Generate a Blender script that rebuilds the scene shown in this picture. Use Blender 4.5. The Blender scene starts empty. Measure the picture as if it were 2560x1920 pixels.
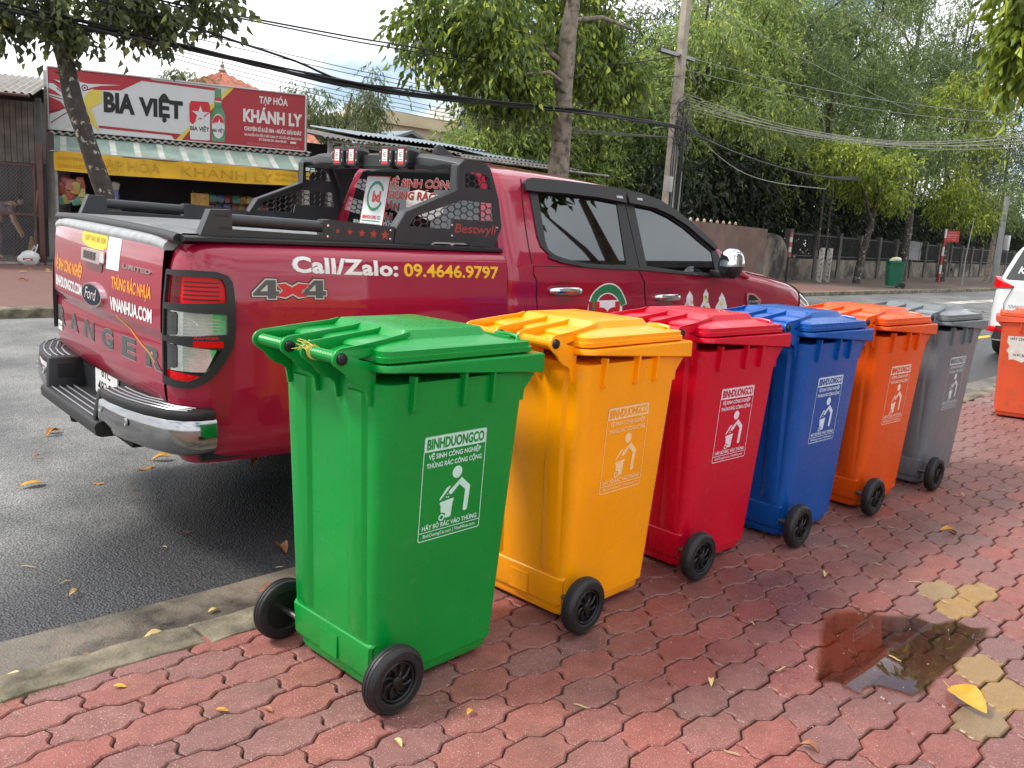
import bpy, bmesh, math, random
import numpy as np
from mathutils import Vector, Matrix, geometry
from math import sin, cos, pi, radians, hypot
sc = bpy.context.scene
C = sc.collection
# ------------------------------------------------------------------ camera
PITCH, ROLL, YAW = radians(10.404), radians(3.598), radians(44.0135)
CAM = Vector((0, 0, 1.3627))
fwd = Vector((sin(YAW)*cos(PITCH), cos(YAW)*cos(PITCH), -sin(PITCH)))
rgt = Vector((cos(YAW), -sin(YAW), 0))
upv = rgt.cross(fwd)
r2 = rgt*cos(ROLL) + upv*sin(ROLL)
u2 = -rgt*sin(ROLL) + upv*cos(ROLL)
cd = bpy.data.cameras.new('camera')
cam = bpy.data.objects.new('camera', cd)
C.objects.link(cam)
m = Matrix((r2, u2, -fwd)).transposed().to_4x4()
m.translation = CAM
cam.matrix_world = m
cd.sensor_fit = 'HORIZONTAL'; cd.sensor_width = 36.0
FPX = 2137.93
cd.lens = FPX/2560*36.0
cd.clip_start = .05; cd.clip_end = 3000
sc.camera = cam
def pix(p):                       # where a world point falls in the 2560x1920 photograph
    d = Vector(p)-CAM
    z = d.dot(fwd)
    return 1280+FPX*d.dot(r2)/z, 960-FPX*d.dot(u2)/z, z
# ------------------------------------------------------------------ sky and sun
SUN_DIR = Vector((-.50, .40, .77)).normalized()
el = math.asin(SUN_DIR.z); rot = math.atan2(SUN_DIR.x, SUN_DIR.y)
w = bpy.data.worlds.new('World'); sc.world = w; w.use_nodes = True
nt = w.node_tree; nt.nodes.clear()
N = nt.nodes.new; Lk = nt.links.new
out = N('ShaderNodeOutputWorld'); bg = N('ShaderNodeBackground'); bg.inputs[1].default_value = .125
sky = N('ShaderNodeTexSky'); sky.sky_type = 'NISHITA'; sky.sun_disc = False
sky.sun_elevation = el; sky.sun_rotation = rot; sky.air_density = 1.0; sky.dust_density = 1.5
tc = N('ShaderNodeTexCoord'); sep = N('ShaderNodeSeparateXYZ'); Lk(tc.outputs['Generated'], sep.inputs[0])
ab = N('ShaderNodeMath'); ab.operation = 'ABSOLUTE'; Lk(sep.outputs[2], ab.inputs[0])
ad = N('ShaderNodeMath'); ad.operation = 'ADD'; Lk(ab.outputs[0], ad.inputs[0]); ad.inputs[1].default_value = .22
cmb = N('ShaderNodeCombineXYZ')
for i in range(2):
    dv = N('ShaderNodeMath'); dv.operation = 'DIVIDE'; Lk(sep.outputs[i], dv.inputs[0]); Lk(ad.outputs[0], dv.inputs[1]); Lk(dv.outputs[0], cmb.inputs[i])
n1 = N('ShaderNodeTexNoise'); n1.inputs['Scale'].default_value = 1.5; n1.inputs['Detail'].default_value = 7; n1.inputs['Roughness'].default_value = .55; Lk(cmb.outputs[0], n1.inputs['Vector'])
r1 = N('ShaderNodeValToRGB'); r1.color_ramp.elements[0].position = .34; r1.color_ramp.elements[1].position = .50; Lk(n1.outputs[0], r1.inputs[0])
n2 = N('ShaderNodeTexNoise'); n2.inputs['Scale'].default_value = 3.1; n2.inputs['Detail'].default_value = 5; Lk(cmb.outputs[0], n2.inputs['Vector'])
r2n = N('ShaderNodeValToRGB'); r2n.color_ramp.elements[0].position = .3; r2n.color_ramp.elements[0].color = (7.0, 7.2, 7.6, 1); r2n.color_ramp.elements[1].position = .7; r2n.color_ramp.elements[1].color = (10.4, 10.4, 10.5, 1); Lk(n2.outputs[0], r2n.inputs[0])
mx = N('ShaderNodeMix'); mx.data_type = 'RGBA'; Lk(r1.outputs[0], mx.inputs[0]); Lk(sky.outputs[0], mx.inputs[6]); Lk(r2n.outputs[0], mx.inputs[7])
Lk(mx.outputs[2], bg.inputs[0]); Lk(bg.outputs[0], out.inputs[0])
sd = bpy.data.lights.new('sun', 'SUN'); sd.energy = 2.4; sd.angle = radians(11); sd.color = (1, .96, .9)
so = bpy.data.objects.new('sun', sd); C.objects.link(so)
so.rotation_euler = (-SUN_DIR).to_track_quat('-Z', 'Y').to_euler(); so.location = (0, 0, 30)
sc.view_settings.view_transform = 'Standard'; sc.view_settings.look = 'None'
sc.view_settings.exposure = 0.62; sc.view_settings.gamma = 1.0; sc.view_settings.use_curve_mapping = False
sc.cycles.max_bounces = 8; sc.cycles.transparent_max_bounces = 12; sc.cycles.use_denoising = True
# ------------------------------------------------------------------ materials
MATS = {}
def mat(name, col, rough=.5, metal=0, spec=.5, coat=0, var=0, vscale=6, bump=0, bscale=60, trans=0, dirt=None, dscale=3, dlo=.5, dhi=.7, coord='Object', rnd=0, emit=None, attr=None, rvar=0):
    if name in MATS: return MATS[name]
    M = bpy.data.materials.new(name); M.use_nodes = True
    nt = M.node_tree; b = nt.nodes['Principled BSDF']
    N = nt.nodes.new; L = nt.links.new
    b.inputs['Roughness'].default_value = rough; b.inputs['Metallic'].default_value = metal
    b.inputs['Specular IOR Level'].default_value = spec
    b.inputs['Coat Weight'].default_value = coat; b.inputs['Coat Roughness'].default_value = .04
    b.inputs['Base Color'].default_value = (*col, 1)
    if trans: b.inputs['Transmission Weight'].default_value = trans
    if emit: b.inputs['Emission Color'].default_value = (*col, 1); b.inputs['Emission Strength'].default_value = emit
    co = None
    if var or bump or dirt or rvar:
        if coord == 'World': co = N('ShaderNodeNewGeometry').outputs['Position']
        else: co = N('ShaderNodeTexCoord').outputs['Object']
    cur = None
    if attr:
        a = N('ShaderNodeAttribute'); a.attribute_name = attr; cur = a.outputs['Color']
    def rgb(c):
        n = N('ShaderNodeRGB'); n.outputs[0].default_value = (*c, 1); return n.outputs[0]
    if var:
        t = N('ShaderNodeTexNoise'); t.inputs['Scale'].default_value = vscale; t.inputs['Detail'].default_value = 6; L(co, t.inputs['Vector'])
        mr = N('ShaderNodeMapRange'); mr.inputs[1].default_value = .3; mr.inputs[2].default_value = .7; mr.inputs[3].default_value = 1-var; mr.inputs[4].default_value = 1+var; L(t.outputs[0], mr.inputs[0])
        h = N('ShaderNodeHueSaturation'); L(cur or rgb(col), h.inputs['Color']); L(mr.outputs[0], h.inputs['Value']); cur = h.outputs[0]
    if rnd:
        o = N('ShaderNodeObjectInfo'); mr = N('ShaderNodeMapRange'); mr.inputs[3].default_value = 1-rnd; mr.inputs[4].default_value = 1+rnd; L(o.outputs['Random'], mr.inputs[0])
        h = N('ShaderNodeHueSaturation'); L(cur or rgb(col), h.inputs['Color']); L(mr.outputs[0], h.inputs['Value']); cur = h.outputs[0]
    if dirt:
        t = N('ShaderNodeTexNoise'); t.inputs['Scale'].default_value = dscale; t.inputs['Detail'].default_value = 8; t.inputs['Roughness'].default_value = .65; L(co, t.inputs['Vector'])
        r = N('ShaderNodeMapRange'); r.inputs[1].default_value = dlo; r.inputs[2].default_value = dhi; L(t.outputs[0], r.inputs[0])
        x = N('ShaderNodeMix'); x.data_type = 'RGBA'; L(r.outputs[0], x.inputs[0]); L(cur or rgb(col), x.inputs[6]); x.inputs[7].default_value = (*dirt, 1); cur = x.outputs[2]
    if rvar:
        t = N('ShaderNodeTexNoise'); t.inputs['Scale'].default_value = 9; t.inputs['Detail'].default_value = 6; L(co, t.inputs['Vector'])
        mr = N('ShaderNodeMapRange'); mr.inputs[1].default_value = .3; mr.inputs[2].default_value = .7; mr.inputs[3].default_value = max(0, rough-rvar); mr.inputs[4].default_value = rough+rvar; L(t.outputs[0], mr.inputs[0]); L(mr.outputs[0], b.inputs['Roughness'])
    if cur: L(cur, b.inputs['Base Color'])
    if bump:
        t = N('ShaderNodeTexNoise'); t.inputs['Scale'].default_value = bscale; t.inputs['Detail'].default_value = 5; L(co, t.inputs['Vector'])
        p = N('ShaderNodeBump'); p.inputs['Strength'].default_value = bump; p.inputs['Distance'].default_value = .01; L(t.outputs[0], p.inputs['Height']); L(p.outputs[0], b.inputs['Normal'])
    MATS[name] = M
    return M
# ------------------------------------------------------------------ mesh building
class MB:
    def __init__(s): s.v = []; s.f = []
    def add(s, vs, fs):
        o = len(s.v); s.v += [tuple(p) for p in vs]; s.f += [tuple(i+o for i in q) for q in fs]; return s
    def box(s, lo, hi, R=None, at=None):
        x0, y0, z0 = lo; x1, y1, z1 = hi
        vs = [Vector(p) for p in ((x0,y0,z0),(x1,y0,z0),(x1,y1,z0),(x0,y1,z0),(x0,y0,z1),(x1,y0,z1),(x1,y1,z1),(x0,y1,z1))]
        if R is not None: vs = [R @ p for p in vs]
        if at is not None: vs = [p+Vector(at) for p in vs]
        return s.add(vs, [(0,3,2,1),(4,5,6,7),(0,1,5,4),(1,2,6,5),(2,3,7,6),(3,0,4,7)])
    def tube(s, pts, r, n=8, caps=True):
        pts = [Vector(p) for p in pts]; k = len(pts)
        rs = r if isinstance(r, (list, tuple)) else [r]*k
        vs = []; fs = []; up = None
        for i, p in enumerate(pts):
            t = (pts[min(i+1, k-1)]-pts[max(i-1, 0)]).normalized()
            if up is None: up = t.orthogonal().normalized()
            up = (up - t*up.dot(t))
            up = up.normalized() if up.length > 1e-6 else t.orthogonal().normalized()
            b = t.cross(up)
            for j in range(n):
                a = 2*pi*j/n; vs.append(p+(up*cos(a)+b*sin(a))*rs[i])
        for i in range(k-1):
            for j in range(n):
                j2 = (j+1) % n; fs.append((i*n+j, i*n+j2, (i+1)*n+j2, (i+1)*n+j))
        if caps: fs.append(tuple(range(n-1, -1, -1))); fs.append(tuple((k-1)*n+j for j in range(n)))
        return s.add(vs, fs)
    def cyl(s, a, b, r, n=16): return s.tube([a, b], r, n)
    def lathe(s, prof, n=24, M=None, a0=0, a1=2*pi):
        full = abs(a1-a0-2*pi) < 1e-6; vs = []; fs = []; k = len(prof); cnt = n if full else n+1
        for j in range(cnt):
            a = a0+(a1-a0)*j/n
            for r, z in prof: vs.append(Vector((r*cos(a), r*sin(a), z)))
        for j in range(n):
            j2 = (j+1) % cnt
            for i in range(k-1): fs.append((j*k+i, j2*k+i, j2*k+i+1, j*k+i+1))
        if M is not None: vs = [M @ p for p in vs]
        return s.add(vs, fs)
    def prism(s, poly, f, a, b):
        # poly: 2-D outline, f(u,v,w) -> 3-D point, extruded from w=a to w=b
        n = len(poly)
        vs = [f(u, v, a) for u, v in poly]+[f(u, v, b) for u, v in poly]
        tri = geometry.tessellate_polygon([[Vector((u, v, 0)) for u, v in poly]])
        fs = [tuple(reversed(t)) for t in tri]+[tuple(i+n for i in t) for t in tri]+[(i, (i+1) % n, (i+1) % n+n, i+n) for i in range(n)]
        return s.add(vs, fs)
    def grid(s, fn, us, vs_):
        o = len(s.v); nu, nv = len(us), len(vs_)
        for u in us:
            for v in vs_: s.v.append(tuple(fn(u, v)))
        for i in range(nu-1):
            for j in range(nv-1):
                s.f.append((o+i*nv+j, o+(i+1)*nv+j, o+(i+1)*nv+j+1, o+i*nv+j+1))
        return s
    def loft(s, rings, closed=True, cap0=True, cap1=True):
        n = len(rings[0]); vs = [p for r in rings for p in r]; fs = []
        for i in range(len(rings)-1):
            for j in range(n if closed else n-1):
                j2 = (j+1) % n; fs.append((i*n+j, i*n+j2, (i+1)*n+j2, (i+1)*n+j))
        if cap0: fs.append(tuple(range(n-1, -1, -1)))
        if cap1: fs.append(tuple((len(rings)-1)*n+j for j in range(n)))
        return s.add(vs, fs)
    def mirror_y(s):
        o = len(s.v); nf = list(s.f)
        s.v += [(x, -y, z) for x, y, z in s.v]; s.f += [tuple(i+o for i in reversed(q)) for q in nf]; return s
    def mesh(s, name, mt, smooth=35, bevel=0, recalc=False, segs=2):
        me = bpy.data.meshes.new(name); me.from_pydata(s.v, [], s.f)
        if bevel or recalc:
            bm = bmesh.new(); bm.from_mesh(me)
            bmesh.ops.remove_doubles(bm, verts=bm.verts, dist=1e-5)
            if recalc: bmesh.ops.recalc_face_normals(bm, faces=bm.faces)
            if bevel:
                es = [e for e in bm.edges if len(e.link_faces) == 2 and e.calc_face_angle(0) > .5]
                bmesh.ops.bevel(bm, geom=es, offset=bevel, segments=segs, affect='EDGES', profile=.5, clamp_overlap=True)
            bm.to_mesh(me); bm.free()
        if mt: me.materials.append(mt)
        if smooth:
            me.shade_smooth(); me.set_sharp_from_angle(angle=radians(smooth))
        return me
    def build(s, name, mt, parent=None, **k):
        return link(name, s.mesh(name, mt, **k), parent)
def link(name, me, parent=None):
    o = bpy.data.objects.new(name, me); C.objects.link(o)
    if parent is not None: o.parent = parent
    return o
def tag(o, label, cat, group=None):
    o['label'] = label; o['category'] = cat
    if group: o['group'] = group
    return o
def thing(name, label, cat, loc=(0, 0, 0), rz=0, group=None):
    o = bpy.data.objects.new(name, None); C.objects.link(o); o.empty_display_size = .1
    o.location = loc; o.rotation_euler = (0, 0, rz)
    return tag(o, label, cat, group)
def struct(name, mb, mt, **k):
    o = mb.build(name, mt, **k); o['kind'] = 'structure'; return o
def kids(o): return [c for c in C.objects if c.parent == o]
def copy_tree(o, parent=None):
    c = o.copy(); C.objects.link(c); c.parent = parent
    for ch in list(o.children): copy_tree(ch, c)
    return c
# ------------------------------------------------------------------ lettering and panels wrapped on a surface S(u,v) -> point (u to the right, v up, seen from outside)
def text2d(s, h, bold=0., wide=1., shear=0., align='CENTER', space=1.):
    cu = bpy.data.curves.new('t', 'FONT'); cu.body = s; cu.size = 1; cu.offset = bold; cu.shear = shear; cu.space_character = space
    cu.align_x = 'LEFT'; cu.resolution_u = 3; cu.fill_mode = 'BOTH'
    o = bpy.data.objects.new('t', cu); me = bpy.data.meshes.new_from_object(o)
    bpy.data.objects.remove(o)
    vs = np.array([v.co[:2] for v in me.vertices]) if len(me.vertices) else np.zeros((0, 2)); fs = [tuple(p.vertices) for p in me.polygons]
    bpy.data.meshes.remove(me); bpy.data.curves.remove(cu)
    vs = vs*(h/.73); vs[:, 0] *= wide
    if align == 'CENTER': vs[:, 0] -= (vs[:, 0].min()+vs[:, 0].max())/2
    elif align == 'LEFT': vs[:, 0] -= vs[:, 0].min()
    return vs, fs
def fit(t, w=None, c=(0, 0), rot=0, left=False):
    # scale lettering to width w and put it at c (centre of its base line)
    vs, fs = t; vs = vs.copy()
    if w: vs[:, 0] *= w/max(1e-6, vs[:, 0].max()-vs[:, 0].min())
    if left: vs[:, 0] -= vs[:, 0].min()
    if rot:
        a, b = cos(rot), sin(rot); vs = np.stack([vs[:, 0]*a-vs[:, 1]*b, vs[:, 0]*b+vs[:, 1]*a], 1)
    return vs+np.array(c), fs
def poly2d(*loops):
    vs = np.array([p for l in loops for p in l], float)
    tri = geometry.tessellate_polygon([[Vector((u, v, 0)) for u, v in l] for l in loops])
    return vs, [tuple(t) for t in tri]
def join2d(*parts):
    vs = []; fs = []; o = 0
    for v, f in parts:
        vs.append(np.asarray(v, float)); fs += [tuple(i+o for i in q) for q in f]; o += len(v)
    return np.concatenate(vs), fs
def circ(c, r, n=24, ry=None, a0=0, a1=2*pi):
    ry = ry or r; full = abs(a1-a0-2*pi) < 1e-6
    return [(c[0]+r*cos(a0+(a1-a0)*i/(n if full else n-1)), c[1]+ry*sin(a0+(a1-a0)*i/(n if full else n-1))) for i in range(n)]
def arc_band(c, r0, r1, a0, a1, n=28, e=1.):
    o = circ(c, r1, n, r1*e, a0, a1); i = circ(c, r0, n, r0*e, a0, a1)
    return o+i[::-1]
def rect(x0, y0, x1, y1): return [(x0, y0), (x1, y0), (x1, y1), (x0, y1)]
def rrect(x0, y0, x1, y1, r, n=4):
    p = []
    for cx, cy, a in ((x1-r, y0+r, -pi/2), (x1-r, y1-r, 0), (x0+r, y1-r, pi/2), (x0+r, y0+r, pi)):
        for i in range(n+1): p.append((cx+r*cos(a+pi/2*i/n), cy+r*sin(a+pi/2*i/n)))
    return p
def wrap(name, shape, S, mt, parent=None, off=.002, thick=0, cell=.05, smooth=0, flip=False):
    vs, fs = shape
    bm = bmesh.new(); bv = [bm.verts.new((p[0], p[1], 0)) for p in vs]
    for q in fs:
        if len(set(q)) < 3: continue
        try: bm.faces.new([bv[i] for i in q])
        except ValueError: pass
    bmesh.ops.remove_doubles(bm, verts=bm.verts, dist=1e-6)
    if cell:
        for ax in (0, 1):
            if not bm.verts: break
            lo = min(v.co[ax] for v in bm.verts); hi = max(v.co[ax] for v in bm.verts)
            k = int((hi-lo)/cell)
            for i in range(1, k+1):
                no = Vector((1, 0, 0)) if ax == 0 else Vector((0, 1, 0))
                bmesh.ops.bisect_plane(bm, geom=bm.verts[:]+bm.edges[:]+bm.faces[:], plane_co=no*(lo+(hi-lo)*i/(k+1)), plane_no=no, dist=1e-6)
    bmesh.ops.recalc_face_normals(bm, faces=bm.faces)
    if bm.faces and sum(f.normal.z*f.calc_area() for f in bm.faces) < 0: bmesh.ops.reverse_faces(bm, faces=bm.faces)
    for f in bm.faces:
        if f.normal.z < 0: f.normal_flip()
    base = bm.verts[:]
    if thick:
        r = bmesh.ops.extrude_face_region(bm, geom=bm.faces[:])
        top = [g for g in r['geom'] if isinstance(g, bmesh.types.BMVert)]
        tops = set(top)
    else: tops = set()
    e = 1e-3
    for v in bm.verts:
        u, t = v.co.x, v.co.y
        p = Vector(S(u, t)); du = Vector(S(u+e, t))-Vector(S(u-e, t)); dv = Vector(S(u, t+e))-Vector(S(u, t-e))
        n = du.cross(dv).normalized()
        v.co = p+n*(off+(thick if v in tops else 0))
    if thick: bmesh.ops.recalc_face_normals(bm, faces=bm.faces)
    me = bpy.data.meshes.new(name); bm.to_mesh(me); bm.free(); me.materials.append(mt)
    if smooth: me.shade_smooth(); me.set_sharp_from_angle(angle=radians(smooth))
    return link(name, me, parent)
def strip(pts, w):
    # a polyline as a ribbon of width w (2-D)
    pts = [Vector((p[0], p[1])) for p in pts]; a = []; b = []
    for i, p in enumerate(pts):
        t = (pts[min(i+1, len(pts)-1)]-pts[max(i-1, 0)]).normalized(); n = Vector((-t.y, t.x))*w/2
        a.append(p+n); b.append(p-n)
    vs = [tuple(p) for p in a+b]; k = len(pts)
    return np.array(vs), [(i, i+1, i+1+k, i+k) for i in range(k-1)]
def interp(xs, ys, x):
    if x <= xs[0]: return ys[0]
    for i in range(len(xs)-1):
        if x <= xs[i+1]: return ys[i]+(ys[i+1]-ys[i])*(x-xs[i])/(xs[i+1]-xs[i])
    return ys[-1]
def sm(t):
    t = max(0, min(1, t)); return t*t*(3-2*t)
def frange(a, b, n): return [a+(b-a)*i/(n-1) for i in range(n)]
# ================================================================== GROUND
ZR = -.12
def ky(x): return .041*max(0., x-1.4) if x > 1.4 else 0.
def node_mat(name):
    M = bpy.data.materials.new(name); M.use_nodes = True
    return M, M.node_tree, M.node_tree.nodes['Principled BSDF'], M.node_tree.nodes.new, M.node_tree.links.new
def nz(N, L, co, scale, detail=6, rough=.55):
    t = N('ShaderNodeTexNoise'); t.inputs['Scale'].default_value = scale; t.inputs['Detail'].default_value = detail; t.inputs['Roughness'].default_value = rough; L(co, t.inputs['Vector']); return t.outputs[0]
def mrange(N, L, v, a, b, c=0., d=1.):
    r = N('ShaderNodeMapRange'); r.inputs[1].default_value = a; r.inputs[2].default_value = b; r.inputs[3].default_value = c; r.inputs[4].default_value = d; L(v, r.inputs[0]); return r.outputs[0]
def mixc(N, L, f, a, b, mode='MIX'):
    x = N('ShaderNodeMix'); x.data_type = 'RGBA'; x.blend_type = mode
    if isinstance(f, float): x.inputs[0].default_value = f
    else: L(f, x.inputs[0])
    for i, q in ((6, a), (7, b)):
        if isinstance(q, tuple): x.inputs[i].default_value = (*q, 1)
        else: L(q, x.inputs[i])
    return x.outputs[2]
def mth(N, L, op, a, b=0.):
    x = N('ShaderNodeMath'); x.operation = op
    for i, q in ((0, a), (1, b)):
        if isinstance(q, (int, float)): x.inputs[i].default_value = q
        else: L(q, x.inputs[i])
    return x.outputs[0]
# asphalt : pale worn stones, a dark area painting in both damp and the truck's shade
M_ASPH, nt, b, N, L = node_mat('asphalt')
pos = N('ShaderNodeNewGeometry').outputs['Position']; sp = N('ShaderNodeSeparateXYZ'); L(pos, sp.inputs[0])
vo = N('ShaderNodeTexVoronoi'); vo.inputs['Scale'].default_value = 105; L(pos, vo.inputs['Vector'])
vo2 = N('ShaderNodeTexVoronoi'); vo2.inputs['Scale'].default_value = 60; L(pos, vo2.inputs['Vector'])
stone = mixc(N, L, mrange(N, L, vo.outputs['Distance'], .15, .6), (.36, .36, .35), (.12, .12, .12))
var = mixc(N, L, mrange(N, L, nz(N, L, pos, 1.1, 9, .65), .36, .62), (.55, .56, .57), (1.2, 1.19, 1.16))
dry = mixc(N, L, 1.0, stone, var, 'MULTIPLY')
shade_wet_stone = mixc(N, L, mrange(N, L, vo.outputs['Distance'], .15, .6), (.085, .086, .09), (.028, .029, .031))
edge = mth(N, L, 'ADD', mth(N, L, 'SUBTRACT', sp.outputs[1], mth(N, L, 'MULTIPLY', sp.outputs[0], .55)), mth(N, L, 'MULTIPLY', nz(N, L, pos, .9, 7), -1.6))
shade_wet = mth(N, L, 'MULTIPLY', mrange(N, L, edge, 2.15, 2.95, 1., 0.), mrange(N, L, sp.outputs[1], 5.2, 6.4, 1., .25))
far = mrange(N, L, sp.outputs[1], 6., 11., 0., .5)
col = mixc(N, L, shade_wet, dry, shade_wet_stone)
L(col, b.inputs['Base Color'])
L(mrange(N, L, shade_wet, 0, 1, .72, .42), b.inputs['Roughness'])
bp = N('ShaderNodeBump'); bp.inputs['Strength'].default_value = .8; bp.inputs['Distance'].default_value = .005
L(mth(N, L, 'SUBTRACT', 1., mth(N, L, 'ADD', vo.outputs['Distance'], mth(N, L, 'MULTIPLY', vo2.outputs['Distance'], .6))), bp.inputs['Height']); L(bp.outputs[0], b.inputs['Normal'])
# pavers : red concrete, speckled, darker where damp round the puddle
def paver_mat(name, c1, c2):
    M, nt, b, N, L = node_mat(name)
    pos = N('ShaderNodeNewGeometry').outputs['Position']
    oi = N('ShaderNodeObjectInfo').outputs['Random']
    base = mixc(N, L, mrange(N, L, nz(N, L, pos, 14, 7, .65), .3, .7), c1, c2)
    hv = N('ShaderNodeHueSaturation'); L(base, hv.inputs['Color']); L(mrange(N, L, oi, 0, 1, .82, 1.14), hv.inputs['Value']); L(mrange(N, L, oi, 0, 1, .85, 1.1), hv.inputs['Saturation'])
    spk = mrange(N, L, nz(N, L, pos, 230, 2, .5), .60, .70)
    c = mixc(N, L, mth(N, L, 'MULTIPLY', spk, .7), hv.outputs[0], (.55, .43, .38))
    spd = mrange(N, L, nz(N, L, pos, 170, 3, .6), .30, .40, 1., 0.)
    c = mixc(N, L, mth(N, L, 'MULTIPLY', spd, .6), c, (.05, .02, .018))
    dirt = mrange(N, L, nz(N, L, pos, 2.3, 9, .7), .52, .72)
    c = mixc(N, L, mth(N, L, 'MULTIPLY', dirt, .55), c, (.10, .065, .045))
    vd = N('ShaderNodeVectorMath'); vd.operation = 'DISTANCE'; L(pos, vd.inputs[0]); vd.inputs[1].default_value = (2.85, 1.18, 0)
    d = mth(N, L, 'ADD', vd.outputs['Value'], mth(N, L, 'MULTIPLY', nz(N, L, pos, 1.8, 7, .6), 1.5))
    w = mrange(N, L, d, 1.05, 1.75, 1., 0.)
    w2 = mrange(N, L, nz(N, L, pos, .8, 8, .6), .44, .62)
    w = mth(N, L, 'MAXIMUM', w, mth(N, L, 'MULTIPLY', w2, .75))
    dk = mixc(N, L, 1.0, c, (.70, .66, .66), 'MULTIPLY')
    c = mixc(N, L, w, c, dk)
    L(c, b.inputs['Base Color']); L(mrange(N, L, w, 0, 1, .70, .26), b.inputs['Roughness'])
    bp = N('ShaderNodeBump'); bp.inputs['Strength'].default_value = .35; bp.inputs['Distance'].default_value = .003
    L(mth(N, L, 'ADD', nz(N, L, pos, 260, 3), nz(N, L, pos, 30, 4)), bp.inputs['Height']); L(bp.outputs[0], b.inputs['Normal'])
    MATS[name] = M
    return M
M_PAV = paver_mat('red paver', (.20, .068, .056), (.29, .108, .090))
M_PAVY = paver_mat('yellow paver', (.27, .165, .055), (.35, .225, .09))
M_JOINT = mat('joint sand', (.035, .034, .028), .9, var=.4, vscale=20, bump=.5, bscale=120, coord='World', dirt=(.13, .115, .09), dscale=3, dlo=.45, dhi=.6)
M_KERB = mat('kerb concrete', (.215, .18, .125), .85, var=.25, vscale=7, bump=.5, bscale=90, coord='World', dirt=(.075, .065, .04), dscale=4, dlo=.42, dhi=.60)
M_GUT = mat('gutter concrete', (.16, .135, .105), .35, var=.3, vscale=2.5, bump=.35, bscale=110, coord='World', dirt=(.035, .032, .028), dscale=2.2, dlo=.45, dhi=.6, rvar=.15)
M_DIRT = mat('bare earth', (.16, .12, .09), .95, var=.3, vscale=1.3, bump=.6, bscale=25, coord='World')
struct('ground', MB().box((-700, -700, -.60), (1200, 900, -.17)), M_DIRT, smooth=0)
def band(y0, y1, z, xs, f0=None, f1=None):
    f0 = f0 or (lambda x: y0); f1 = f1 or (lambda x: y1)
    mb = MB()
    for x0, x1 in zip(xs, xs[1:]):
        mb.add([(x0, f0(x0), z), (x1, f0(x1), z), (x1, f1(x1), z), (x0, f1(x0), z), (x0, f0(x0), z-.04), (x1, f0(x1), z-.04), (x1, f1(x1), z-.04), (x0, f1(x0), z-.04)],
               [(0,1,2,3), (0,4,5,1), (1,5,6,2), (2,6,7,3), (3,7,4,0), (4,7,6,5)])
    return mb
XS = [-40, -10, 0, 1.4]+[1.4+i*2. for i in range(1, 16)]+[50, 80, 140, 300]
fy = lambda x: 11.72+.030*max(0, x-3)                    # line of the far kerb
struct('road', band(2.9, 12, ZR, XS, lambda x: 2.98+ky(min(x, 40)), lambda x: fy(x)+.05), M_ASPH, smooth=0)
gut = band(0, 0, -.112, XS, lambda x: 2.55+ky(min(x, 40)), lambda x: 3.06+ky(min(x, 40))+.015*sin(x*7.))
struct('gutter', gut, M_GUT, smooth=0)
# near pavement : bed, kerb stones, pavers
struct('sidewalk', band(-9, 2.5, -.014, XS, lambda x: -9, lambda x: 2.50+ky(min(x, 40))), M_JOINT, smooth=0)
SIDE = bpy.data.objects['sidewalk']
kerb = bpy.data.objects.new('kerb', None); C.objects.link(kerb); kerb['kind'] = 'structure'
rk = random.Random(3)
x = -1.3
while x < 30:
    x1 = x+1.2; y0, y1 = ky(x), ky(x1); z = rk.uniform(.003, .007); j = rk.uniform(-.006, .006)
    prof = [(2.455, -.3), (2.455, z), (2.60, z-.004), (2.632, z-.022), (2.665, -.115), (2.67, -.3)]
    n = 17; rings = []
    for i in range(n):
        t = i/(n-1); xx = x+.006+(x1-x-.012)*t; yy = y0+(y1-y0)*t+j
        rings.append([Vector((xx, yy+a+(rk.uniform(-.007, .007) if 0 < k < 4 else 0), b+(rk.uniform(-.0045, .0035) if 0 < k < 5 else 0))) for k, (a, b) in enumerate(prof)])
    MB().loft(rings).build('kerb_stone', M_KERB, kerb, bevel=.004, recalc=True, smooth=50)
    x = x1
PL_, PW_ = .235, .1185
def paver_outline(rr=None):
    a, bq, d, e = PW_/2-.0125, PW_/2+.0125, .016, .017
    g = .0035; L2 = PL_/2
    j = (lambda s=.0016: rr.uniform(-s, s)) if rr else (lambda s=0: 0.)
    top = [(-L2, a), (-L2*.5-d, a), (-L2*.5+d, bq), (L2*.5-d, bq), (L2*.5+d, a), (L2, a)]
    end = [(L2+e*.55, a*.45), (L2+e*.3, 0.15*a), (L2-e*.3, -.15*a), (L2-e*.55, -a*.45)]
    bot = [(x, -y) for x, y in top[::-1]]
    end2 = [(x-PL_, y) for x, y in end][::-1]
    o = top+end+bot+end2
    r = []
    n = len(o)
    for i, (x, y) in enumerate(o):                       # shrink for the joint
        p0 = Vector(o[i-1]); p1 = Vector((x, y)); p2 = Vector(o[(i+1) % n])
        t = ((p1-p0).normalized()+(p2-p1).normalized()).normalized(); nn = Vector((-t.y, t.x))
        q = p1-nn*g
        r.append((q.x+j(), q.y+j()))
    return r
def inset(o, k):
    n = len(o); r = []
    for i in range(n):
        p0 = Vector(o[i-1]); p1 = Vector(o[i]); p2 = Vector(o[(i+1) % n])
        t = ((p1-p0).normalized()+(p2-p1).normalized()).normalized(); nn = Vector((-t.y, t.x)); q = p1-nn*k; r.append((q.x, q.y))
    return r
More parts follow.
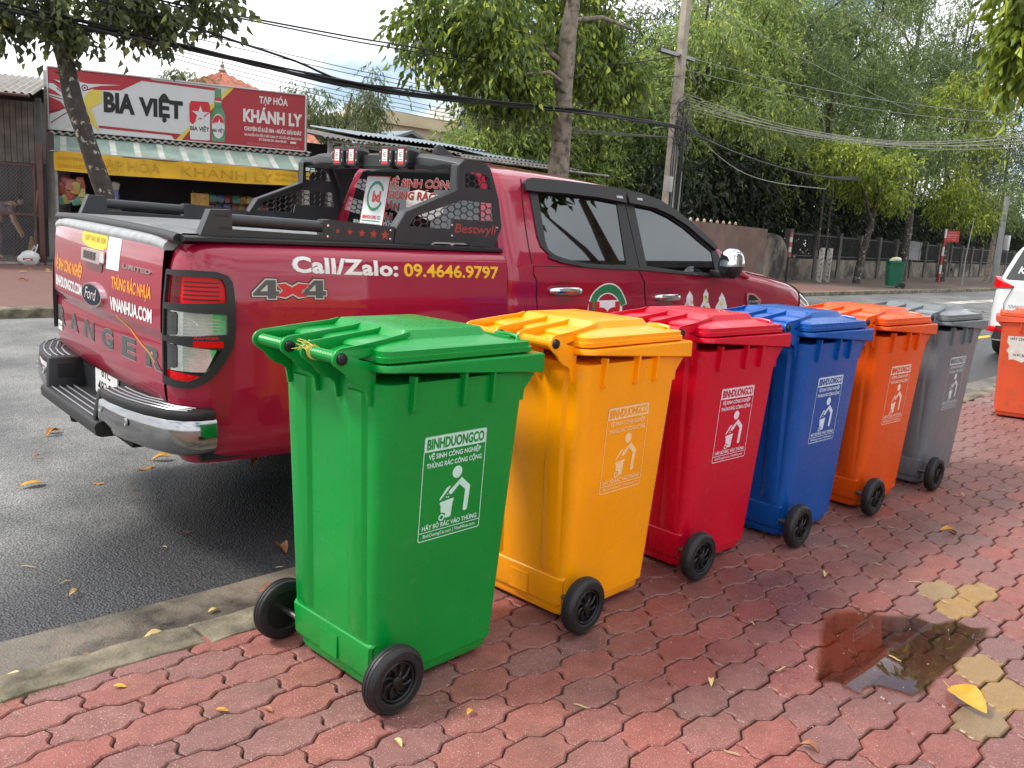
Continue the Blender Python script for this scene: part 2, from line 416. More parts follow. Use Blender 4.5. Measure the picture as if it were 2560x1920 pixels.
def paver_geo(rr):
    o = paver_outline(rr)[::-1]; i = [(p.x, p.y) for p in map(Vector, inset(o, -.0045))]
    n = len(o)
    vs = [(x, y, -.04) for x, y in o]+[(x, y, -.0045) for x, y in o]+[(x, y, 0) for x, y in i]
    fs = []
    for k in range(n):
        k2 = (k+1) % n; fs += [(k, k2, n+k2, n+k), (n+k, n+k2, 2*n+k2, 2*n+k)]
    tri = geometry.tessellate_polygon([[Vector((x, y, 0)) for x, y in i]])
    fs += [tuple(2*n+q for q in t) for t in tri]
    return vs, fs
rp = random.Random(11)
GEO = [paver_geo(rp) for _ in range(8)]
def geo_mesh(g, m_):
    me = bpy.data.meshes.new('paver'); me.from_pydata(g[0], [], g[1]); 
    bm = bmesh.new(); bm.from_mesh(me); bmesh.ops.recalc_face_normals(bm, faces=bm.faces); bm.to_mesh(me); bm.free()
    me.materials.append(m_); return me
PM = [geo_mesh(g, M_PAV) for g in GEO]; PMY = [geo_mesh(g, M_PAVY) for g in GEO]
PUD = [(2.472,1.098),(2.515,1.078),(2.538,1.066),(2.53,1.008),(2.526,.971),(2.581,.981),(2.632,.956),(2.644,.904),(2.655,.856),(2.692,.856),(2.761,.844),(2.876,.853),(3.005,.845),(3.161,.863),(3.342,.859),(3.414,.882),(3.363,.92),(3.375,.99),(3.264,1.023),(3.278,1.109),(3.189,1.19),(3.153,1.265),(2.999,1.328),(2.835,1.262),(2.622,1.17)]
YEL = [(3.629,1.062),(3.777,.957),(3.52,.933),(3.129,.791),(2.829,.656),(2.666,.577),(2.70,.687)]
def inside(p, poly):
    c = False; n = len(poly)
    for i in range(n):
        (x0, y0), (x1, y1) = poly[i-1], poly[i]
        if (y0 > p[1]) != (y1 > p[1]) and p[0] < (x1-x0)*(p[1]-y0)/(y1-y0)+x0: c = not c
    return c
cells = []
for j in range(-60, 14):
    yc = 1.208-PW_/2+PW_*j+PW_
    for i in range(-14, 120):
        xc = 1.979+PL_/2+PL_*i+(PL_/2 if j % 2 else 0)
        if xc < -1.5 or xc > 22 or yc > 2.50+ky(xc) or yc < -3.5: continue
        vis = 0
        px, py, pz = pix((xc, yc, 0))
        if pz > .5 and -120 < px < 2680 and 350 < py < 2060: vis = PL_*PW_*1.36/pz**3
        cells.append((vis, xc, yc))
cells.sort(key=lambda c: -c[0])
yel = set()
for yx, yy in YEL:
    yel.add(min(range(len(cells)), key=lambda k: (cells[k][1]-yx)**2+(cells[k][2]-yy)**2))
rest = MB()
cnt = 0
for k, (vis, xc, yc) in enumerate(cells):
    dz = rp.uniform(-.0022, .0012); tx, ty = rp.uniform(-.010, .010), rp.uniform(-.007, .007)
    if inside((xc, yc), PUD): dz = -.005; tx *= .4; ty *= .4
    gi = rp.randrange(8); rz = rp.uniform(-.012, .012)+(pi if rp.random() < .5 else 0)
    if (vis > 0 and cnt < 296) or k in yel:
        cnt += 1
        o = link('paver', (PMY if k in yel else PM)[gi], SIDE); o.location = (xc, yc, dz); o.rotation_euler = (tx, ty, rz)
    else:
        R = Matrix.Rotation(rz, 3, 'Z')
        rest.add([R @ Vector(p)+Vector((xc, yc, dz)) for p in GEO[gi][0]], GEO[gi][1])
o = rest.build('paver_field', M_PAV, SIDE, smooth=0, recalc=True); o['kind'] = 'stuff'
# puddle
M_WATER, nt, b, N, L = node_mat('puddle water')
nt.nodes.remove(b); gl = N('ShaderNodeBsdfGlossy'); gl.inputs['Roughness'].default_value = .012; gl.inputs[0].default_value = (1, 1, 1, 1)
tr = N('ShaderNodeBsdfTransparent'); tr.inputs[0].default_value = (.97, .93, .86, 1); fr = N('ShaderNodeFresnel'); fr.inputs[0].default_value = 1.65
dp = N('ShaderNodeAttribute'); dp.attribute_name = 'depth'; ms = N('ShaderNodeMixShader'); L(mth(N, L, 'MULTIPLY', fr.outputs[0], dp.outputs['Fac']), ms.inputs[0]); L(tr.outputs[0], ms.inputs[1]); L(gl.outputs[0], ms.inputs[2]); L(ms.outputs[0], nt.nodes['Material Output'].inputs[0])
pts = []
rq = random.Random(5)
for i in range(len(PUD)):
    p0, a, b_, p3 = [Vector(PUD[(i+k) % len(PUD)]) for k in (-1, 0, 1, 2)]; n = 5
    for t in frange(0, 1, n+1)[:-1]:
        q = .5*((2*a)+(b_-p0)*t+(2*p0-5*a+4*b_-p3)*t*t+(3*a-p0-3*b_+p3)*t**3); pts.append((q.x+rq.uniform(-.012, .012), q.y+rq.uniform(-.012, .012)))
for _ in range(1): pts = [((pts[i-1][0]+2*pts[i][0]+pts[(i+1) % len(pts)][0])/4, (pts[i-1][1]+2*pts[i][1]+pts[(i+1) % len(pts)][1])/4) for i in range(len(pts))]
pc = Vector((sum(p[0] for p in pts)/len(pts), sum(p[1] for p in pts)/len(pts))); inn = []
for i in range(len(pts)):
    p0, p1, p2 = Vector(pts[i-1]), Vector(pts[i]), Vector(pts[(i+1) % len(pts)]); t_ = (p2-p0).normalized(); nn = Vector((-t_.y, t_.x)); q = p1+nn*.016 if inside(tuple(p1+nn*.016), pts) else p1-nn*.016
    inn.append(tuple(q.lerp(pc, .01)))
for _ in range(8): inn = [((inn[i-1][0]+2*inn[i][0]+inn[(i+1) % len(inn)][0])/4, (inn[i-1][1]+2*inn[i][1]+inn[(i+1) % len(inn)][1])/4) for i in range(len(inn))]
k_ = len(pts); mb = MB(); mb.v = [(x, y, .0012) for x, y in pts]+[(x, y, .0012) for x, y in inn]
mb.f = [(i, (i+1) % k_, (i+1) % k_+k_, i+k_) for i in range(k_)]+[tuple(k_+q for q in t) for t in geometry.tessellate_polygon([[Vector((x, y, 0)) for x, y in inn]])]
o = mb.build('puddle', M_WATER, smooth=0)
da = o.data.attributes.new('depth', 'FLOAT', 'POINT')
for i in range(2*k_): da.data[i].value = 0. if i < k_ else 1.
bm = bmesh.new(); bm.from_mesh(o.data); bmesh.ops.recalc_face_normals(bm, faces=bm.faces)
for f in bm.faces:
    if f.normal.z < 0: f.normal_flip()
bm.to_mesh(o.data); bm.free()
tag(o, 'shallow brown puddle mirroring the sky on the red pavers', 'puddle')
# far pavement
M_FARP, nt, b, N, L = node_mat('far pavement')
pos = N('ShaderNodeNewGeometry').outputs['Position']
br = N('ShaderNodeTexBrick'); br.inputs['Scale'].default_value = 4.2; br.inputs['Color1'].default_value = (.22, .095, .08, 1); br.inputs['Color2'].default_value = (.175, .078, .066, 1); br.inputs['Mortar'].default_value = (.09, .06, .05, 1); br.inputs['Mortar Size'].default_value = .035; L(pos, br.inputs['Vector'])
spx = N('ShaderNodeSeparateXYZ'); L(pos, spx.inputs[0])
earth = mrange(N, L, mth(N, L, 'ADD', spx.outputs[0], mth(N, L, 'MULTIPLY', nz(N, L, pos, .7, 8), 6.)), 30., 33.)
dr = mixc(N, L, mrange(N, L, nz(N, L, pos, .9, 8, .7), .4, .7), (.14, .095, .075), (.055, .043, .034))
c = mixc(N, L, mth(N, L, 'MULTIPLY', mrange(N, L, nz(N, L, pos, .5, 7, .6), .45, .7), .6), br.outputs[0], (.16, .10, .08))
L(mixc(N, L, earth, c, dr), b.inputs['Base Color']); b.inputs['Roughness'].default_value = .8
FX = [-40, -10, 0, 4, 10, 16, 22, 30, 40, 60, 90, 140, 300]
struct('far_sidewalk', band(0, 0, -.005, FX, lambda x: fy(x)+.22, lambda x: fy(x)+60), M_FARP, smooth=0)
fk = bpy.data.objects.new('far_kerb', None); C.objects.link(fk); fk['kind'] = 'structure'
x = -4.
while x < 70:
    x1 = x+2.0
    rings = [[Vector((xx, fy(xx)+a, b_)) for a, b_ in ((0, -.3), (.012, -.015), (.03, 0), (.27, .004), (.27, -.3))] for xx in (x+.008, x1-.008)]
    MB().loft(rings).build('kerb_stone', M_KERB, fk, recalc=True, bevel=.006, smooth=40)
    x = x1
# yellow road mark and pale lane line far along the road
M_LINE = mat('worn road paint', (.55, .52, .45), .7, var=.3, vscale=3, coord='World', dirt=(.2, .2, .19), dscale=2, dlo=.4, dhi=.6)
M_YLINE = mat('yellow road paint', (.6, .38, .05), .7, var=.3, vscale=3, coord='World')
# ================================================================== WHEELED BINS
M_BLK = mat('black rubber', (.009, .009, .010), .5, bump=.15, bscale=90, var=.3)
M_BLKP = mat('black plastic', (.007, .007, .008), .36)
def plastic(name, c, rough=.28):
    return mat(name, c, rough, spec=.38, var=.08, vscale=3.5, bump=.035, bscale=22, rvar=.09, dirt=tuple(q*.82+.035 for q in c), dscale=16, dlo=.60, dhi=.78)
def rr_ring(x0, x1, hy, rb, rf, z, n=5, flat=0):
    # rounded rectangle in plan; back corners (x0) radius rb, front corners rf
    p = []
    for cx, cy, a, r in ((x1-rf, -hy+rf, -pi/2, rf), (x1-rf, hy-rf, 0, rf), (x0+rb, hy-rb, pi/2, rb), (x0+rb, -hy+rb, pi, rb)):
        for i in range(n+1): p.append(Vector((cx+r*cos(a+pi/2*i/n), cy+r*sin(a+pi/2*i/n), z)))
    return p
HXB, HXF, HY = (-.230, -.262), (.238, .285), (.212, .250)
def bin_dims(z):
    t = (z-.03)/.90
    return HXB[0]+(HXB[1]-HXB[0])*t, HXF[0]+(HXF[1]-HXF[0])*t, HY[0]+(HY[1]-HY[0])*t
def S_binside(u, v):
    return (u, -bin_dims(v)[2], v)
def lerp_pts(ps, n):
    return ps
def sticker_shapes():
    # a printed panel .243 wide and .315 tall; origin at its lower left
    W_, H_ = .243, .315
    sh = []
    ol = rrect(0, 0, W_, H_, .008)
    il = rrect(.0028, .0028, W_-.0028, H_-.0028, .006)
    sh.append((np.array(ol+il), [(i, (i+1) % len(ol), (i+1) % len(ol)+len(ol), i+len(ol)) for i in range(len(ol))]))
    sh.append(poly2d(rect(0.002, .0255, W_-.002, .0278)))
    # top bar with the name cut out of it: bar in strips round the letters is not needed, the name is laid over it
    bar = poly2d(rrect(.0, H_-.046, W_, H_, .007))
    sh.append(fit(text2d('VỆ SINH CÔNG NGHIỆP', .0145, .030), .205, (W_/2, H_-.0685)))
    sh.append(fit(text2d('THÙNG RÁC CÔNG CỘNG', .0145, .030), .215, (W_/2, H_-.0945)))
    sh.append(fit(text2d('HÃY BỎ RÁC VÀO THÙNG', .014, .028), .215, (W_/2, .0335)))
    sh.append(fit(text2d('BinhDuongCo.com | VinaNhua.com', .0105, .016), .205, (W_/2, .0105)))
    nfig = len(sh)
    sh.append(poly2d(circ((.138, .183), .0195, 20, .0205)))                                           # head
    sh.append(poly2d([(.158,.162),(.196,.128),(.190,.050),(.186,.045),(.176,.045),(.172,.050),(.176,.118),(.150,.140),(.122,.112),(.114,.112),(.110,.120),(.112,.125)]))
    sh.append(poly2d([(.077,.092),(.131,.098),(.131,.090),(.128,.086),(.124,.040),(.121,.036),(.099,.036),(.101,.052),(.088,.056),(.083,.056),(.080,.082),(.076,.085)]))
    sh.append(poly2d(arc_band((.087, .040), .0065, .0115, 0, 2*pi-.01, 18)))
    sh.append(poly2d([(.074,.097),(.075,.105),(.100,.136),(.112,.141),(.116,.140),(.112,.134),(.082,.103)]))
    for c_, r_ in (((.101,.106), .0028), ((.109,.1045), .003), ((.106,.115), .0026)): sh.append(poly2d(circ(c_, r_, 8)))
    for q in range(nfig, len(sh)): sh[q] = (np.asarray(sh[q][0])*np.array([.98, .92])+np.array([0, .0245]), sh[q][1])
    name = fit(text2d('BINHDUONGCO', .031, .034), .222, (W_/2, H_-.038))
    return join2d(*sh), bar, name
STK = sticker_shapes()
def bin_meshes():
    G = {}
    # body
    zs = [.018, .03, .05, .058, .075, .15, .35, .6, .85, .93]
    rings = []
    for z in zs:
        a, f_, h = bin_dims(z)
        k = -.010 if z < .055 else 0.
        if z < .02: k = -.016
        rings.append(rr_ring(a-k, f_+k, h+k, .045, .022, z, 6))
    body = MB().loft(rings, cap1=True)
    # raised rear column edges and the pressed centre channel of the back wall
    for yy in (-.135, .135):
        rg = []
        for z in (.17, .20, .9):
            a = bin_dims(z)[0]; q = .0 if z < .18 else .010
            rg.append([Vector((a+.004, yy-.05, z)), Vector((a-q, yy-.030, z)), Vector((a-q, yy+.030, z)), Vector((a+.004, yy+.05, z))])
        body.loft(rg, cap0=False, cap1=False)
    # lower back panel (axle box) with sloped foot
    rg = []
    for z, dx, hw in ((.060, -.001, .190), (.070, -.005, .196), (.150, -.005, .200), (.160, -.004, .203), (.168, .004, .206)):
        a = bin_dims(z)[0]+dx
        rg.append([Vector((a+.12, -hw, z)), Vector((a+.008, -hw, z)), Vector((a, -hw+.008, z)), Vector((a, hw-.008, z)), Vector((a+.008, hw, z)), Vector((a+.12, hw, z))])
    body.loft(rg)
    G['body'] = (body, 'c', dict(recalc=True, smooth=32))
    foot = MB()
    for i in range(14):
        for j in range(7):
            y, z = -.036+i*.0055, .072+j*.009
            a = bin_dims(z)[0]-.005
            foot.box((a-.0035, y-.0017, z-.003), (a+.004, y+.0017, z+.003))
    foot.box((-.2425, -.043, .066), (-.230, .043, .138))
    G['foot_grip'] = (foot, 'c', dict(smooth=0))
    # rim skirt
    def rim_ring(z, o, front):
        return rr_ring(-.268-o*.3, front, .262+o, .05, .007, z, 6)
    outer = [(.926, -.008, .300), (.929, .006, .345), (.931, .008, .348), (.980, .007, .347), (.984, .004, .343)]
    rg = [rim_ring(z, o, fx) for z, o, fx in outer]
    # the skirt's lower edge curls up towards the rear
    for r in rg[:3]:
        for p in r:
            t = sm((.16-p.x)/.38); p.z += .036*t
            if p.x > .1: p.z -= .004*sm((p.x-.1)/.2)
    rim = MB().loft(rg)
    G['rim'] = (rim, 'c', dict(recalc=True, smooth=35, bevel=0))
    # gussets under the rim
    for x in (-.165, .02, .135):
        for s_ in (-1, 1):
            mb = MB()
            h0, h1 = bin_dims(.93)[2], bin_dims(.845)[2]
            mb.prism([(h0-.01, .95), (h0+.018, .95), (h1+.017, .858), (h1+.013, .848), (h1-.01, .848)], lambda u, v, w_, s_=s_, x=x: (x+w_, s_*u, v), -.005, .005)
            G.setdefault('gusset', []).append((mb, 'c', dict(recalc=True, smooth=0, bevel=.0015)))
    for s_ in (-1, 1):
        mb = MB().prism([(.26, .935), (.336, .935), (.330, .918), (.288, .872), (.285, .838), (.26, .838)], lambda u, v, w_, s_=s_: (u, s_*(.238+w_), v), -.006, .006)
        G.setdefault('corner_gusset', []).append((mb, 'c', dict(recalc=True, smooth=0, bevel=.002)))
    for y in (-.15, 0, .15):
        mb = MB().prism([(.26, .935), (.332, .935), (.322, .915), (.288, .88), (.285, .85), (.26, .85)], lambda u, v, w_, y=y: (u, y+w_, v), -.004, .004)
        G.setdefault('front_comb', []).append((mb, 'c', dict(recalc=True, smooth=0, bevel=.0015)))
    # handle brackets (4 curved webs)
    YB = (-.196, -.050, .050, .196)
    for y in YB:
        o = []
        for i in range(9):
            a = pi*.62+pi*.62*i/8; o.append((-.362+.026*cos(a), 1.002+.026*sin(a)))
        o += [(-.350, .962), (-.334, .943), (-.312, .928), (-.292, .922), (-.281, .912), (-.276, .892), (-.272, .868), (-.25, .868), (-.25, .985), (-.30, .995)]
        mb = MB().prism(o, lambda u, v, w_, y=y: (u, y+w_, v), -.0045, .0045)
        G.setdefault('handle_bracket', []).append((mb, 'c', dict(recalc=True, smooth=30, bevel=.0012)))
    # grips with ribbing
    for y0, y1 in ((-.194, -.052), (.052, .194)):
        mb = MB(); pr = []; n = 26
        for i in range(n):
            t = i/(n-1); y = y0+(y1-y0)*t; pr.append((.0145+(.0022 if i % 2 else 0), y))
        mb.lathe(pr, 14, Matrix.Translation((-.362, 0, 1.002)) @ Matrix.Rotation(pi/2, 4, 'X') @ Matrix.Scale(-1, 4, (0, 0, 1)))
        G.setdefault('handle_grip', []).append((mb, 'c', dict(recalc=True, smooth=20)))
    for y, s_ in ((-.2005, -1), (.0455, -1), (.2005, 1), (-.0455, 1)):
        mb = MB().lathe([(.0, .009), (.010, .0085), (.0152, .006), (.0165, 0), (.0165, -.004)], 18, Matrix.Translation((-.362, y, 1.002)) @ Matrix.Rotation(pi/2*(1 if s_ < 0 else -1), 4, 'X'))
        G.setdefault('handle_cap', []).append((mb, 'k', dict(smooth=40)))
    # lid: skirt, shoulder, raised plateau
    lid = MB()
    def lr(x0, x1, hy, z, rb=.03, rf=.03): return rr_ring(x0, x1, hy, rb, rf, z, 5)
    rg = [lr(-.262, .312, .246, .987), lr(-.266, .318, .252, .990), lr(-.266, .318, .252, 1.004), lr(-.262, .313, .248, 1.006), lr(-.262, .312, .247, 1.020), lr(-.252, .300, .238, 1.027), lr(-.235, .272, .216, 1.031), lr(-.16, .215, .196, 1.038), lr(-.140, .19, .182, 1.039), lr(-.122, .172, .164, 1.061, .02, .02), lr(-.10, .155, .145, 1.063, .02, .02)]
    for r in rg[5:8]:
        for p in r: p.z -= .010*sm((p.x-.05)/.25)
    lid.loft(rg)
    G['lid'] = (lid, 'c', dict(recalc=True, smooth=26))
    for y in YB:
        y2 = y*.86
        o = [(-.385, .999), (-.386, 1.012), (-.378, 1.024), (-.362, 1.030), (-.30, 1.036), (-.22, 1.045), (-.15, 1.053), (-.118, 1.060), (-.112, 1.042), (-.20, 1.026), (-.262, 1.008), (-.30, 1.0), (-.345, .998)]
        mb = MB().prism(o, lambda u, v, w_, y=y, y2=y2: (u, (y2 if abs(y) > .1 else y*1.0)+(y-y2 if abs(y) > .1 else 0)*sm((-u-.1)/.2)+w_, v), -.003, .003)
        G.setdefault('lid_rib', []).append((mb, 'c', dict(recalc=True, smooth=30, bevel=.001)))
    for y0, y1 in ((-.190, -.052), (-.044, .044), (.052, .190)):                  # tongues that close the lid at the back
        mb = MB().grid(lambda u, v: (u, v, interp([-.345, -.30, -.262, -.235], [1.000, 1.006, 1.014, 1.030], u)), [-.33, -.30, -.262, -.235] if abs(y0+y1) > .1 else [-.30, -.262, -.235], [y0, y1])
        G.setdefault('lid_tongue', []).append((mb, 'c', dict(smooth=30)))
    # finger grips at the front of the lid
    for y in (-.135, .135):
        mb = MB()
        mb.box((.262, y-.060, 1.008), (.318, y+.060, 1.018))
        mb.tube([(.300, y-.054, 1.010), (.308, y-.046, 1.026), (.309, y, 1.029), (.308, y+.046, 1.026), (.300, y+.054, 1.010)], .0085, 6)
        mb.box((.255, y-.060, 1.01), (.263, y+.060, 1.032))
        G.setdefault('lid_grip', []).append((mb, 'c', dict(recalc=True, smooth=30, bevel=.002)))
    # wheels
    for s_ in (-1, 1):
        Mx = Matrix.Translation((-.222, s_*.290, .1)) @ Matrix.Rotation(pi/2*(1 if s_ < 0 else -1), 4, 'X')
        tyre = MB().lathe([(.062, -.020), (.066, -.024), (.086, -.025), (.095, -.021), (.0985, -.014), (.0965, -.0125), (.100, -.010), (.100, -.004), (.0975, -.0025), (.0975, .0), (.100, .0015), (.0995, .008), (.097, .0095), (.0975, .012), (.093, .019), (.0865, .0235), (.084, .022), (.082, .0235), (.067, .0235), (.063, .021), (.060, .010), (.060, -.01), (.062, -.020)], 48, Mx)
        hub = MB().lathe([(.0, .020), (.012, .0195), (.017, .017), (.018, .006), (.0, .002)], 18, Mx)
        hub.lathe([(.0605, .016), (.056, .019), (.053, .017), (.052, .004), (.0, .0), (.0, -.012), (.0605, -.012)], 32, Mx)
        for k in range(8):
            a = 2*pi*k/8; pts = []
            for t in range(5):
                r_ = .014+.040*t/4; aa = a+.55*(t/4)**1.5; pts.append(Mx @ Vector((r_*cos(aa), r_*sin(aa), .010)))
            hub.tube(pts, .0042, 5)
        G.setdefault('wheel', []).append((hub, 'k', dict(recalc=True, smooth=35), ('tyre', (tyre, 'r', dict(recalc=True, smooth=30)))))
    G['axle'] = (MB().cyl((-.222, -.30, .1), (-.222, .30, .1), .010, 10), 'm', dict(smooth=40))
    return G
M_STEEL = mat('dull steel', (.25, .25, .25), .4, metal=1)
BG = bin_meshes(); BMESH = {}
def make_bin(name, label, cm, pm, loc, rz, sticker=True, wipe=False, group=None):
    t = thing(name, label, 'bin', loc, rz, group)
    ms = {'c': cm, 'k': M_BLKP, 'r': M_BLK, 'm': M_STEEL}
    def one(nm, spec, i=0):
        if nm not in ('wheel',) and len(spec) == 3: mb, mk, kw = spec; sub = None
        else: mb, mk, kw, sub = spec
        key = (nm, i, ms[mk].name)
        if key not in BMESH: BMESH[key] = mb.mesh(nm, ms[mk], **kw)
        par = t
        if nm in ('lid_rib', 'lid_tongue', 'lid_grip'): par = lidobj[0]
        if nm in ('gusset', 'corner_gusset', 'front_comb', 'handle_bracket', 'foot_grip'): par = bodyobj[0]
        o = link(nm, BMESH[key], par)
        if nm == 'lid': lidobj[0] = o
        if nm == 'body': bodyobj[0] = o
        if sub:
            k2 = (sub[0], i, 'r')
            if k2 not in BMESH: BMESH[k2] = sub[1][0].mesh(sub[0], M_BLK, **sub[1][2])
            link(sub[0], BMESH[k2], o)
        return o
    lidobj = [None]; bodyobj = [None]
    for nm, spec in BG.items():
        if isinstance(spec, list):
            for i, s_ in enumerate(spec): one(nm, s_, i)
        else: one(nm, spec)
    if sticker:
        def put(shape): vs, fs = shape; return vs*np.array([1., 1.])+np.array([-.108, .456]), fs
        wrap('printed_panel', put(STK[0]), S_binside, pm, t, off=.0012, cell=0)
        wrap('name_bar', put(STK[1]), S_binside, pm, t, off=.0012, cell=0)
        wrap('name_lettering', put(STK[2]), S_binside, cm, t, off=.0022, cell=0)
    return t
def prnt(n, c): return mat(n, c, .5, dirt=None, var=.06, vscale=30)
C_G = plastic('green plastic', (.001, .25, .034)); C_Y = plastic('amber plastic', (.98, .35, .001)); C_R = plastic('red plastic', (.56, .002, .022))
C_B = plastic('blue plastic', (.002, .078, .34)); C_O = plastic('orange plastic', (.74, .085, .003)); C_K = plastic('grey plastic', (.15, .168, .18))
PZ = [1.5342, 2.071, .0457, 2.3316, 2.078, .0488, 3.0796, 2.0963, -.0113, 3.7917, 2.0469, -.0042, 4.5781, 2.0438, -.0147, 5.3714, 2.0374, -.0048]
BINS = [('green', C_G, (.52, .78, .66), 'glossy green wheeled bin with yellow straw tied to its handle'),
        ('amber', C_Y, (.92, .62, .30), 'amber yellow wheeled bin with faint pale print, between green and red bins'),
        ('red', C_R, (.80, .66, .74), 'crimson red wheeled bin with white print, between amber and blue bins'),
        ('blue', C_B, (.62, .74, .86), 'royal blue wheeled bin with white print, standing beside the red bin'),
        ('orange', C_O, (.92, .66, .55), 'clean orange wheeled bin with white print, between blue and grey bins'),
        ('grey', C_K, (.62, .68, .72), 'slate grey wheeled bin with white print, end of the bin row')]
for i, (n_, cm, pc, lb) in enumerate(BINS):
    x_, y_, r_ = PZ[3*i:3*i+3]
    t = make_bin('wheeled_bin', lb, cm, prnt(n_+' bin print', pc), (x_, y_, .001), r_, group='new wheeled bins lined up on the pavement')
    if i == 0: GREEN_BIN = t
# straw tied round the green bin's handle
M_STRAW = mat('yellow straw', (.62, .50, .10), .7, var=.2, vscale=40)
rs = random.Random(4)
tie = MB()
for k in range(18):
    y = -.045+rs.uniform(-.002, .002); a = rs.uniform(0, 2*pi)
    p0 = Vector((-.362+.017*cos(a), -.068, 1.002+.018*abs(sin(a)))); p1 = p0+Vector((rs.uniform(-.03, .005), rs.uniform(.02, .055), rs.uniform(-.012, .016)))
    tie.tube([p0, (p0+p1)/2+Vector((0, 0, .004)), p1], .0011, 4)
for q in range(3):
    tie.tube([(-.362+.0185*cos(a), -.070-.006*q+.004*sin(a), 1.002+.0185*sin(a)) for a in frange(0, 2*pi, 16)], .0013, 4)
tie.tube([(-.352, -.11, .985), (-.345, -.13, .982), (-.33, -.15, .984)], .0015, 4)
o = tie.build('straw_tie', M_STRAW, None, smooth=40); o.location = GREEN_BIN.location; o.rotation_euler = GREEN_BIN.rotation_euler
tag(o, 'tuft of yellow straw knotted round the green bin handle', 'straw')
# ================================================================== PICKUP TRUCK
M_RED = mat('cherry red car paint', (.32, .006, .036), .30, metal=.15, spec=.25, coat=1.0, var=.05, vscale=2)
M_TRIM = mat('matt black trim', (.013, .0135, .0145), .45, bump=.03, bscale=120)
M_BAR = mat('powder coated black steel', (.030, .032, .035), .42, bump=.08, bscale=260, var=.12, vscale=9)
M_GLASS = mat('dark tinted glass', (.006, .008, .008), .02, spec=.9)
M_FILM = mat('mirror tint window film', (.105, .115, .122), .015, metal=1)
M_CHR = mat('chrome', (.72, .73, .74), .07, metal=1, rvar=.04, var=.12, vscale=5)
M_SILV = mat('grey tailgate cap', (.30, .31, .31), .32, spec=.6, var=.2, vscale=20)
M_TONN = mat('ribbed grey bed cover', (.14, .145, .15), .38, var=.2, vscale=12, dirt=(.26, .25, .22), dscale=7, dlo=.55, dhi=.7)
M_DARK = mat('underbody black', (.008, .008, .008), .8)
M_TYRE = mat('car tyre', (.016, .016, .017), .75, bump=.2, bscale=70)
M_WHT = mat('white vinyl', (.78, .78, .76), .45, var=.06, vscale=30)
M_YEL = mat('yellow vinyl', (.80, .47, .015), .45, var=.06, vscale=30)
M_ORG = mat('orange vinyl', (.85, .30, .01), .45)
M_VRED = mat('red vinyl', (.55, .012, .016), .4)
M_VGRN = mat('green vinyl', (.012, .20, .075), .4)
M_VGREY = mat('grey vinyl', (.075, .078, .078), .45)
M_VSILV = mat('silver vinyl', (.50, .48, .42), .35)
M_VBLK = mat('black vinyl', (.01, .01, .011), .4)
M_LRED = mat('red lamp lens', (.62, .003, .005), .22, spec=.25)
M_LDRED = mat('dark red lamp lens', (.10, .003, .004), .2, spec=.3)
M_LCLR = mat('clear lamp lens', (.78, .86, .80), .08, metal=.8, spec=.8, coat=1, var=.25, vscale=14)
M_LSMK = mat('smoked lamp lens', (.05, .055, .058), .1, metal=.4, coat=1)
TR = thing('pickup_truck', 'cherry red double cab pickup with black roll bar, parked by the kerb', 'pickup', (1.361, 4.158, ZR+.0193), -.0214)
TR.rotation_euler = (radians(1.2), 0, -.0214)
PC = [(0.0, -.745), (0.006, -.785), (0.028, -.832), (0.065, -.868), (0.115, -.890), (0.2, -.905), (0.4, -.915), (0.8, -.92), (1.2, -.922), (1.67, -.92)]
PLn = [0]
for a, b_ in zip(PC, PC[1:]): PLn.append(PLn[-1]+hypot(b_[0]-a[0], b_[1]-a[1]))
UEND = PLn[-1]
def plan_s(u):
    xs = ys = 0
    for k in (-2, -1, 0, 1, 2):
        q = min(max(u+k*.012, 0), UEND)
        xs += interp(PLn, [p[0] for p in PC], q); ys += interp(PLn, [p[1] for p in PC], q)
    return xs/5, ys/5
AXR, AZ, AXF = 1.2, .39, 4.38
def bed_inset(z): return interp([.44, .47, .50, .56, .75, .95, 1.08, 1.13, 1.2, 1.25, 1.285, 1.31, 1.33, 1.345], [.07, .045, .03, .018, .0, -.003, 0, .004, .012, .017, .026, .038, .056, .085], z)
def flare(x, z, ax=AXR):
    r = hypot(x-ax, z-AZ) if z > AZ else abs(x-ax)
    return .038*(1-sm((r-.585)/.085))
def S_bed(u, z):
    x, y = plan_s(u)
    if u >= UEND-.03: dx, dy = 1, 0
    else:
        a, b_ = plan_s(max(u-.01, 0)), plan_s(u+.01); dx, dy = b_[0]-a[0], b_[1]-a[1]
    l = hypot(dx, dy) or 1; nx, ny = dy/l, -dx/l
    i = -bed_inset(z)+flare(x, z)
    return (x+nx*i, y+ny*i, z)
def MIR(S): return lambda u, v: (lambda p: (p[0], -p[1], p[2]))(S(-u, v))        # the left flank, seen from its own outside
def S_tail(u, z):
    y = -u; b_ = -.03*(1-min(1, (y/.78)**2))
    p = interp([.68, .70, .74, .90, .945, .985, 1.1, 1.25, 1.325, 1.345], [.02, .008, .0, .0, .003, -.014, -.013, -.004, .004, .016], z)
    return (b_+p, y, z)
def arch_grid(S, us, zs, ax, r0, xof):
    mb = MB().grid(S, us, zs); keep = []
    ins = [hypot(p[0]-ax, p[2]-AZ) < r0 for p in mb.v]
    for q in mb.f:
        if not all(ins[i] for i in q): keep.append(q)
    v2 = []
    for p, i_ in zip(mb.v, ins):
        if i_:
            d = Vector((p[0]-ax, p[2]-AZ)); d = d.normalized()*r0 if d.length > 1e-4 else Vector((0, r0))
            v2.append((ax+d.x, p[1], AZ+d.y))
        else: v2.append(p)
    mb.v = v2; mb.f = keep
    return mb
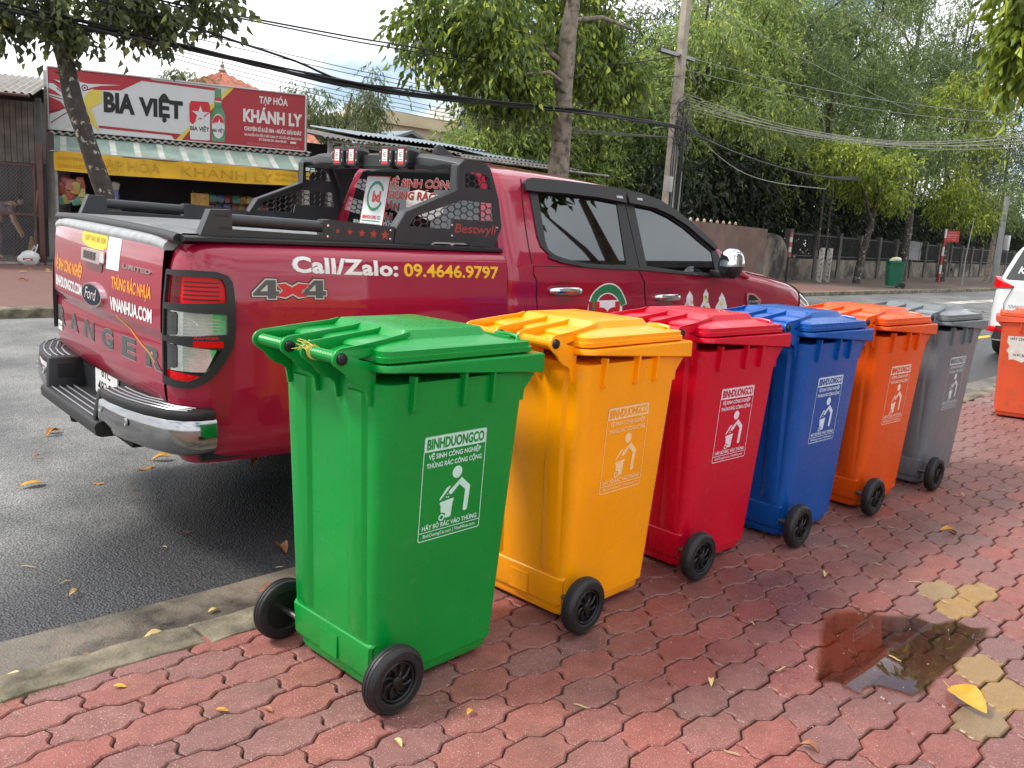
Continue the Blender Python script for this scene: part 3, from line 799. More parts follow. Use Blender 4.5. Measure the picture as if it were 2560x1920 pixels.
zs_b = [.44, .47, .50, .53, .56]+frange(.60, 1.20, 26)+[1.22, 1.24, 1.26, 1.275, 1.29, 1.30, 1.31, 1.32, 1.33, 1.338, 1.345]
us_b = frange(0, .24, 14)+frange(.26, UEND, 62)
side = arch_grid(S_bed, us_b, zs_b, AXR, .485, 0)
side.grid(lambda u, t: (lambda p: (p[0]+(.0), p[1]+t, 1.345-.002*(t > .05)))(S_bed(u, 1.345)), us_b, [0., .03, .08, .1])
bed = thing_bed = side.mesh('bed_side', M_RED, smooth=40)
o = link('bed_side', bed, TR)
lm = MB(); lm.v = [(x, -y, z) for x, y, z in side.v]; lm.f = [tuple(reversed(q)) for q in side.f]
lm.build('bed_side', M_RED, TR, smooth=40)
MB().box((.055, -.80, .70), (1.66, .80, 1.335)).build('bed_box', M_RED, TR, smooth=0); MB().box((.10, -.86, .46), (1.66, .86, .695)).build('bed_floor', M_DARK, TR, smooth=0)
MB().box((1.60, -.84, .30), (5.0, .84, .60)).box((.0, -.35, .40), (1.7, .35, .52)).cyl((1.2, -.8, .39), (1.2, .8, .39), .06).build('chassis', M_DARK, TR, smooth=0)
# black plastic cap along the bed rails and the folding cover
for s_ in (-1, 1):
    pr = [(.775, 1.343), (.838, 1.347), (.846, 1.352), (.846, 1.364), (.835, 1.370), (.775, 1.370)]
    MB().prism(pr, lambda u, v, w_, s_=s_: (w_, s_*u, v), .035, 1.665).build('rail_cap', M_TRIM, TR, recalc=True, smooth=30)
tn = MB()
NS_ = 13
for i in range(NS_):
    x0 = .045+i*1.60/NS_; x1 = x0+1.60/NS_-.006
    rg = [[Vector((x, y, z-.012*(abs(y)/.78)**3)) for y in frange(-.775, .775, 9)] for x, z in ((x0, 1.352), (x0+.004, 1.384), (x0+.012, 1.388), (x1-.012, 1.388), (x1-.004, 1.384), (x1, 1.352))]
    tn.loft(rg, closed=False, cap0=False, cap1=False)
tn.build('bed_cover', M_TONN, TR, smooth=30)
MB().tube([(.03, y, 1.366-.012*(abs(y)/.8)**3) for y in frange(-.80, .80, 17)], .022, 10).build('cover_end_rail', M_TRIM, TR, smooth=50)
# ---- tailgate
tg = MB().grid(S_tail, frange(-.748, .735, 40), [.68, .70, .72, .74]+frange(.78, .93, 8)+[.945, .955, .965, .975, .985, 1.0]+frange(1.03, 1.3, 12)+[1.325, 1.345])
tg.grid(lambda u, t: (lambda p: (p[0]+t, p[1], 1.345))(S_tail(u, 1.345)), frange(-.748, .735, 40), [0, .06])
tail = tg.build('tailgate', M_RED, TR, smooth=40)
cap = MB()
rg = []
for u in frange(-.752, .738, 21):
    x, y, z = S_tail(u, 1.33)
    e = .004*abs(u/.75)**8
    rg.append([Vector((x+a, y, b_-e*4)) for a, b_ in ((-.006, 1.318), (-.010, 1.330), (-.004, 1.346), (.012, 1.356), (.055, 1.362), (.06, 1.35), (.03, 1.32))])
cap.loft(rg).build('tailgate_cap', M_SILV, TR, recalc=True, smooth=40)
def on_tail(name, shape, mt, off=.0016, thick=0, cell=.02): return wrap(name, shape, S_tail, mt, tail, off=off, thick=thick, cell=cell)
def tl(s, y0, y1, z, h, bold=.02, **k): return fit(text2d(s, h, bold, **k), abs(y1-y0), (-(y0+y1)/2, z))
on_tail('lettering', tl('VỆ SINH CÔNG NGHIỆP', .71, .185, 1.098, .056, .03), M_ORG)
on_tail('lettering', tl('BINHDUONGCO.COM', .70, .195, 1.014, .052, .03), M_WHT)
on_tail('lettering', tl('THÙNG RÁC NHỰA', -.228, -.648, 1.101, .050, .03), M_ORG)
on_tail('lettering', tl('VINANHUA.COM', -.21, -.657, 1.006, .055, .03), M_WHT)
for i, ch in enumerate('RANGER'):
    u = -.655+i*(.645+.655)/5
    for bo, mt, of in ((.062, M_VSILV, .0012), (.048, M_VBLK, .0018), (.034, M_VGREY, .0024)):
        on_tail('letter', fit(text2d(ch, .084, bo), .150+(bo-.034)*.13, (u, .820-(bo-.034)*.04)), mt, off=of)
on_tail('lettering', tl('LIMITED', -.353, -.64, 1.198, .018, .04, wide=1.3), M_CHR, off=.001, thick=.004)
em = on_tail('oval_emblem', poly2d(circ((-.008, 1.040), .142, 36, .056)), M_CHR, off=.0, thick=.014)
on_tail('emblem_face', poly2d(circ((-.008, 1.040), .128, 36, .046)), mat('emblem blue', (.004, .010, .035), .4, spec=.2), off=.0152)
on_tail('emblem_script', fit(text2d('Ford', .055, .006, shear=.35), .17, (-.008, 1.020)), M_VSILV, off=.0165)
M_SAT = mat('satin chrome', (.78, .79, .80), .22, metal=1)
on_tail('handle_recess', poly2d(rrect(-.118, 1.150, .105, 1.215, .02)), mat('recess shade red paint', (.12, .003, .014), .35, coat=1), off=.0008, thick=.002)  # shade of the recess put into a darker copy of the red
wrap('tailgate_handle', poly2d(rrect(-.132, 1.188, .135, 1.246, .012)), S_tail, M_SAT, tail, off=.002, thick=.022, cell=.02)
wrap('handle_slots', join2d(*[poly2d(rect(-.095+i*.045, 1.200, -.056+i*.045, 1.236)) for i in range(4)]), S_tail, mat('smoked chrome', (.12, .125, .13), .15, metal=1), tail, off=.0245, cell=0)
ry_ = random.Random(8)
yb = [(u+ry_.uniform(-.008, .008), v+ry_.uniform(-.005, .005)) for u, v in [(-.20, 1.262), (-.1, 1.25), (0, 1.252), (.1, 1.256), (.15, 1.268), (.155, 1.30), (.14, 1.327), (.05, 1.330), (-.05, 1.326), (-.15, 1.330), (-.205, 1.318), (-.21, 1.29)]]
on_tail('yellow_label', poly2d(yb), mat('lime yellow vinyl', (.62, .56, .03), .45), off=.0012)
on_tail('label_lettering', tl('QUÉT VÀO MÃ XEM', .165, -.125, 1.280, .024, .02), mat('ochre ink', (.50, .25, .01), .5), off=.0018)
on_tail('white_label', poly2d([(.148, 1.176), (.302, 1.178), (.322, 1.327), (.166, 1.329)]), M_WHT, off=.0012)
on_tail('small_white_label', poly2d(rrect(-.735, .775, -.645, .825, .005)), M_WHT, off=.003)
on_tail('label_lettering', tl('ĐĂNG KIỂM', .725, .655, .795, .012), M_VGREY, off=.0036)
on_tail('fallen_leaf_stem', strip([(.29, .985), (.40, .945), (.52, .900), (.60, .875), (.655, .842)], .007), mat('leaf stalk', (.50, .22, .04), .6), off=.002, thick=.002)
# ---- lamps and their black guards, both flanks
for S, s_ in ((S_bed, 1), (MIR(S_bed), -1)):
    fx = (lambda p: [(s_*u, v) for u, v in p])
    GO = [(.012, 1.232), (.13, 1.238), (.225, 1.236), (.268, 1.222), (.286, 1.195), (.296, 1.10), (.297, 1.03), (.288, .945), (.262, .89), (.225, .838), (.190, .800), (.150, .778), (.100, .772), (.045, .776), (.012, .783)]
    H1 = [(.022, 1.104), (.262, 1.116), (.260, 1.175), (.246, 1.206), (.205, 1.214), (.022, 1.212)]
    H2 = [(.022, .974), (.265, .992), (.265, 1.070), (.022, 1.080)]
    H3 = [(.022, .815), (.060, .802), (.125, .800), (.172, .824), (.215, .874), (.242, .928), (.140, .940), (.022, .954)]
    wrap('lamp_housing', poly2d(fx([(.02, .79), (.15, .79), (.26, .93), (.285, 1.1), (.26, 1.22), (.02, 1.22)])), S, M_DARK, TR, off=.003, cell=.03)
    wrap('lamp_guard', poly2d(fx(GO), fx(H1), fx(H2), fx(H3)), S, M_TRIM, TR, off=.001, thick=.021, cell=.03, smooth=30)
    tl_ = wrap('tail_lamp', poly2d(fx([(.02, 1.100), (.266, 1.112), (.266, 1.20), (.245, 1.216), (.02, 1.216)])), S, M_LRED, TR, off=.006, cell=.03)
    wrap('lamp_shade', poly2d(fx([(.03, 1.107), (.085, 1.107), (.085, 1.208), (.03, 1.208)])), S, M_LDRED, tl_, off=.0075, cell=.03)
    wrap('lamp_lines', join2d(*[poly2d(fx(rect(.10, 1.122+.0165*i, .238, 1.1285+.0165*i))) for i in range(5)]), S, M_LDRED, tl_, off=.0078, cell=.03)
    for (z0, z1, u1) in ((.970, 1.082, .268), (.838, .955, .236)):
        r_ = wrap('reverse_lamp', poly2d(fx([(.02, z0), (u1-(.05 if z0 < .9 else 0), z0), (u1, z1-.01), (.02, z1)])), S, M_LCLR, TR, off=.006, cell=.03)
        wrap('lamp_bowl', poly2d(fx(rrect(.034, z0+.010, .078, z1-.010, .012))), S, M_LSMK, r_, off=.0078, thick=.004, cell=.03)
        wrap('lamp_lines', join2d(*[poly2d(fx(rect(.105, z0+.012+.013*i, u1-.03-(.05 if z0 < .9 else 0)*(1-i/6), z0+.0145+.013*i))) for i in range(6)]), S, M_VSILV, r_, off=.0075, cell=.03)
    wrap('reflector', poly2d(fx([(.02, .805), (.06, .798), (.13, .798), (.165, .822), (.10, .832), (.02, .838)])), S, M_LRED, TR, off=.007, cell=.03)
    wrap('side_reflector', poly2d(fx(rect(.144, .940, .248, .964))), S, M_LRED, TR, off=.0226, thick=.002, cell=.03)
    if s_ == 1: wrap('guard_lettering', fit(text2d('RANGER', .012, .02, wide=1.4), .085, (.19, .972)), S, M_VRED, TR, off=.0232, cell=.03)
# ---- lettering on the right flank
def on_side(name, shape, mt, off=.0015, cell=.05): return wrap(name, shape, S_bed, mt, TR, off=off, cell=cell)
on_side('lettering_edge', fit(text2d('Call/Zalo:', .064, .046, space=1.06), .532, (.812, 1.236), rot=-.024), mat('pale grey vinyl', (.45, .42, .42), .5), off=.0012)
on_side('lettering', fit(text2d('Call/Zalo:', .064, .032, space=1.06), .522, (.812, 1.236), rot=-.024), M_WHT, off=.002)
on_side('lettering', fit(text2d('09.4646.9797', .058, .026), .580, (1.398, 1.226), rot=-.012), M_YEL)
def four(ox, s_=1.):
    q = [(0, .022), (.055, .075), (.098, .075), (.098, .030), (.112, .030), (.112, .012), (.098, .012), (.098, 0), (.062, 0), (.062, .012), (0, .012)]
    h = [(.030, .030), (.062, .030), (.062, .058)]
    return [(ox+x*s_, 1.132+y) for x, y in q], [(ox+x*s_, 1.132+y) for x, y in h]
def grow(p, k):
    c_ = np.mean(np.array(p), 0); n = len(p); a2 = sum(p[i-1][0]*p[i][1]-p[i][0]*p[i-1][1] for i in range(n))
    r = []
    for i in range(n):
        p0, p1, p2 = Vector(p[i-1]), Vector(p[i]), Vector(p[(i+1) % n])
        t = ((p1-p0).normalized()+(p2-p1).normalized()); t = t.normalized() if t.length > .1 else (p2-p1).normalized(); nn = Vector((t.y, -t.x))*(1 if a2 > 0 else -1); r.append(tuple(p1+nn*k))
    return r
fa, ha = four(.375); fb, hb = four(.592)
X4 = [(.478, 1.19), (.515, 1.193), (.545, 1.178), (.575, 1.193), (.63, 1.19), (.592, 1.166), (.585, 1.155), (.615, 1.140), (.575, 1.137), (.548, 1.152), (.515, 1.137), (.475, 1.142), (.505, 1.165)]
for k, mt, of in ((.012, M_VBLK, .0011), (.007, M_VSILV, .0016)):
    on_side('four_by_four_badge', join2d(poly2d(grow(fa, k)), poly2d(grow(fb, k)), poly2d(grow(X4, k))), mt, off=of)
on_side('four_by_four_badge', poly2d(fa, ha), M_VGREY, off=.0022); on_side('four_by_four_badge', poly2d(fb, hb), M_VGREY, off=.0022)
on_side('four_by_four_badge', poly2d(X4), M_VRED, off=.0026)
# arch trims
for s_ in (-1, 1):
    for ax, nm in ((AXR, 0), (AXF, 1)):
        rg = []
        for a in frange(-.12, pi+.12, 40):
            x, z = ax+.485*cos(a), AZ+.485*sin(a)
            y = .958 if nm == 0 else .948
            rg.append([Vector((ax+r_*cos(a), s_*(y+d), AZ+r_*sin(a))) for r_, d in ((.475, -.10), (.478, -.004), (.49, .012), (.545, .010), (.553, -.012), (.553, -.06))])
        MB().loft(rg, closed=False, cap0=False, cap1=False).build('wheel_arch_trim', M_TRIM, TR, recalc=True, smooth=50)
        Mx = Matrix.Translation((ax, s_*.80, .385-(.03 if s_ > 0 else 0))) @ Matrix.Rotation(pi/2*(1 if s_ < 0 else -1), 4, 'X')
        rim = MB().lathe([(.0, .07), (.05, .075), (.06, .05), (.19, .04), (.215, .09), (.228, .10), (.228, -.1), (.0, -.1)], 36, Mx)
        for k in range(6):
            a = k*pi/3; c_, s2 = cos(a), sin(a)
            rim.prism([(.04, -.03), (.215, -.045), (.215, .045), (.04, .03)], lambda u, v, w_, c_=c_, s2=s2, Mx=Mx: Mx @ Vector((u*c_-v*s2, u*s2+v*c_, w_)), .045, .092)
        rm = rim.build('wheel', mat('alloy', (.35, .35, .36), .3, metal=1), TR, recalc=True, smooth=30)
        MB().lathe([(.222, -.12), (.24, -.13), (.33, -.135), (.372, -.12), (.385, -.09), (.378, -.085), (.378, -.075), (.387, -.07), (.387, -.01), (.379, -.006), (.379, .006), (.387, .01), (.387, .07), (.378, .075), (.378, .085), (.385, .09), (.372, .12), (.33, .135), (.24, .13), (.222, .12)], 56, Mx).build('tyre', M_TYRE, rm, recalc=True, smooth=35)
# ---- rear bumper
BC = [(-.150, .40), (-.147, .50), (-.130, .62), (-.098, .75), (-.050, .86), (.005, .922), (.065, .945), (.125, .948)]
for s_ in (-1, 1):
    pl = [(x, y) for x, y in BC]+[(.125, .86), (.02, .80), (.012, .40)]
    MB().prism(pl, lambda u, v, w_, s_=s_: (u, s_*v, w_), .655, .690).build('bumper_step', M_TRIM, TR, recalc=True, bevel=.008, smooth=40)
    for k in range(4):
        o_ = .022+k*.028
        pts = [(x+o_*(1-.2*(y > .8)), s_*(y-o_*(.5 if y > .7 else 0)), .6915) for x, y in BC[:6]]
        MB().tube(pts, .0042, 6).build('step_rib', mat('polished step rib', (.20, .205, .21), .25, spec=.8), TR, smooth=50)
    ch = MB(); rg = []
    for i, (x, y) in enumerate(BC):
        x2, y2 = BC[min(i+1, 7)]; x0, y0 = BC[max(i-1, 0)]; d = Vector((x2-x0, y2-y0)).normalized(); nrm = Vector((d.y, -d.x)); nrm = -nrm if nrm.dot(Vector((-1, .4))) < 0 else nrm
        rg.append([Vector((x+nrm.x*k, s_*(y+nrm.y*k), z)) for z, k in ((.654, -.006), (.645, .002), (.61, .008), (.57, .007), (.54, -.002), (.515, -.020), (.500, -.050), (.495, -.09))])
    chb = ch.loft(rg, closed=False, cap0=False, cap1=False).build('bumper_corner', mat('dulled bumper chrome', (.36, .365, .37), .14, metal=1, rvar=.08, var=.2, vscale=7), TR, recalc=True, smooth=60)
    for x, y, z in ((-.157, .435, .617), (-.129, .66, .605)):
        MB().lathe([(.017, -.004), (.017, .004), (.0135, .005), (.012, .0015), (.0, .001)], 18, Matrix.Translation((x, s_*y, z)) @ Matrix.Rotation(-pi/2, 4, 'Y') @ Matrix.Rotation(s_*(.2 if y > .5 else 0), 4, 'X')).build('parking_sensor', M_SILV, chb, smooth=40)
    # inner cheek of the step with its pocket
    MB().prism([(.012, .535), (-.165, .535), (-.150, .69), (.012, .69)], lambda u, v, w_, s_=s_: (u, s_*(.40+w_-(.69-v)*.25), v), -.03, .012).build('step_cheek', M_TRIM, TR, recalc=True, bevel=.01, smooth=40)
MB().prism([(-.03, .595), (-.118, .595), (-.112, .662), (-.03, .662)], lambda u, v, w_: (u, .40-.035-(.69-v)*.25+w_, v), -.0035, .0).build('step_pocket', M_DARK, TR, recalc=True, bevel=.008)
MB().prism([(.02, .548), (-.155, .553), (-.172, .546), (-.178, .53), (-.172, .495), (-.15, .485), (.02, .485)], lambda u, v, w_: (u, w_, v), -.42, .42).build('bumper_centre_step', M_TRIM, TR, recalc=True, smooth=40)
for k in range(4):
    x = -.145+k*.032
    MB().tube([(x, -.36, .553), (x, .34, .553)], .004, 6).build('step_rib', MATS['polished step rib'], TR, smooth=50)
MB().box((.004, -.42, .49), (.05, .42, .70)).build('plate_panel', M_TRIM, TR, smooth=0)
S_pl = lambda u, v: (.000, -u, v)
npl = wrap('number_plate', poly2d(rrect(-.135, .560, .175, .718, .01)), S_pl, mat('plate white', (.70, .71, .68), .35, var=.08, vscale=20), TR, off=0, thick=.006, cell=0)
wrap('plate_number', join2d(fit(text2d('61C', .055, .012), .125, (.02, .650)), fit(text2d('483.79', .055, .012), .235, (.02, .575))), S_pl, M_VBLK, npl, off=.0066, cell=0)
MB().lathe([(.0, .03), (.028, .015), (.03, 0), (.022, -.03), (.0, -.03)], 14, Matrix.Translation((-.10, .12, .455))).build('tow_ball', M_DARK, TR)
# ---- cab
ZT = ([1.66, 1.9, 2.12, 2.385, 2.67, 2.85, 3.0, 3.1, 3.2, 3.35, 3.5, 3.62, 3.74, 3.84, 3.95, 4.14, 4.48, 4.70, 4.85, 4.98, 5.08, 5.13],
      [1.765, 1.775, 1.772, 1.764, 1.750, 1.735, 1.715, 1.692, 1.660, 1.585, 1.500, 1.430, 1.355, 1.300, 1.283, 1.262, 1.212, 1.165, 1.115, 1.05, .97, .90])
def zt(x): return interp(*ZT, x)
def zb(x): return interp([3.5, 3.84, 4.5, 5.0, 5.13], [1.295, 1.235, 1.16, .99, .84], x)
def xin(x): return interp([4.2, 4.6, 4.85, 5.0, 5.08, 5.13], [0, .02, .07, .16, .28, .40], x)         # nose rounding in plan
LZ = [.40, .44, .50, .60, .72, .86, .98, 1.06, 1.10, 1.135, 1.17, 1.21, 1.25, 1.28, 1.295]
LY = [.09, .05, .03, .012, .002, .0, .0, .003, .008, .014, .012, .010, .016, .022, .027]
def low_y(z, x=2.5):
    z_ = z if x < 3.5 else .40+(z-.40)*(1.295-.40)/max(.2, zb(x)-.40)
    return -.932+interp(LZ, LY, z_)+xin(x)-(flare(x, z, AXF)*.7 if x > 3.6 else 0)
def S_low(x, z): return (x, low_y(z, x), z)
def S_green(x, z): return (x, -.905+.5*(z-1.295), z)
def section(x):
    P_ = []
    b_, t_ = zb(x), zt(x); ins = 0.
    if x < 1.72: ins = interp([1.66, 1.675, 1.70, 1.72], [.05, .022, .006, 0], x)
    for z in LZ: zz = .40+(z-.40)*(b_-.40)/(1.295-.40); P_.append((x, low_y(zz, x)+ins, zz))
    yb = P_[-1][1]
    if x < 3.86:
        te = t_-.05
        k = sm((x-3.5)/.36)
        for i in range(1, 7):
            z = b_+(te-b_)*i/6; P_.append((x, -.905+.5*(z-1.295)+ins*1.0, z))
        ye = P_[-1][1]; crown = .042+.03*sm((x-2.9)/.5)
        for f_, h_ in ((.03, .025), (.065, .043), (.11, .055), (.2, .066)): P_.append((x, ye+f_, te+h_))
        for f_ in (.35, .6, .85, 1.0): P_.append((x, (ye+.2)*(1-f_), te+.066+crown*(1-(1-f_)**2)))
    else:
        te = t_
        for i in range(1, 7):
            f_ = i/6; P_.append((x, yb+.10*f_, b_+(te-b_)*sin(f_*pi/2)))
        ye = P_[-1][1]
        for f_, h_ in ((.03, .004), (.065, .008), (.11, .012), (.2, .018)): P_.append((x, ye+f_, te+h_))
        for f_ in (.35, .6, .85, 1.0): P_.append((x, (ye+.2)*(1-f_), te+.018+.03*(1-(1-f_)**2)))
    # the cab's back leans forward
    k = 1-sm((x-1.66)/.35)
    return [Vector((p[0]+k*.11*max(0, p[2]-1.30), p[1], p[2])) for p in P_]
xs_c = [1.66, 1.668, 1.68, 1.70, 1.72, 1.78]+frange(1.86, 3.0, 20)+frange(3.05, 3.84, 18)+[3.862, 3.9, 3.95]+frange(4.0, 4.85, 20)+[4.9, 4.94, 4.98, 5.02, 5.05, 5.08, 5.105, 5.13]
secs = [section(x) for x in xs_c]; nP = len(secs[0])
cab = MB(); wind = MB()
for s_ in (1, -1):
    vs = [Vector((p.x, p.y*s_, p.z)) for r in secs for p in r]; fs = []; fw = []
    for i in range(len(secs)-1):
        for j in range(nP-1):
            q = (i*nP+j, (i+1)*nP+j, (i+1)*nP+j+1, i*nP+j+1)
            if s_ < 0: q = q[::-1]
            xm_ = xs_c[i]; zc = secs[i][j].z
            if all(hypot(vs[k].x-AXF, vs[k].z-AZ) < .49 for k in q): continue
            (fw if (3.05 <= xm_ < 3.84 and j >= 25) else fs).append(q)
    for k, p in enumerate(vs):
        d = Vector((p.x-AXF, p.z-AZ))
        if d.length < .49: d = d.normalized()*.49; vs[k] = Vector((AXF+d.x, p.y, AZ+d.y))
    cab.add(vs, fs); wind.add(vs, fw)
back = secs[0]
cab.add([p for p in back]+[Vector((p.x, -p.y, p.z)) for p in back], [(j, j+1, j+1+nP, j+nP) for j in range(nP-1)])
fr_ = secs[-1]
cab.add([p for p in fr_]+[Vector((p.x, -p.y, p.z)) for p in fr_], [(j+nP, j+1+nP, j+1, j) for j in range(nP-1)])
cab_o = cab.build('cab', M_RED, TR, smooth=38)
wind.build('windscreen', M_GLASS, TR, smooth=50)
# door panels, seams and glass on both flanks
VIS_R = [(1.9, 1.700), (1.92, 1.722), (1.967, 1.733), (2.232, 1.737), (2.502, 1.735), (2.728, 1.726), (2.712, 1.650), (2.472, 1.665), (2.204, 1.668), (1.951, 1.662), (1.901, 1.664)]
VIS_F = [(2.744, 1.725), (2.878, 1.717), (3.054, 1.686), (3.206, 1.626), (3.341, 1.553), (3.46, 1.477), (3.532, 1.415), (3.501, 1.405), (3.397, 1.463), (3.264, 1.543), (3.125, 1.600), (2.98, 1.636), (2.813, 1.647), (2.739, 1.650)]
TRIM_R = [(1.940, 1.675), (2.716, 1.668), (2.690, 1.287), (2.45, 1.286), (2.228, 1.292), (2.120, 1.305), (2.045, 1.318), (1.97, 1.345), (1.925, 1.385), (1.915, 1.44)]
GLS_R = [(2.000, 1.672), (2.645, 1.664), (2.580, 1.303), (2.4, 1.302), (2.233, 1.307), (2.140, 1.318), (2.065, 1.332), (2.007, 1.348), (1.970, 1.372), (1.965, 1.42)]
TRIM_F = [(2.722, 1.660), (2.813, 1.660), (2.994, 1.645), (3.137, 1.604), (3.277, 1.546), (3.412, 1.470), (3.539, 1.397), (3.560, 1.30), (3.530, 1.245), (3.036, 1.268), (2.696, 1.287)]
GLS_F = [(2.800, 1.648), (2.973, 1.634), (3.117, 1.594), (3.254, 1.531), (3.371, 1.458), (3.470, 1.395), (3.455, 1.262), (3.041, 1.280), (2.765, 1.300)]
DOOR_R = [(1.838, 1.285), (2.676, 1.283), (2.730, 1.208), (2.757, 1.10), (2.762, .95), (2.762, .50), (1.99, .50), (1.96, .62), (1.91, .78), (1.880, .93), (1.874, 1.05), (1.860, 1.205), (1.835, 1.25)]
DOOR_F = [(2.690, 1.283), (3.60, 1.262), (3.70, 1.218), (3.765, 1.123), (3.80, 1.02), (3.81, .85), (3.80, .50), (2.776, .50), (2.776, .95), (2.771, 1.10), (2.744, 1.21)]
M_GAP = mat('panel gap', (.004, .004, .004), .8)
for S0, S1, s_ in ((S_low, S_green, 1), (MIR(S_low), MIR(S_green), -1)):
    fx = (lambda p: [(s_*u, v) for u, v in p])
    for D, hx0, hx1, hz, nm in ((DOOR_R, 1.95, 2.195, 1.160, 'door'), (DOOR_F, 2.845, 3.085, 1.118, 'door')):
        wrap('door_gap', poly2d(fx(grow(D, .006))), S0, M_GAP, TR, off=.0012, cell=.05)
        d = wrap(nm, poly2d(fx(D)), S0, M_RED, TR, off=.0005, thick=.0035, cell=.03, smooth=30)
        cx = (hx0+hx1)/2
        wrap('handle_cup', poly2d(fx(circ((cx-.01, hz-.004), .075, 24, .062))), S0, mat('cup shade red paint', (.20, .004, .02), .3, coat=1), d, off=.0046, cell=.03)
        hb_ = MB(); rg = []
        for t in frange(0, 1, 13):
            u = hx0+(hx1-hx0)*t; sw = sin(pi*min(1, max(0, t)))**.35
            p = Vector(S0(s_*u, hz)); n_ = Vector((0, -s_, 0))
            c_ = p+n_*(.012+.026*sw); hh = .011+.010*sw
            rg.append([c_+Vector((0, 0, hh*sin(a)))+n_*(.009*cos(a)) for a in frange(0, 2*pi*7/8, 8)])
        hb_.loft(rg).build('door_handle', M_CHR, d, recalc=True, smooth=60)
    for seam in ([(1.905, 1.735), (1.875, 1.62), (1.852, 1.50), (1.838, 1.40), (1.828, 1.30)],):
        wrap('door_gap', strip(fx(seam), .007), S1, M_GAP, TR, off=.0012, cell=.04)
    wrap('window_frame', poly2d(fx(TRIM_R), fx(GLS_R)), S1, M_TRIM, TR, off=.0005, thick=.0065, cell=.05)
    wrap('window_frame', poly2d(fx(TRIM_F), fx(GLS_F)), S1, M_TRIM, TR, off=.0005, thick=.0065, cell=.05)
    wrap('window_glass', poly2d(fx(GLS_R)), S1, M_FILM, TR, off=.0025, cell=0)
    wrap('window_glass', poly2d(fx(GLS_F)), S1, M_FILM, TR, off=.0025, cell=0)
    wrap('rain_visor', poly2d(fx(VIS_R)), S1, M_TRIM, TR, off=.003, thick=.024, cell=.05, smooth=30)
    wrap('rain_visor', poly2d(fx(VIS_F)), S1, M_TRIM, TR, off=.003, thick=.024, cell=.05, smooth=30)
    wrap('belt_moulding', strip(fx([(1.96, 1.335), (2.05, 1.312), (2.23, 1.290), (2.45, 1.283), (2.69, 1.282), (3.04, 1.266), (3.54, 1.243)]), .014), S1, M_VBLK, TR, off=.006, thick=.005, cell=.06)
    wrap('fender_vent', poly2d(fx([(3.835, 1.140), (3.93, 1.136), (4.03, 1.090), (4.01, 1.038), (3.86, 1.046)])), S0, M_CHR, TR, off=.002, thick=.010, cell=.03)
    wrap('vent_grille', join2d(poly2d(fx([(3.865, 1.128), (3.92, 1.126), (3.995, 1.090), (3.865, 1.090)])), poly2d(fx(rect(3.89, 1.050, 3.985, 1.072)))), S0, M_VBLK, TR, off=.0128, cell=.03)
    wrap('bonnet_gap', strip(fx([(3.84, 1.275), (4.0, 1.245), (4.3, 1.190), (4.6, 1.135), (4.75, 1.10)]), .008), lambda u, v, S0=S0: (u, (low_y(zb(abs(u)), abs(u))+.02)*(1 if u > 0 else -1) if False else S0(u, min(v, zb(abs(u))))[1], v), M_GAP, TR, off=.0015, cell=.05) if False else None
    if s_ == 1:
        wrap('visor_lettering', fit(text2d('RANGER', .014, .03, wide=1.3), .055, (2.66, 1.672)), S1, M_WHT, TR, off=.0278, cell=0)
        wrap('visor_lettering', fit(text2d('RANGER', .014, .03, wide=1.3), .05, (2.845, 1.672)), S1, M_WHT, TR, off=.0278, cell=0)
        S0d = lambda u, v: (lambda p: (p[0], p[1]-.004, p[2]))(S_low(u, v))
        lw = wrap('company_emblem', join2d(poly2d(arc_band((2.425, 1.035), .108, .172, .28, 2*pi-.55, 40, .98)), poly2d(rect(2.29, .985, 2.55, 1.105))), S0d, M_WHT, TR, off=.0012, cell=.04)
        wrap('emblem_arc', poly2d(arc_band((2.425, 1.035), .116, .164, .30, 2*pi-.58, 40, .98)), S0d, M_VGRN, lw, off=.0022, cell=.04)
        wrap('emblem_field', poly2d(rect(2.262, .985, 2.295, 1.10)), S0d, M_RED, lw, off=.0023, cell=.04)
        wrap('emblem_letters', fit(text2d('bd', .105, .05), .215, (2.42, .993)), S0d, M_VRED, lw, off=.0024, cell=.04)
        # three cut-out stickers on the front door
        rng = random.Random(2)
        for x0, x1, zt_, cols in ((3.131, 3.262, 1.158, ((.60, .72, .80), (.75, .35, .30))), (3.31, 3.425, 1.173, ((.62, .68, .30), (.10, .28, .12))), (3.483, 3.622, 1.146, ((.55, .72, .70), (.75, .60, .15)))):
            cx = (x0+x1)/2; hw = (x1-x0)/2
            ol = [(cx-hw, 1.0), (cx+hw, 1.0), (cx+hw*.95, 1.05), (cx+hw*.55, 1.09), (cx+hw*.5, zt_-.035), (cx+hw*.1, zt_-.012), (cx, zt_), (cx-hw*.15, zt_-.02), (cx-hw*.45, zt_-.04), (cx-hw*.5, 1.09), (cx-hw*.95, 1.05)]
            st = wrap('door_sticker', poly2d([(u+rng.uniform(-.006, .006), v) for u, v in ol]), S0d, M_WHT, TR, off=.0012, cell=0)
            for k in range(9):
                c_ = (cx+rng.uniform(-hw*.4, hw*.4), rng.uniform(1.02, zt_-.05))
                wrap('sticker_print', poly2d(circ(c_, rng.uniform(.008, .02), 7, rng.uniform(.006, .024))), S0d, mat('print %d %g' % (k % 2, x0), cols[k % 2], .5), st, off=.0018+.0001*k, cell=0)
        wb_ = wrap('door_sticker', poly2d(rrect(2.86, .985, 3.10, 1.050, .008)), S0d, M_WHT, TR, off=.0012, cell=0)
        wrap('sticker_print', fit(text2d('@BINHDUONGCO', .022, .02), .21, (2.98, 1.012)), S0d, M_VGRN, wb_, off=.002, cell=0)
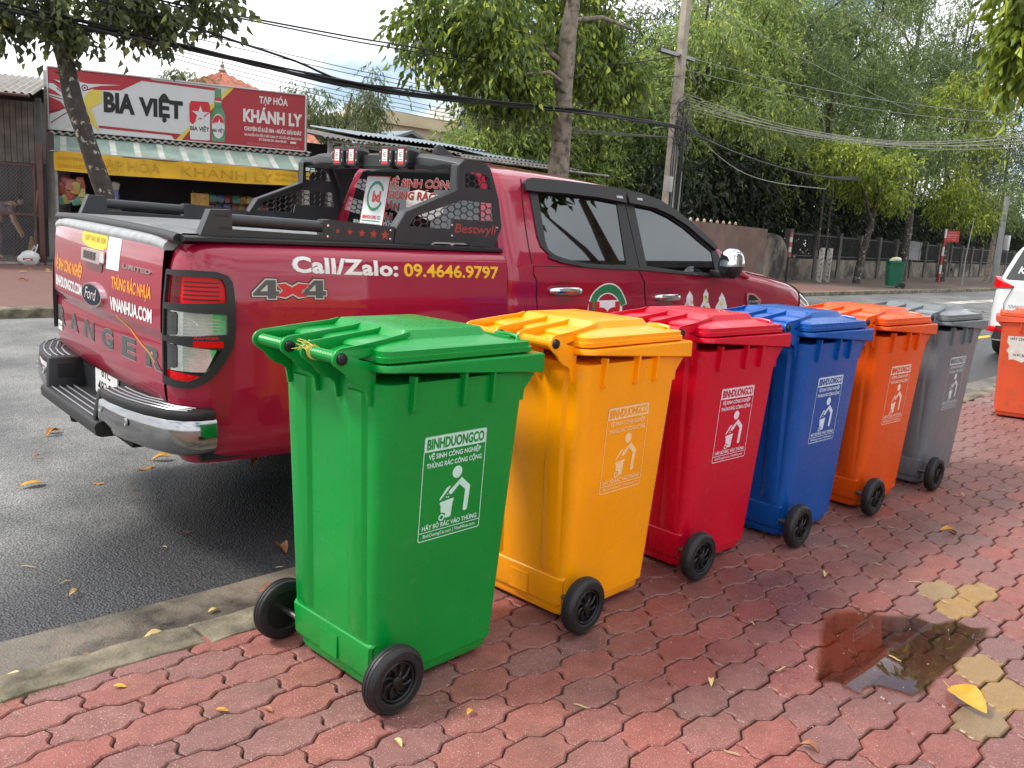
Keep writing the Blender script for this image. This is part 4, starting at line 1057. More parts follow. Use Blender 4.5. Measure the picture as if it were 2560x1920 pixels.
# bonnet shut line
for s_ in (-1, 1):
    pts = []
    for x in frange(3.90, 4.88, 16):
        se = section(x); p = se[17]; pts.append((p.x, s_*(-p.y) if False else (p.y if s_ < 0 else -p.y), p.z+.001))
    MB().tube(pts, .0042, 5).build('bonnet_gap', M_GAP, TR, smooth=40)
# mirrors
for s_ in (-1, 1):
    mr_ = MB(); rg = []
    for t in frange(0, 1, 9):
        y = s_*(.985+.125*t); k = max(.25, (1-(2*t-1)**4*.45))
        rg.append([Vector((3.425+.080*k*cos(a)*(1.1 if cos(a) > 0 else .9), y, 1.332+.090*k*sin(a)*(1 if sin(a) > 0 else .95))) for a in frange(0, 2*pi*15/16, 16)])
    mh = mr_.loft(rg).build('side_mirror', M_TRIM, TR, recalc=True, smooth=50)
    rg = []
    for t in frange(.02, .99, 9):
        y = s_*(.985+.130*t); k = max(.25, (1-(2*t-1)**4*.45))*1.04
        rg.append([Vector((3.425+.082*k*cos(a)*(1.1 if cos(a) > 0 else .92), y, 1.338+.094*k*sin(a))) for a in frange(-.15, pi+.15, 14)])
    MB().loft(rg, closed=False, cap0=False, cap1=True).build('mirror_cap', M_CHR, mh, recalc=True, smooth=60)
    MB().box((3.40, min(s_*.86, s_*1.03), 1.245), (3.50, max(s_*.86, s_*1.03), 1.29)).build('mirror_arm', M_TRIM, mh, bevel=.012)
    wrap('mirror_glass', poly2d(circ((s_*-1.045, 1.333), .042, 20, .06)), lambda u, v: (3.35, -u, v), M_GLASS, mh, off=0, cell=0)
# headlamp chrome on the nose, radio fin on the roof
for s_ in (-1, 1):
    pts = []
    hl = MB(); rg = []
    for x in frange(4.60, 4.98, 9):
        se = section(x); rg.append([Vector((p.x, s_*(-p.y), p.z))+Vector((.004, s_*.004, .004)) for p in se[10:17]])
    hl.loft(rg, closed=False, cap0=False, cap1=False).build('head_lamp', M_LCLR, TR, smooth=50)
MB().prism([(1.80, 1.845), (1.98, 1.845), (1.93, 1.852), (1.83, 1.905), (1.80, 1.895)], lambda u, v, w_: (u, -.05+w_*(1 if v < 1.85 else .4), v), -.03, .03).build('roof_antenna', M_TRIM, TR, recalc=True, bevel=.004)
# ---- rear window with red and white lettering
S_bk = lambda u, v: (1.658+.11*max(0, v-1.30), -u, v)
rw = wrap('rear_window', poly2d([(-.66, 1.40), (.66, 1.40), (.60, 1.66), (.55, 1.735), (.45, 1.752), (-.45, 1.752), (-.55, 1.735), (-.60, 1.66)]), S_bk, M_GLASS, TR, off=.003, cell=0)
def bkt(s, y0, w_, z, h):
    t_ = text2d(s, h, .03); a = fit(t_, w_, (-y0+w_/2, z)); b_ = fit(text2d(s, h, .058), w_+h*.05, (-y0+w_/2, z))
    wrap('lettering_edge', b_, S_bk, mat('pale outline', (.50, .40, .38), .5), rw, off=.0045, cell=0)
    wrap('lettering', a, S_bk, mat('dark red vinyl', (.26, .02, .018), .5), rw, off=.0056, cell=0)
bkt('VỆ SINH CÔNG', .262, .66, 1.652, .045); bkt('THÙNG RÁC', .29, .52, 1.582, .045); bkt('ĐÁN', .29, .18, 1.515, .045); bkt('THI', .29, .13, 1.450, .045)
wrap('paper_note', poly2d([(-.06, 1.62), (.06, 1.64), (.30, 1.61), (.32, 1.52), (.20, 1.47), (-.03, 1.52)]), S_bk, mat('creased paper', (.62, .60, .55), .7, var=.15, vscale=30), rw, off=.0035, cell=0)
wrap('lettering', fit(text2d('BINHDUONGCO.COM', .03, .03), .5, (-.33, 1.408)), S_bk, M_WHT, rw, off=.0056, cell=0)
# ---- roll bar
BAR = thing('roll_bar', 'angular black steel roll bar with four spot lamps on the pickup bed', 'roll bar', TR.location, -.0214)
BAR.rotation_euler = TR.rotation_euler
BAR.name = 'roll_bar'
HO = [(1.046, 1.44), (1.098, 1.518), (1.39, 1.637), (1.392, 1.756), (1.428, 1.788), (1.544, 1.788), (1.597, 1.756), (1.664, 1.611), (1.713, 1.40), (1.718, 1.372), (1.505, 1.372), (1.465, 1.385), (1.275, 1.385), (1.245, 1.372), (1.035, 1.372)]
HX1 = [(1.116, 1.452), (1.151, 1.50), (1.356, 1.569), (1.421, 1.593), (1.628, 1.589), (1.640, 1.500), (1.370, 1.500), (1.362, 1.450)]
HX2 = [(1.434, 1.731), (1.548, 1.73), (1.595, 1.708), (1.614, 1.658), (1.441, 1.657)]
def hexes(poly, rx=.0265, ry=.0165, w_=.0032):
    x0 = min(p[0] for p in poly); x1 = max(p[0] for p in poly); z0 = min(p[1] for p in poly); z1 = max(p[1] for p in poly)
    sh = []
    nx = int((x1-x0)/(rx*1.5))+3; nz_ = int((z1-z0)/(ry*2))+3
    for i in range(nx):
        for j in range(nz_):
            c_ = (x0-rx+i*rx*1.5, z0-ry+j*ry*2+(ry if i % 2 else 0))
            if not inside(c_, poly): continue
            o = [(c_[0]+(rx+w_*.3)*cos(k*pi/3), c_[1]+(ry*1.1547+w_*.3)*sin(k*pi/3)) for k in range(6)]; n_ = [(c_[0]+(rx-w_)*cos(k*pi/3), c_[1]+(ry*1.1547-w_)*sin(k*pi/3)) for k in range(6)]
            sh.append((np.array(o+n_), [(k, (k+1) % 6, (k+1) % 6+6, k+6) for k in range(6)]))
    return join2d(*sh)
def rail_parts(s_):
    f = lambda y0: (lambda u, v: (s_*u if s_ > 0 else -u, y0, v))
    S = (lambda u, v: (u, -.795, v)) if s_ > 0 else (lambda u, v: (-u, .795, v))
    fx = (lambda p: [(s_*u, v) for u, v in p])
    hp = wrap('hoop', poly2d(fx(HO), fx(HX1), fx(HX2)), S, M_BAR, BAR, off=-.012, thick=.012, cell=0)
    # folded flanges
    fl = MB()
    for i in range(len(HO)):
        a, b_ = HO[i], HO[(i+1) % len(HO)]
        if 9 <= i <= 13: continue
        y0, y1 = -s_*.7945, -s_*(.735)
        fl.add([(a[0], y0, a[1]), (b_[0], y0, b_[1]), (b_[0], y1, b_[1]), (a[0], y1, a[1]), (a[0], y1, a[1]-.01), (b_[0], y1, b_[1]-.01)], [(0, 1, 2, 3), (3, 2, 5, 4)])
    fl.build('hoop_flange', M_BAR, hp, smooth=0, recalc=True)
    for H in (HX1, HX2):
        sh = hexes(H); sh = (sh[0]*np.array([s_, 1]), sh[1])
        wrap('hex_mesh', sh, S, M_BAR, hp, off=-.010, thick=.004, cell=0)
    for x, z in ((1.372, 1.470), (1.665, 1.470), (1.375, 1.418), (1.690, 1.425)):
        MB().lathe([(.0, .004), (.006, .003), (.007, 0)], 10, Matrix.Translation((x, -s_*.796, z)) @ Matrix.Rotation(s_*pi/2, 4, 'X')).build('bolt', M_CHR, hp)
    wrap('hoop_base', poly2d(fx([(1.03, 1.366), (1.72, 1.366), (1.715, 1.43), (1.05, 1.43)])), S, M_BAR, hp, off=.0005, thick=.006, cell=0) if False else None
    if s_ > 0:
        wrap('lettering', fit(text2d('Bestwyll', .045, .012, shear=.1), .27, (1.525, 1.436)), S, mat('cut-out red', (.36, .05, .04), .5), hp, off=.0012, cell=0)
    # side rail : rear post, tube, plate with stars
    po = [(.117, 1.371), (.125, 1.392), (.158, 1.474), (.245, 1.477), (.250, 1.400), (.66, 1.392), (.66, 1.459), (.70, 1.461), (1.038, 1.446), (1.030, 1.371)]
    rl = wrap('side_rail', poly2d(fx(po)), S, M_BAR, BAR, off=-.05, thick=.050, cell=0)
    MB().cyl((.235, -s_*.770, 1.436), (.67, -s_*.770, 1.428), .025, 18).build('rail_tube', M_BAR, rl, smooth=50)
    for k in range(2):
        wrap('slot', poly2d(fx(rrect(.175, 1.448-.0*k, .232, 1.456, .003)) if k == 0 else fx(rrect(.19, 1.398, .245, 1.408, .003))), S, M_VBLK, rl, off=.0008, cell=0)
    for i in range(5):
        cx = .735+i*.062; r_ = .013+.0032*i
        st = [(s_*(cx+(r_ if k % 2 == 0 else r_*.42)*sin(k*pi/5)), 1.414-i*.002+(r_ if k % 2 == 0 else r_*.42)*cos(k*pi/5)) for k in range(10)]
        wrap('star_cutout', poly2d(st), S, mat('star red', (.42, .05, .035), .5), rl, off=.0009, cell=0)
    for x, z in ((.685, 1.435), (.685, 1.388), (1.012, 1.428), (1.012, 1.388)):
        MB().lathe([(.0, .004), (.006, .003), (.007, 0)], 10, Matrix.Translation((x, -s_*.796, z)) @ Matrix.Rotation(s_*pi/2, 4, 'X')).build('bolt', M_CHR, rl)
rail_parts(1); rail_parts(-1)
cb = MB()
rg = []
for y, dx, h0, h1 in ((-.79, 0, 1.735, 1.785), (-.66, 0, 1.74, 1.80), (-.58, -.02, 1.728, 1.808), (-.50, -.03, 1.735, 1.812), (.50, -.03, 1.735, 1.812), (.58, -.02, 1.728, 1.808), (.66, 0, 1.74, 1.80), (.79, 0, 1.735, 1.785)):
    rg.append([Vector((x+dx, y, z)) for x, z in ((1.42, h0), (1.40, h0+.02), (1.40, h1-.02), (1.425, h1), (1.53, h1-.003), (1.56, h1-.025), (1.55, h0))])
cbo = cb.loft(rg).build('cross_bar', M_BAR, BAR, recalc=True, bevel=.003, smooth=30)
for y in (.225, .075, -.255, -.40):
    pod = MB(); oc = [(-.058, -.032), (-.040, -.052), (.040, -.052), (.058, -.032), (.058, .032), (.040, .052), (-.040, .052), (-.058, .032)]
    rg = [[Vector((x, y+k*u*1.05, 1.790+k*v)) for u, v in oc] for x, k in ((1.41, .8), (1.375, .95), (1.345, 1.0), (1.330, 1.0), (1.324, .93))]
    po_ = pod.loft(rg).build('spot_lamp', M_TRIM, BAR, recalc=True, smooth=30)
    Sp = lambda u, v, y=y: (1.323, y-u, 1.790+v)
    wrap('lamp_label', poly2d(rrect(-.030, -.040, .030, .040, .003)), Sp, M_VRED, po_, off=.0008, cell=0)
    wrap('label_field', poly2d(rect(-.022, -.024, .022, .036)), Sp, M_WHT, po_, off=.0014, cell=0)
    wrap('label_print', join2d(poly2d(arc_band((0, .010), .010, .014, .6, 2*pi-.6, 14)), fit(text2d('bd', .010, .03), .014, (0, .005)), poly2d(rect(-.016, -.016, .016, -.012))), Sp, M_VGRN, po_, off=.002, cell=0)
    for u, v in ((-.047, .022), (.047, .022), (-.047, -.022), (.047, -.022)):
        MB().lathe([(.0, .003), (.004, .002), (.005, 0)], 8, Matrix.Translation((1.326, y-u, 1.79+v)) @ Matrix.Rotation(-pi/2, 4, 'Y')).build('bolt', M_CHR, po_)
    MB().box((1.36, y-.02, 1.73), (1.40, y+.02, 1.75)).build('lamp_foot', M_TRIM, po_)
Sp = lambda u, v: (1.368, -u, v)
wrap('stop_panel', poly2d(rrect(-.02, 1.742, .205, 1.800, .012)), Sp, M_TRIM, cbo, off=0, thick=.012, cell=0)
wrap('stop_lettering', fit(text2d('(STOP', .034, .03), .15, (.10, 1.755)), Sp, M_VBLK, cbo, off=.0126, cell=0)
# ---- white company board leaning on the roll bar
BD = thing('company_board', 'white company board with green ring and red bd letters behind roll bar', 'sign', TR.location, -.0214)
BD.rotation_euler = TR.rotation_euler
Sb = lambda u, v: (1.50+.15*(v-1.40), -u+.12, v)
bp_ = wrap('board', poly2d(rrect(-.125, 1.395, .115, 1.700, .012)), Sb, M_VRED, BD, off=0, thick=.004, cell=0)
wrap('board_face', poly2d(rrect(-.120, 1.400, .110, 1.695, .010)), Sb, mat('board white', (.62, .66, .66), .4), bp_, off=.0046, cell=0)
wrap('ring', poly2d(arc_band((-.005, 1.585), .068, .086, .42, 2*pi-.42, 36)), Sb, M_VGRN, bp_, off=.0054, cell=0)
wrap('letters', fit(text2d('bd', .058, .06), .085, (.008, 1.556)), Sb, M_VRED, bp_, off=.0058, cell=0)
wrap('lettering', fit(text2d('BINHDUONG', .020, .04), .145, (-.03, 1.455)), Sb, M_VRED, bp_, off=.0056, cell=0)
for tx_ in (fit(text2d('CO', .020, .03), .035, (.068, 1.455)), fit(text2d('VỆ SINH CÔNG NGHIỆP BÌNH DƯƠNG', .010, .01), .20, (-.005, 1.418))): wrap('lettering', tx_, Sb, M_VBLK, bp_, off=.0056, cell=0)
wrap('rule', poly2d(rect(-.105, 1.440, .08, 1.446)), Sb, M_VGRN, bp_, off=.0056, cell=0)
# ================================================================== BUILDINGS ON THE FAR SIDE
M_TIN = mat('weathered corrugated tin', (.30, .28, .25), .6, metal=.3, var=.25, vscale=3, dirt=(.20, .12, .07), dscale=4, dlo=.52, dhi=.7)
M_TINB = mat('blue grey roof sheet', (.20, .24, .27), .6, metal=.2, var=.2, vscale=2, dirt=(.16, .14, .12), dscale=3, dlo=.55, dhi=.7)
M_TIND = mat('dark old roof sheet', (.10, .09, .085), .7, var=.3, vscale=3)
M_WOODD = mat('old brown paint', (.10, .045, .035), .6, var=.25, vscale=6)
M_CONC = mat('grey weathered concrete', (.30, .29, .27), .85, var=.25, vscale=3, bump=.3, bscale=25, dirt=(.12, .115, .10), dscale=2.5, dlo=.5, dhi=.7)
M_PANELW = mat('pale ribbed cladding', (.46, .45, .42), .6, var=.2, vscale=2, dirt=(.25, .2, .15), dscale=2, dlo=.55, dhi=.75)
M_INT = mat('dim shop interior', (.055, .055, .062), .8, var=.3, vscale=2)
M_SIGNW = mat('sign white', (.56, .58, .58), .4, var=.03, vscale=3)
M_SIGNR = mat('sign red', (.36, .022, .032), .4, var=.06, vscale=3)
M_SIGNY = mat('sign yellow', (.62, .50, .08), .4, var=.06, vscale=4)
M_BAN = mat('yellow awning cloth', (.66, .39, .018), .7, var=.14, vscale=2.2, bump=.3, bscale=3)
M_BANT = mat('faded banner ink', (.50, .30, .022), .7, var=.2, vscale=8)
SH_RZ = math.atan2(-2.0, 4.93)
def corr(mb, x0, x1, ya, za, yb, zb_, pitch=.14, amp=.02, n=None):
    # corrugated sheet between (ya,za) and (yb,zb_), waves along x
    n = n or max(8, int((x1-x0)/pitch*6)); xs = frange(x0, x1, n)
    for th in (0, -.006):
        mb.grid(lambda x, t: (x, ya+(yb-ya)*t, za+(zb_-za)*t+amp*sin(2*pi*x/pitch)+th), xs, [0, .5, 1] if th == 0 else [1, .5, 0])
    return mb
SHOP = thing('corner_shop', 'small grocery shop with dark interior under a beer sign', 'shop', (5.75, 20.6, 0), SH_RZ)
MB().box((-.05, .12, 0), (5.4, .2, 4.02)).box((-.05, .2, 0), (.05, 4, 2.9)).box((5.3, .2, 0), (5.4, 4, 2.9)).build('wall', M_PANELW, SHOP, smooth=0) if False else None
MB().box((-.05, .15, 2.62), (5.40, .25, 4.0)).box((-.10, .05, 0), (.05, 4, 4.0)).box((5.3, .05, 0), (5.42, 4, 2.75)).build('wall', M_PANELW, SHOP, smooth=0)
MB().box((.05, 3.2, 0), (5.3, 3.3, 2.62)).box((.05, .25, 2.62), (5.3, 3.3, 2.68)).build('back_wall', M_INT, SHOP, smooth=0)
MB().box((-.1, -1.0, -.02), (5.4, 3.3, .03)).build('shop_floor', M_CONC, SHOP, smooth=0)
corr(MB(), -.1, 5.5, .0, 2.78, 3.6, 3.1).build('roof', M_TIN, SHOP)
corr(MB(), .0, 5.42, -.22, 2.70, .14, 2.80, .15, .025).build('roof_edge', M_TIN, SHOP)
aw = MB(); aw2 = MB()
for i in range(45):
    x0 = .08+i*.1178; x1 = x0+.1178
    dst = aw2 if i % 4 == 1 else aw
    dst.grid(lambda x, t: (x+.10*t, -.12-.92*t, 2.71-.40*t-.03*sin(pi*t)), [x0, x1], frange(0, 1, 6))
a1 = aw.build('awning', mat('green awning cloth', (.16, .23, .20), .7, var=.25, vscale=2.5, dirt=(.28, .30, .26), dscale=2, dlo=.5, dhi=.7), SHOP, smooth=30)
aw2.build('awning_stripe', mat('awning white stripe', (.36, .38, .34), .7, var=.25, vscale=3), a1, smooth=30)
MB().cyl((.1, -1.03, 2.30), (5.42, -1.03, 2.30), .02, 8).build('awning_bar', M_STEEL, SHOP)
S_ban = lambda u, v: (u, -1.05+.012*sin(u*9)+.02*sin(u*2.3+v*4), v)
bn = wrap('banner', poly2d([(.17, 1.92), (1.2, 1.90), (2.6, 1.925), (3.9, 1.93), (5.22, 1.975), (5.36, 2.29), (3.9, 2.30), (1.2, 2.30), (.17, 2.31)]), S_ban, M_BAN, SHOP, off=0, cell=.12, smooth=60)
for tx_ in (fit(text2d('TẠP HÓA', .20, .02), 1.25, (1.55, 2.02)), fit(text2d('KHÁNH LY', .20, .0), 1.9, (3.55, 2.0)), fit(text2d('0938.543.573', .075, .015), .55, (.5, 1.99)), fit(text2d('ĐIỆN THOẠI', .06, .01), .5, (.5, 2.15)), fit(text2d('DD: 0165.4965.229', .065, .005), .58, (4.85, 2.16)), fit(text2d('DD: 0966.183.042', .065, .005), .58, (4.83, 2.04))): wrap('banner_lettering', tx_, S_ban, M_BANT, bn, off=.012, cell=.1)
for x in (.19, 5.30): MB().cyl((x, -.95, 0), (x, -.95, 2.33), .035, 10).build('post', M_CONC, SHOP)
# goods: hanging packets and shelves
GC = [(.55, .12, .07), (.60, .30, .05), (.10, .35, .25), (.62, .55, .12), (.12, .20, .50), (.55, .52, .48), (.48, .06, .10), (.30, .48, .12)]
GM = [mat('packet %d' % i, tuple(q*.55 for q in c_), .3, var=.2, vscale=9, spec=.6) for i, c_ in enumerate(GC)]
rg_ = random.Random(21)
pk = MB(); rgp = [[Vector((sx*k, sy*.5*k, z)) for sx, sy in ((-.5, -1), (.5, -1), (.6, 0), (.5, 1), (-.5, 1), (-.6, 0))] for z, k in ((-.5, .8), (-.45, 1), (-.2, 1.1), (.2, 1.08), (.42, 1), (.5, .75))]
pk.loft(rgp); PKM = [pk.mesh('packet', g, smooth=50, recalc=True) for g in GM]
def packet(x, y, z, w_, h_, mi, lb=None, cat='packet'):
    o = link('snack_packet', PKM[mi]); 
    c_, s2 = cos(SH_RZ), sin(SH_RZ); o.location = (5.75+c_*x-s2*y, 20.6+s2*x+c_*y, z); o.rotation_euler = (rg_.uniform(-.15, .15), rg_.uniform(-.25, .25), SH_RZ+rg_.uniform(-.2, .2)); o.scale = (w_, .12, h_)
    tag(o, lb, 'packet', 'packets for sale in the shop'); return o
for i in range(10): packet(.26+.09*(i % 5)+rg_.uniform(-.02, .02), -.78+rg_.uniform(-.06, .06), 1.58+.12*(i//5)-.05*(i % 3), .13, .26, [0, 0, 0, 1, 3, 0, 6, 0, 3, 0][i], 'red and gold snack packet hung under the yellow banner')
for i in range(6): packet(.26+.09*i, -.75, 1.33+.03*(i % 3), .14, .2, [2, 3, 5, 2, 7, 5][i], 'green and white snack packet hung below the red packets')
for i in range(6): packet(1.12+.08*(i % 3), -.7+rg_.uniform(-.05, .05), 1.50+.16*(i//3), .13, .24, [4, 5, 4, 1, 4, 5][i], 'blue and white packet hung beside the leaning tree trunk')
for i in range(28): packet(2.95+.17*(i % 10)+rg_.uniform(-.03, .03), .6+rg_.uniform(-.1, .1), 1.18+.2*(i//10), .15, .19, rg_.randrange(8), 'bright packet stacked on the shelves behind the roll bar')
sf = thing('shop_shelf', 'wooden shelf unit of packets inside the grocery shop', 'shelf', SHOP.location, SH_RZ)
for z in (.35, .72, 1.07, 1.27, 1.47): MB().box((2.85, .45, z-.02), (4.75, .85, z)).build('board', M_WOODD, sf)
for x in (2.85, 4.72): MB().box((x, .45, .03), (x+.03, .85, 1.75)).build('upright', M_WOODD, sf)
S_cal = lambda u, v: (u, .30, v)
cl_ = wrap('wall_calendar', poly2d(rect(2.80, 1.36, 3.18, 1.66)), lambda u, v: (5.75+cos(SH_RZ)*u-sin(SH_RZ)*(-.5), 20.6+sin(SH_RZ)*u+cos(SH_RZ)*(-.5), v), mat('calendar ochre', (.40, .24, .05), .6, var=.3, vscale=12), off=0, thick=.01, cell=0)
tag(cl_, 'ochre wall calendar hanging inside the grocery shop', 'calendar')
bk_ = MB().lathe([(.0, 0), (.16, .0), (.20, .3), (.205, .31), (.19, .31), (.15, .02), (0, .02)], 20, Matrix.Translation((5.75+cos(SH_RZ)*.36+sin(SH_RZ)*.75, 20.6+sin(SH_RZ)*.36-cos(SH_RZ)*.75, .72))).build('basin', mat('red basin plastic', (.35, .02, .03), .4), recalc=True)
tag(bk_, 'red plastic basin on the counter under the packets', 'basin')
ct = MB().box((.15, -1.0, .03), (1.3, -.35, .70)).build('counter', M_WOODD, None, bevel=.01); ct.location = SHOP.location; ct.rotation_euler = (0, 0, SH_RZ)
tag(ct, 'low dark wooden counter under the hanging packets', 'counter')
# ---- beer sign
SG = thing('beer_sign', 'long red and white beer sign board above the grocery shop', 'sign', (5.75, 20.6, 0), SH_RZ)
sgn = (lambda u, v: (u, 0, 2.81+v))
bd_ = MB().box((0, .0, 2.81), (5.32, .12, 4.07)).build('board', M_SIGNW, SG, smooth=0)
for lo, hi in (((-.02, -.03, 2.79), (5.34, .13, 2.815)), ((-.02, -.03, 4.065), (5.34, .13, 4.09)), ((-.03, -.03, 2.815), (-.005, .13, 4.065)), ((5.325, -.03, 2.815), (5.35, .13, 4.065))):
    MB().box(lo, hi).build('frame', mat('pale alloy frame', (.55, .56, .56), .4, metal=.5), SG, smooth=0)
def sg(name, shape, mt, off): return wrap(name, shape, sgn, mt, bd_, off=off, cell=0)
sg('red_field', poly2d([(.0, .10), (.0, 1.26), (1.94, 1.26), (1.90, 1.23), (1.39, .93), (1.03, .90), (.70, .62), (.45, .40), (.20, .12)]), M_SIGNR, .002)
sg('red_field', poly2d([(3.739, 1.258), (5.318, 1.258), (5.318, .003), (2.60, .003), (2.70, .15), (3.50, 1.0)]), M_SIGNR, .002)
sg('stripe', poly2d([(1.86, 1.255), (1.985, 1.255), (2.022, 1.225), (3.40, 1.205), (3.40, 1.145), (1.775, 1.185)]), M_SIGNR, .003)
sg('stripe', poly2d([(.936, .156), (2.66, .13), (2.56, .0), (2.47, .0), (2.406, .083), (.946, .101)]), M_SIGNR, .003)
sg('yellow_band', poly2d([(3.625, 1.258), (3.745, 1.258), (3.50, .985), (2.79, .225), (2.62, .0), (2.50, .0)]), M_SIGNY, .004)
sg('bird_white', join2d(poly2d([(.0, .93), (.10, .93), (.30, .75), (.42, .66), (.60, .78), (.66, .88), (.75, .86), (.86, .91), (.72, .72), (.60, .60), (.47, .38), (.22, .14), (.0, .0), (.0, .30), (.20, .38), (.30, .47), (.22, .58), (.0, .66), (.0, .72), (.25, .68), (.12, .78), (.0, .84)]), poly2d([(.235, 1.00), (.408, 1.256), (.60, 1.02), (.76, 1.0), (1.413, 1.045), (1.0, .985), (.80, .92), (.62, .80), (.45, .88), (.28, .93), (.10, 1.02), (.35, .97)])), M_SIGNW, .004)
sg('bird_line', join2d(strip([(.04, 1.0), (.25, .92), (.42, .80), (.58, .72)], .02), strip([(.0, .68), (.3, .62), (.45, .55), (.5, .42)], .02), strip([(.15, .85), (.35, .70), (.47, .56)], .02), strip([(.0, .34), (.25, .43), (.42, .50)], .02), strip([(.02, .12), (.25, .30), (.44, .43)], .02), poly2d(arc_band((.69, .91), .045, .065, 0, 6.27, 20)), poly2d(circ((.69, .91), .022, 12))), mat('maroon ink', (.14, .01, .015), .5), .005)
sg('yellow_shape', poly2d([(.66, .66), (.72, .80), (.825, .886), (1.023, .897), (1.022, .642), (.802, .497), (.966, .003), (.79, .003), (.62, .35), (.44, .15), (.22, .0), (.25, .0), (.52, .22)]), M_SIGNY, .006)
sg('lettering', fit(text2d('BIA', .40, .05), .62, (1.36, .474)), M_VBLK, .007); sg('lettering', fit(text2d('VIỆT', .36, .05), .90, (2.20, .476)), M_VBLK, .007)
M_CAN = mat('printed can silver', (.60, .61, .60), .4)
sg('beer_can', poly2d([(2.80, .06), (2.83, .035), (3.19, .045), (3.22, .07), (3.225, .80), (3.19, .885), (2.82, .87), (2.785, .79)]), M_CAN, .008)
sg('can_red', poly2d([(2.79, .42), (2.785, .79), (2.82, .87), (3.19, .885), (3.225, .80), (3.225, .66), (3.05, .50), (2.95, .48), (2.86, .36)]), mat('can red', (.50, .02, .03), .4), .009)
def star(cx, cy, r): return [(cx+(r if k % 2 == 0 else r*.38)*sin(k*pi/5), cy+(r if k % 2 == 0 else r*.38)*cos(k*pi/5)) for k in range(10)]
sg('can_star', join2d(poly2d(star(3.02, .60, .19)), fit(text2d('BIA VIỆT', .10, .02), .38, (3.005, .22)) if False else poly2d(star(3.42, .42, .12))), M_SIGNW, .0125)
sg('can_lettering', fit(text2d('BIA VIỆT', .09, .03), .40, (3.005, .24)), M_VBLK, .010)
sg('bottle', poly2d([(3.26, .06), (3.28, .035), (3.52, .045), (3.545, .07), (3.55, .60), (3.52, .72), (3.475, .80), (3.455, 1.20), (3.33, 1.195), (3.315, .80), (3.27, .70), (3.25, .60)]), mat('bottle green', (.01, .16, .04), .15, coat=1), .009)
sg('bottle_label', join2d(poly2d(circ((3.40, .38), .135, 24, .27)), poly2d(rect(3.33, .90, 3.46, 1.0))), M_CAN, .010)
sg('bottle_red', poly2d(circ((3.40, .43), .125, 24, .19, 0, pi)), MATS['can red'], .011); sg('neck_red', poly2d(rect(3.33, .93, 3.46, 1.0)), MATS['can red'], .011)
sg('can_lettering', fit(text2d('BIA VIỆT', .07, .03), .25, (3.40, .25)), M_VBLK, .012)
sg('lettering', join2d(fit(text2d('TẠP HÓA', .155, .03), .64, (4.61, .985)), fit(text2d('KHÁNH LY', .27, .045), 1.32, (4.60, .555)), fit(text2d('CHUYÊN SỈ & LẺ: BIA - NƯỚC GIẢI KHÁT', .085, .04), 1.29, (4.61, .352)), fit(text2d('36A NGUYỄN VĂN TRỖI, P. HIỆP THÀNH, TP. THỦ DẦU MỘT, BÌNH DƯƠNG', .05, .03), 1.28, (4.61, .235)), fit(text2d('ĐT: 0354 965 229 - 0966 183 042', .05, .03), .62, (4.60, .150)), poly2d(rect(5.0, .145, 5.13, .19))), mat('sign lettering white', (.66, .66, .64), .45), .004)
sg('lettering', fit(text2d('NGƯỜI DƯỚI 18 TUỔI KHÔNG ĐƯỢC UỐNG RƯỢU, BIA', .04, .01), 1.17, (4.61, .045)), mat('dim pink ink', (.5, .18, .18), .5), .004)
# ---- shed to the left with the wire mesh gate
SD = thing('tin_shed', 'dark lean-to shed with corrugated roof left of the grocery shop', 'shed', (5.75, 20.6, 0), SH_RZ)
corr(MB(), -4.5, -.05, -2.0, 3.28, 1.5, 4.0, .13, .022).build('roof', M_TIN, SD)
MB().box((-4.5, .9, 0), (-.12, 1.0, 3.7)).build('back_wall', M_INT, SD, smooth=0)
for i in range(9): MB().box((-.16-.11*i, -.2, 2.05), (-.06-.11*i, -.16, 3.3)).build('plank', mat('grey boarding', (.16, .145, .13), .8, var=.3, vscale=4), SD, smooth=0)
for i in range(4): MB().box((-.30-.24*i, -.14, .9), (-.08-.24*i, -.10, 2.05)).build('plank', mat('dark boarding', (.055, .052, .055), .8, var=.3, vscale=4), SD, smooth=0)
MB().box((-.14, -1.0, 0), (-.04, -.88, 3.32)).build('post', mat('blue grey post', (.075, .085, .095), .6, var=.25, vscale=5), SD)
MB().box((-4.4, -1.3, -.02), (-.05, .9, .04)).build('floor', M_CONC, SD, smooth=0)
MB().cyl((-4.4, -2.0, 3.24), (-.1, -2.0, 3.24), .03).build('eave_pole', M_WOODD, SD)
GT = thing('mesh_gate', 'brown steel gate of chain-link wire in front of the shed', 'gate', (5.75, 20.6, 0), SH_RZ)
MB().box((-.12, -1.24, .0), (-.02, -1.16, 2.4)).build('gate_post', M_WOODD, GT, bevel=.006)
for z in (.04, 1.0, 1.98): MB().box((-2.2, -1.22, z-.022), (-.12, -1.18, z+.022)).build('rail', M_WOODD, GT)
MB().box((-.20, -1.22, 0.03), (-.16, -1.18, 2.0)).build('stile', M_WOODD, GT); MB().box((-2.2, -1.22, 0.03), (-2.16, -1.18, 2.0)).build('stile', M_WOODD, GT)
wr = MB()
for i in range(-26, 36):
    for s_ in (1, -1):
        x0 = -2.15+i*.065; pts = []
        z0, z1 = .06, 1.95
        xa, xb = (x0, x0+(z1-z0)*.9) if s_ > 0 else (x0+(z1-z0)*.9, x0)
        ts = sorted([(-2.15-xa)/(xb-xa), (-.18-xa)/(xb-xa)]); t0, t1 = max(0, ts[0]), min(1, ts[1])
        if t1 <= t0: continue
        wr.tube([(xa+(xb-xa)*t, -1.20+s_*.002, z0+(z1-z0)*t) for t in (t0, t1)], .0028, 4, caps=False)
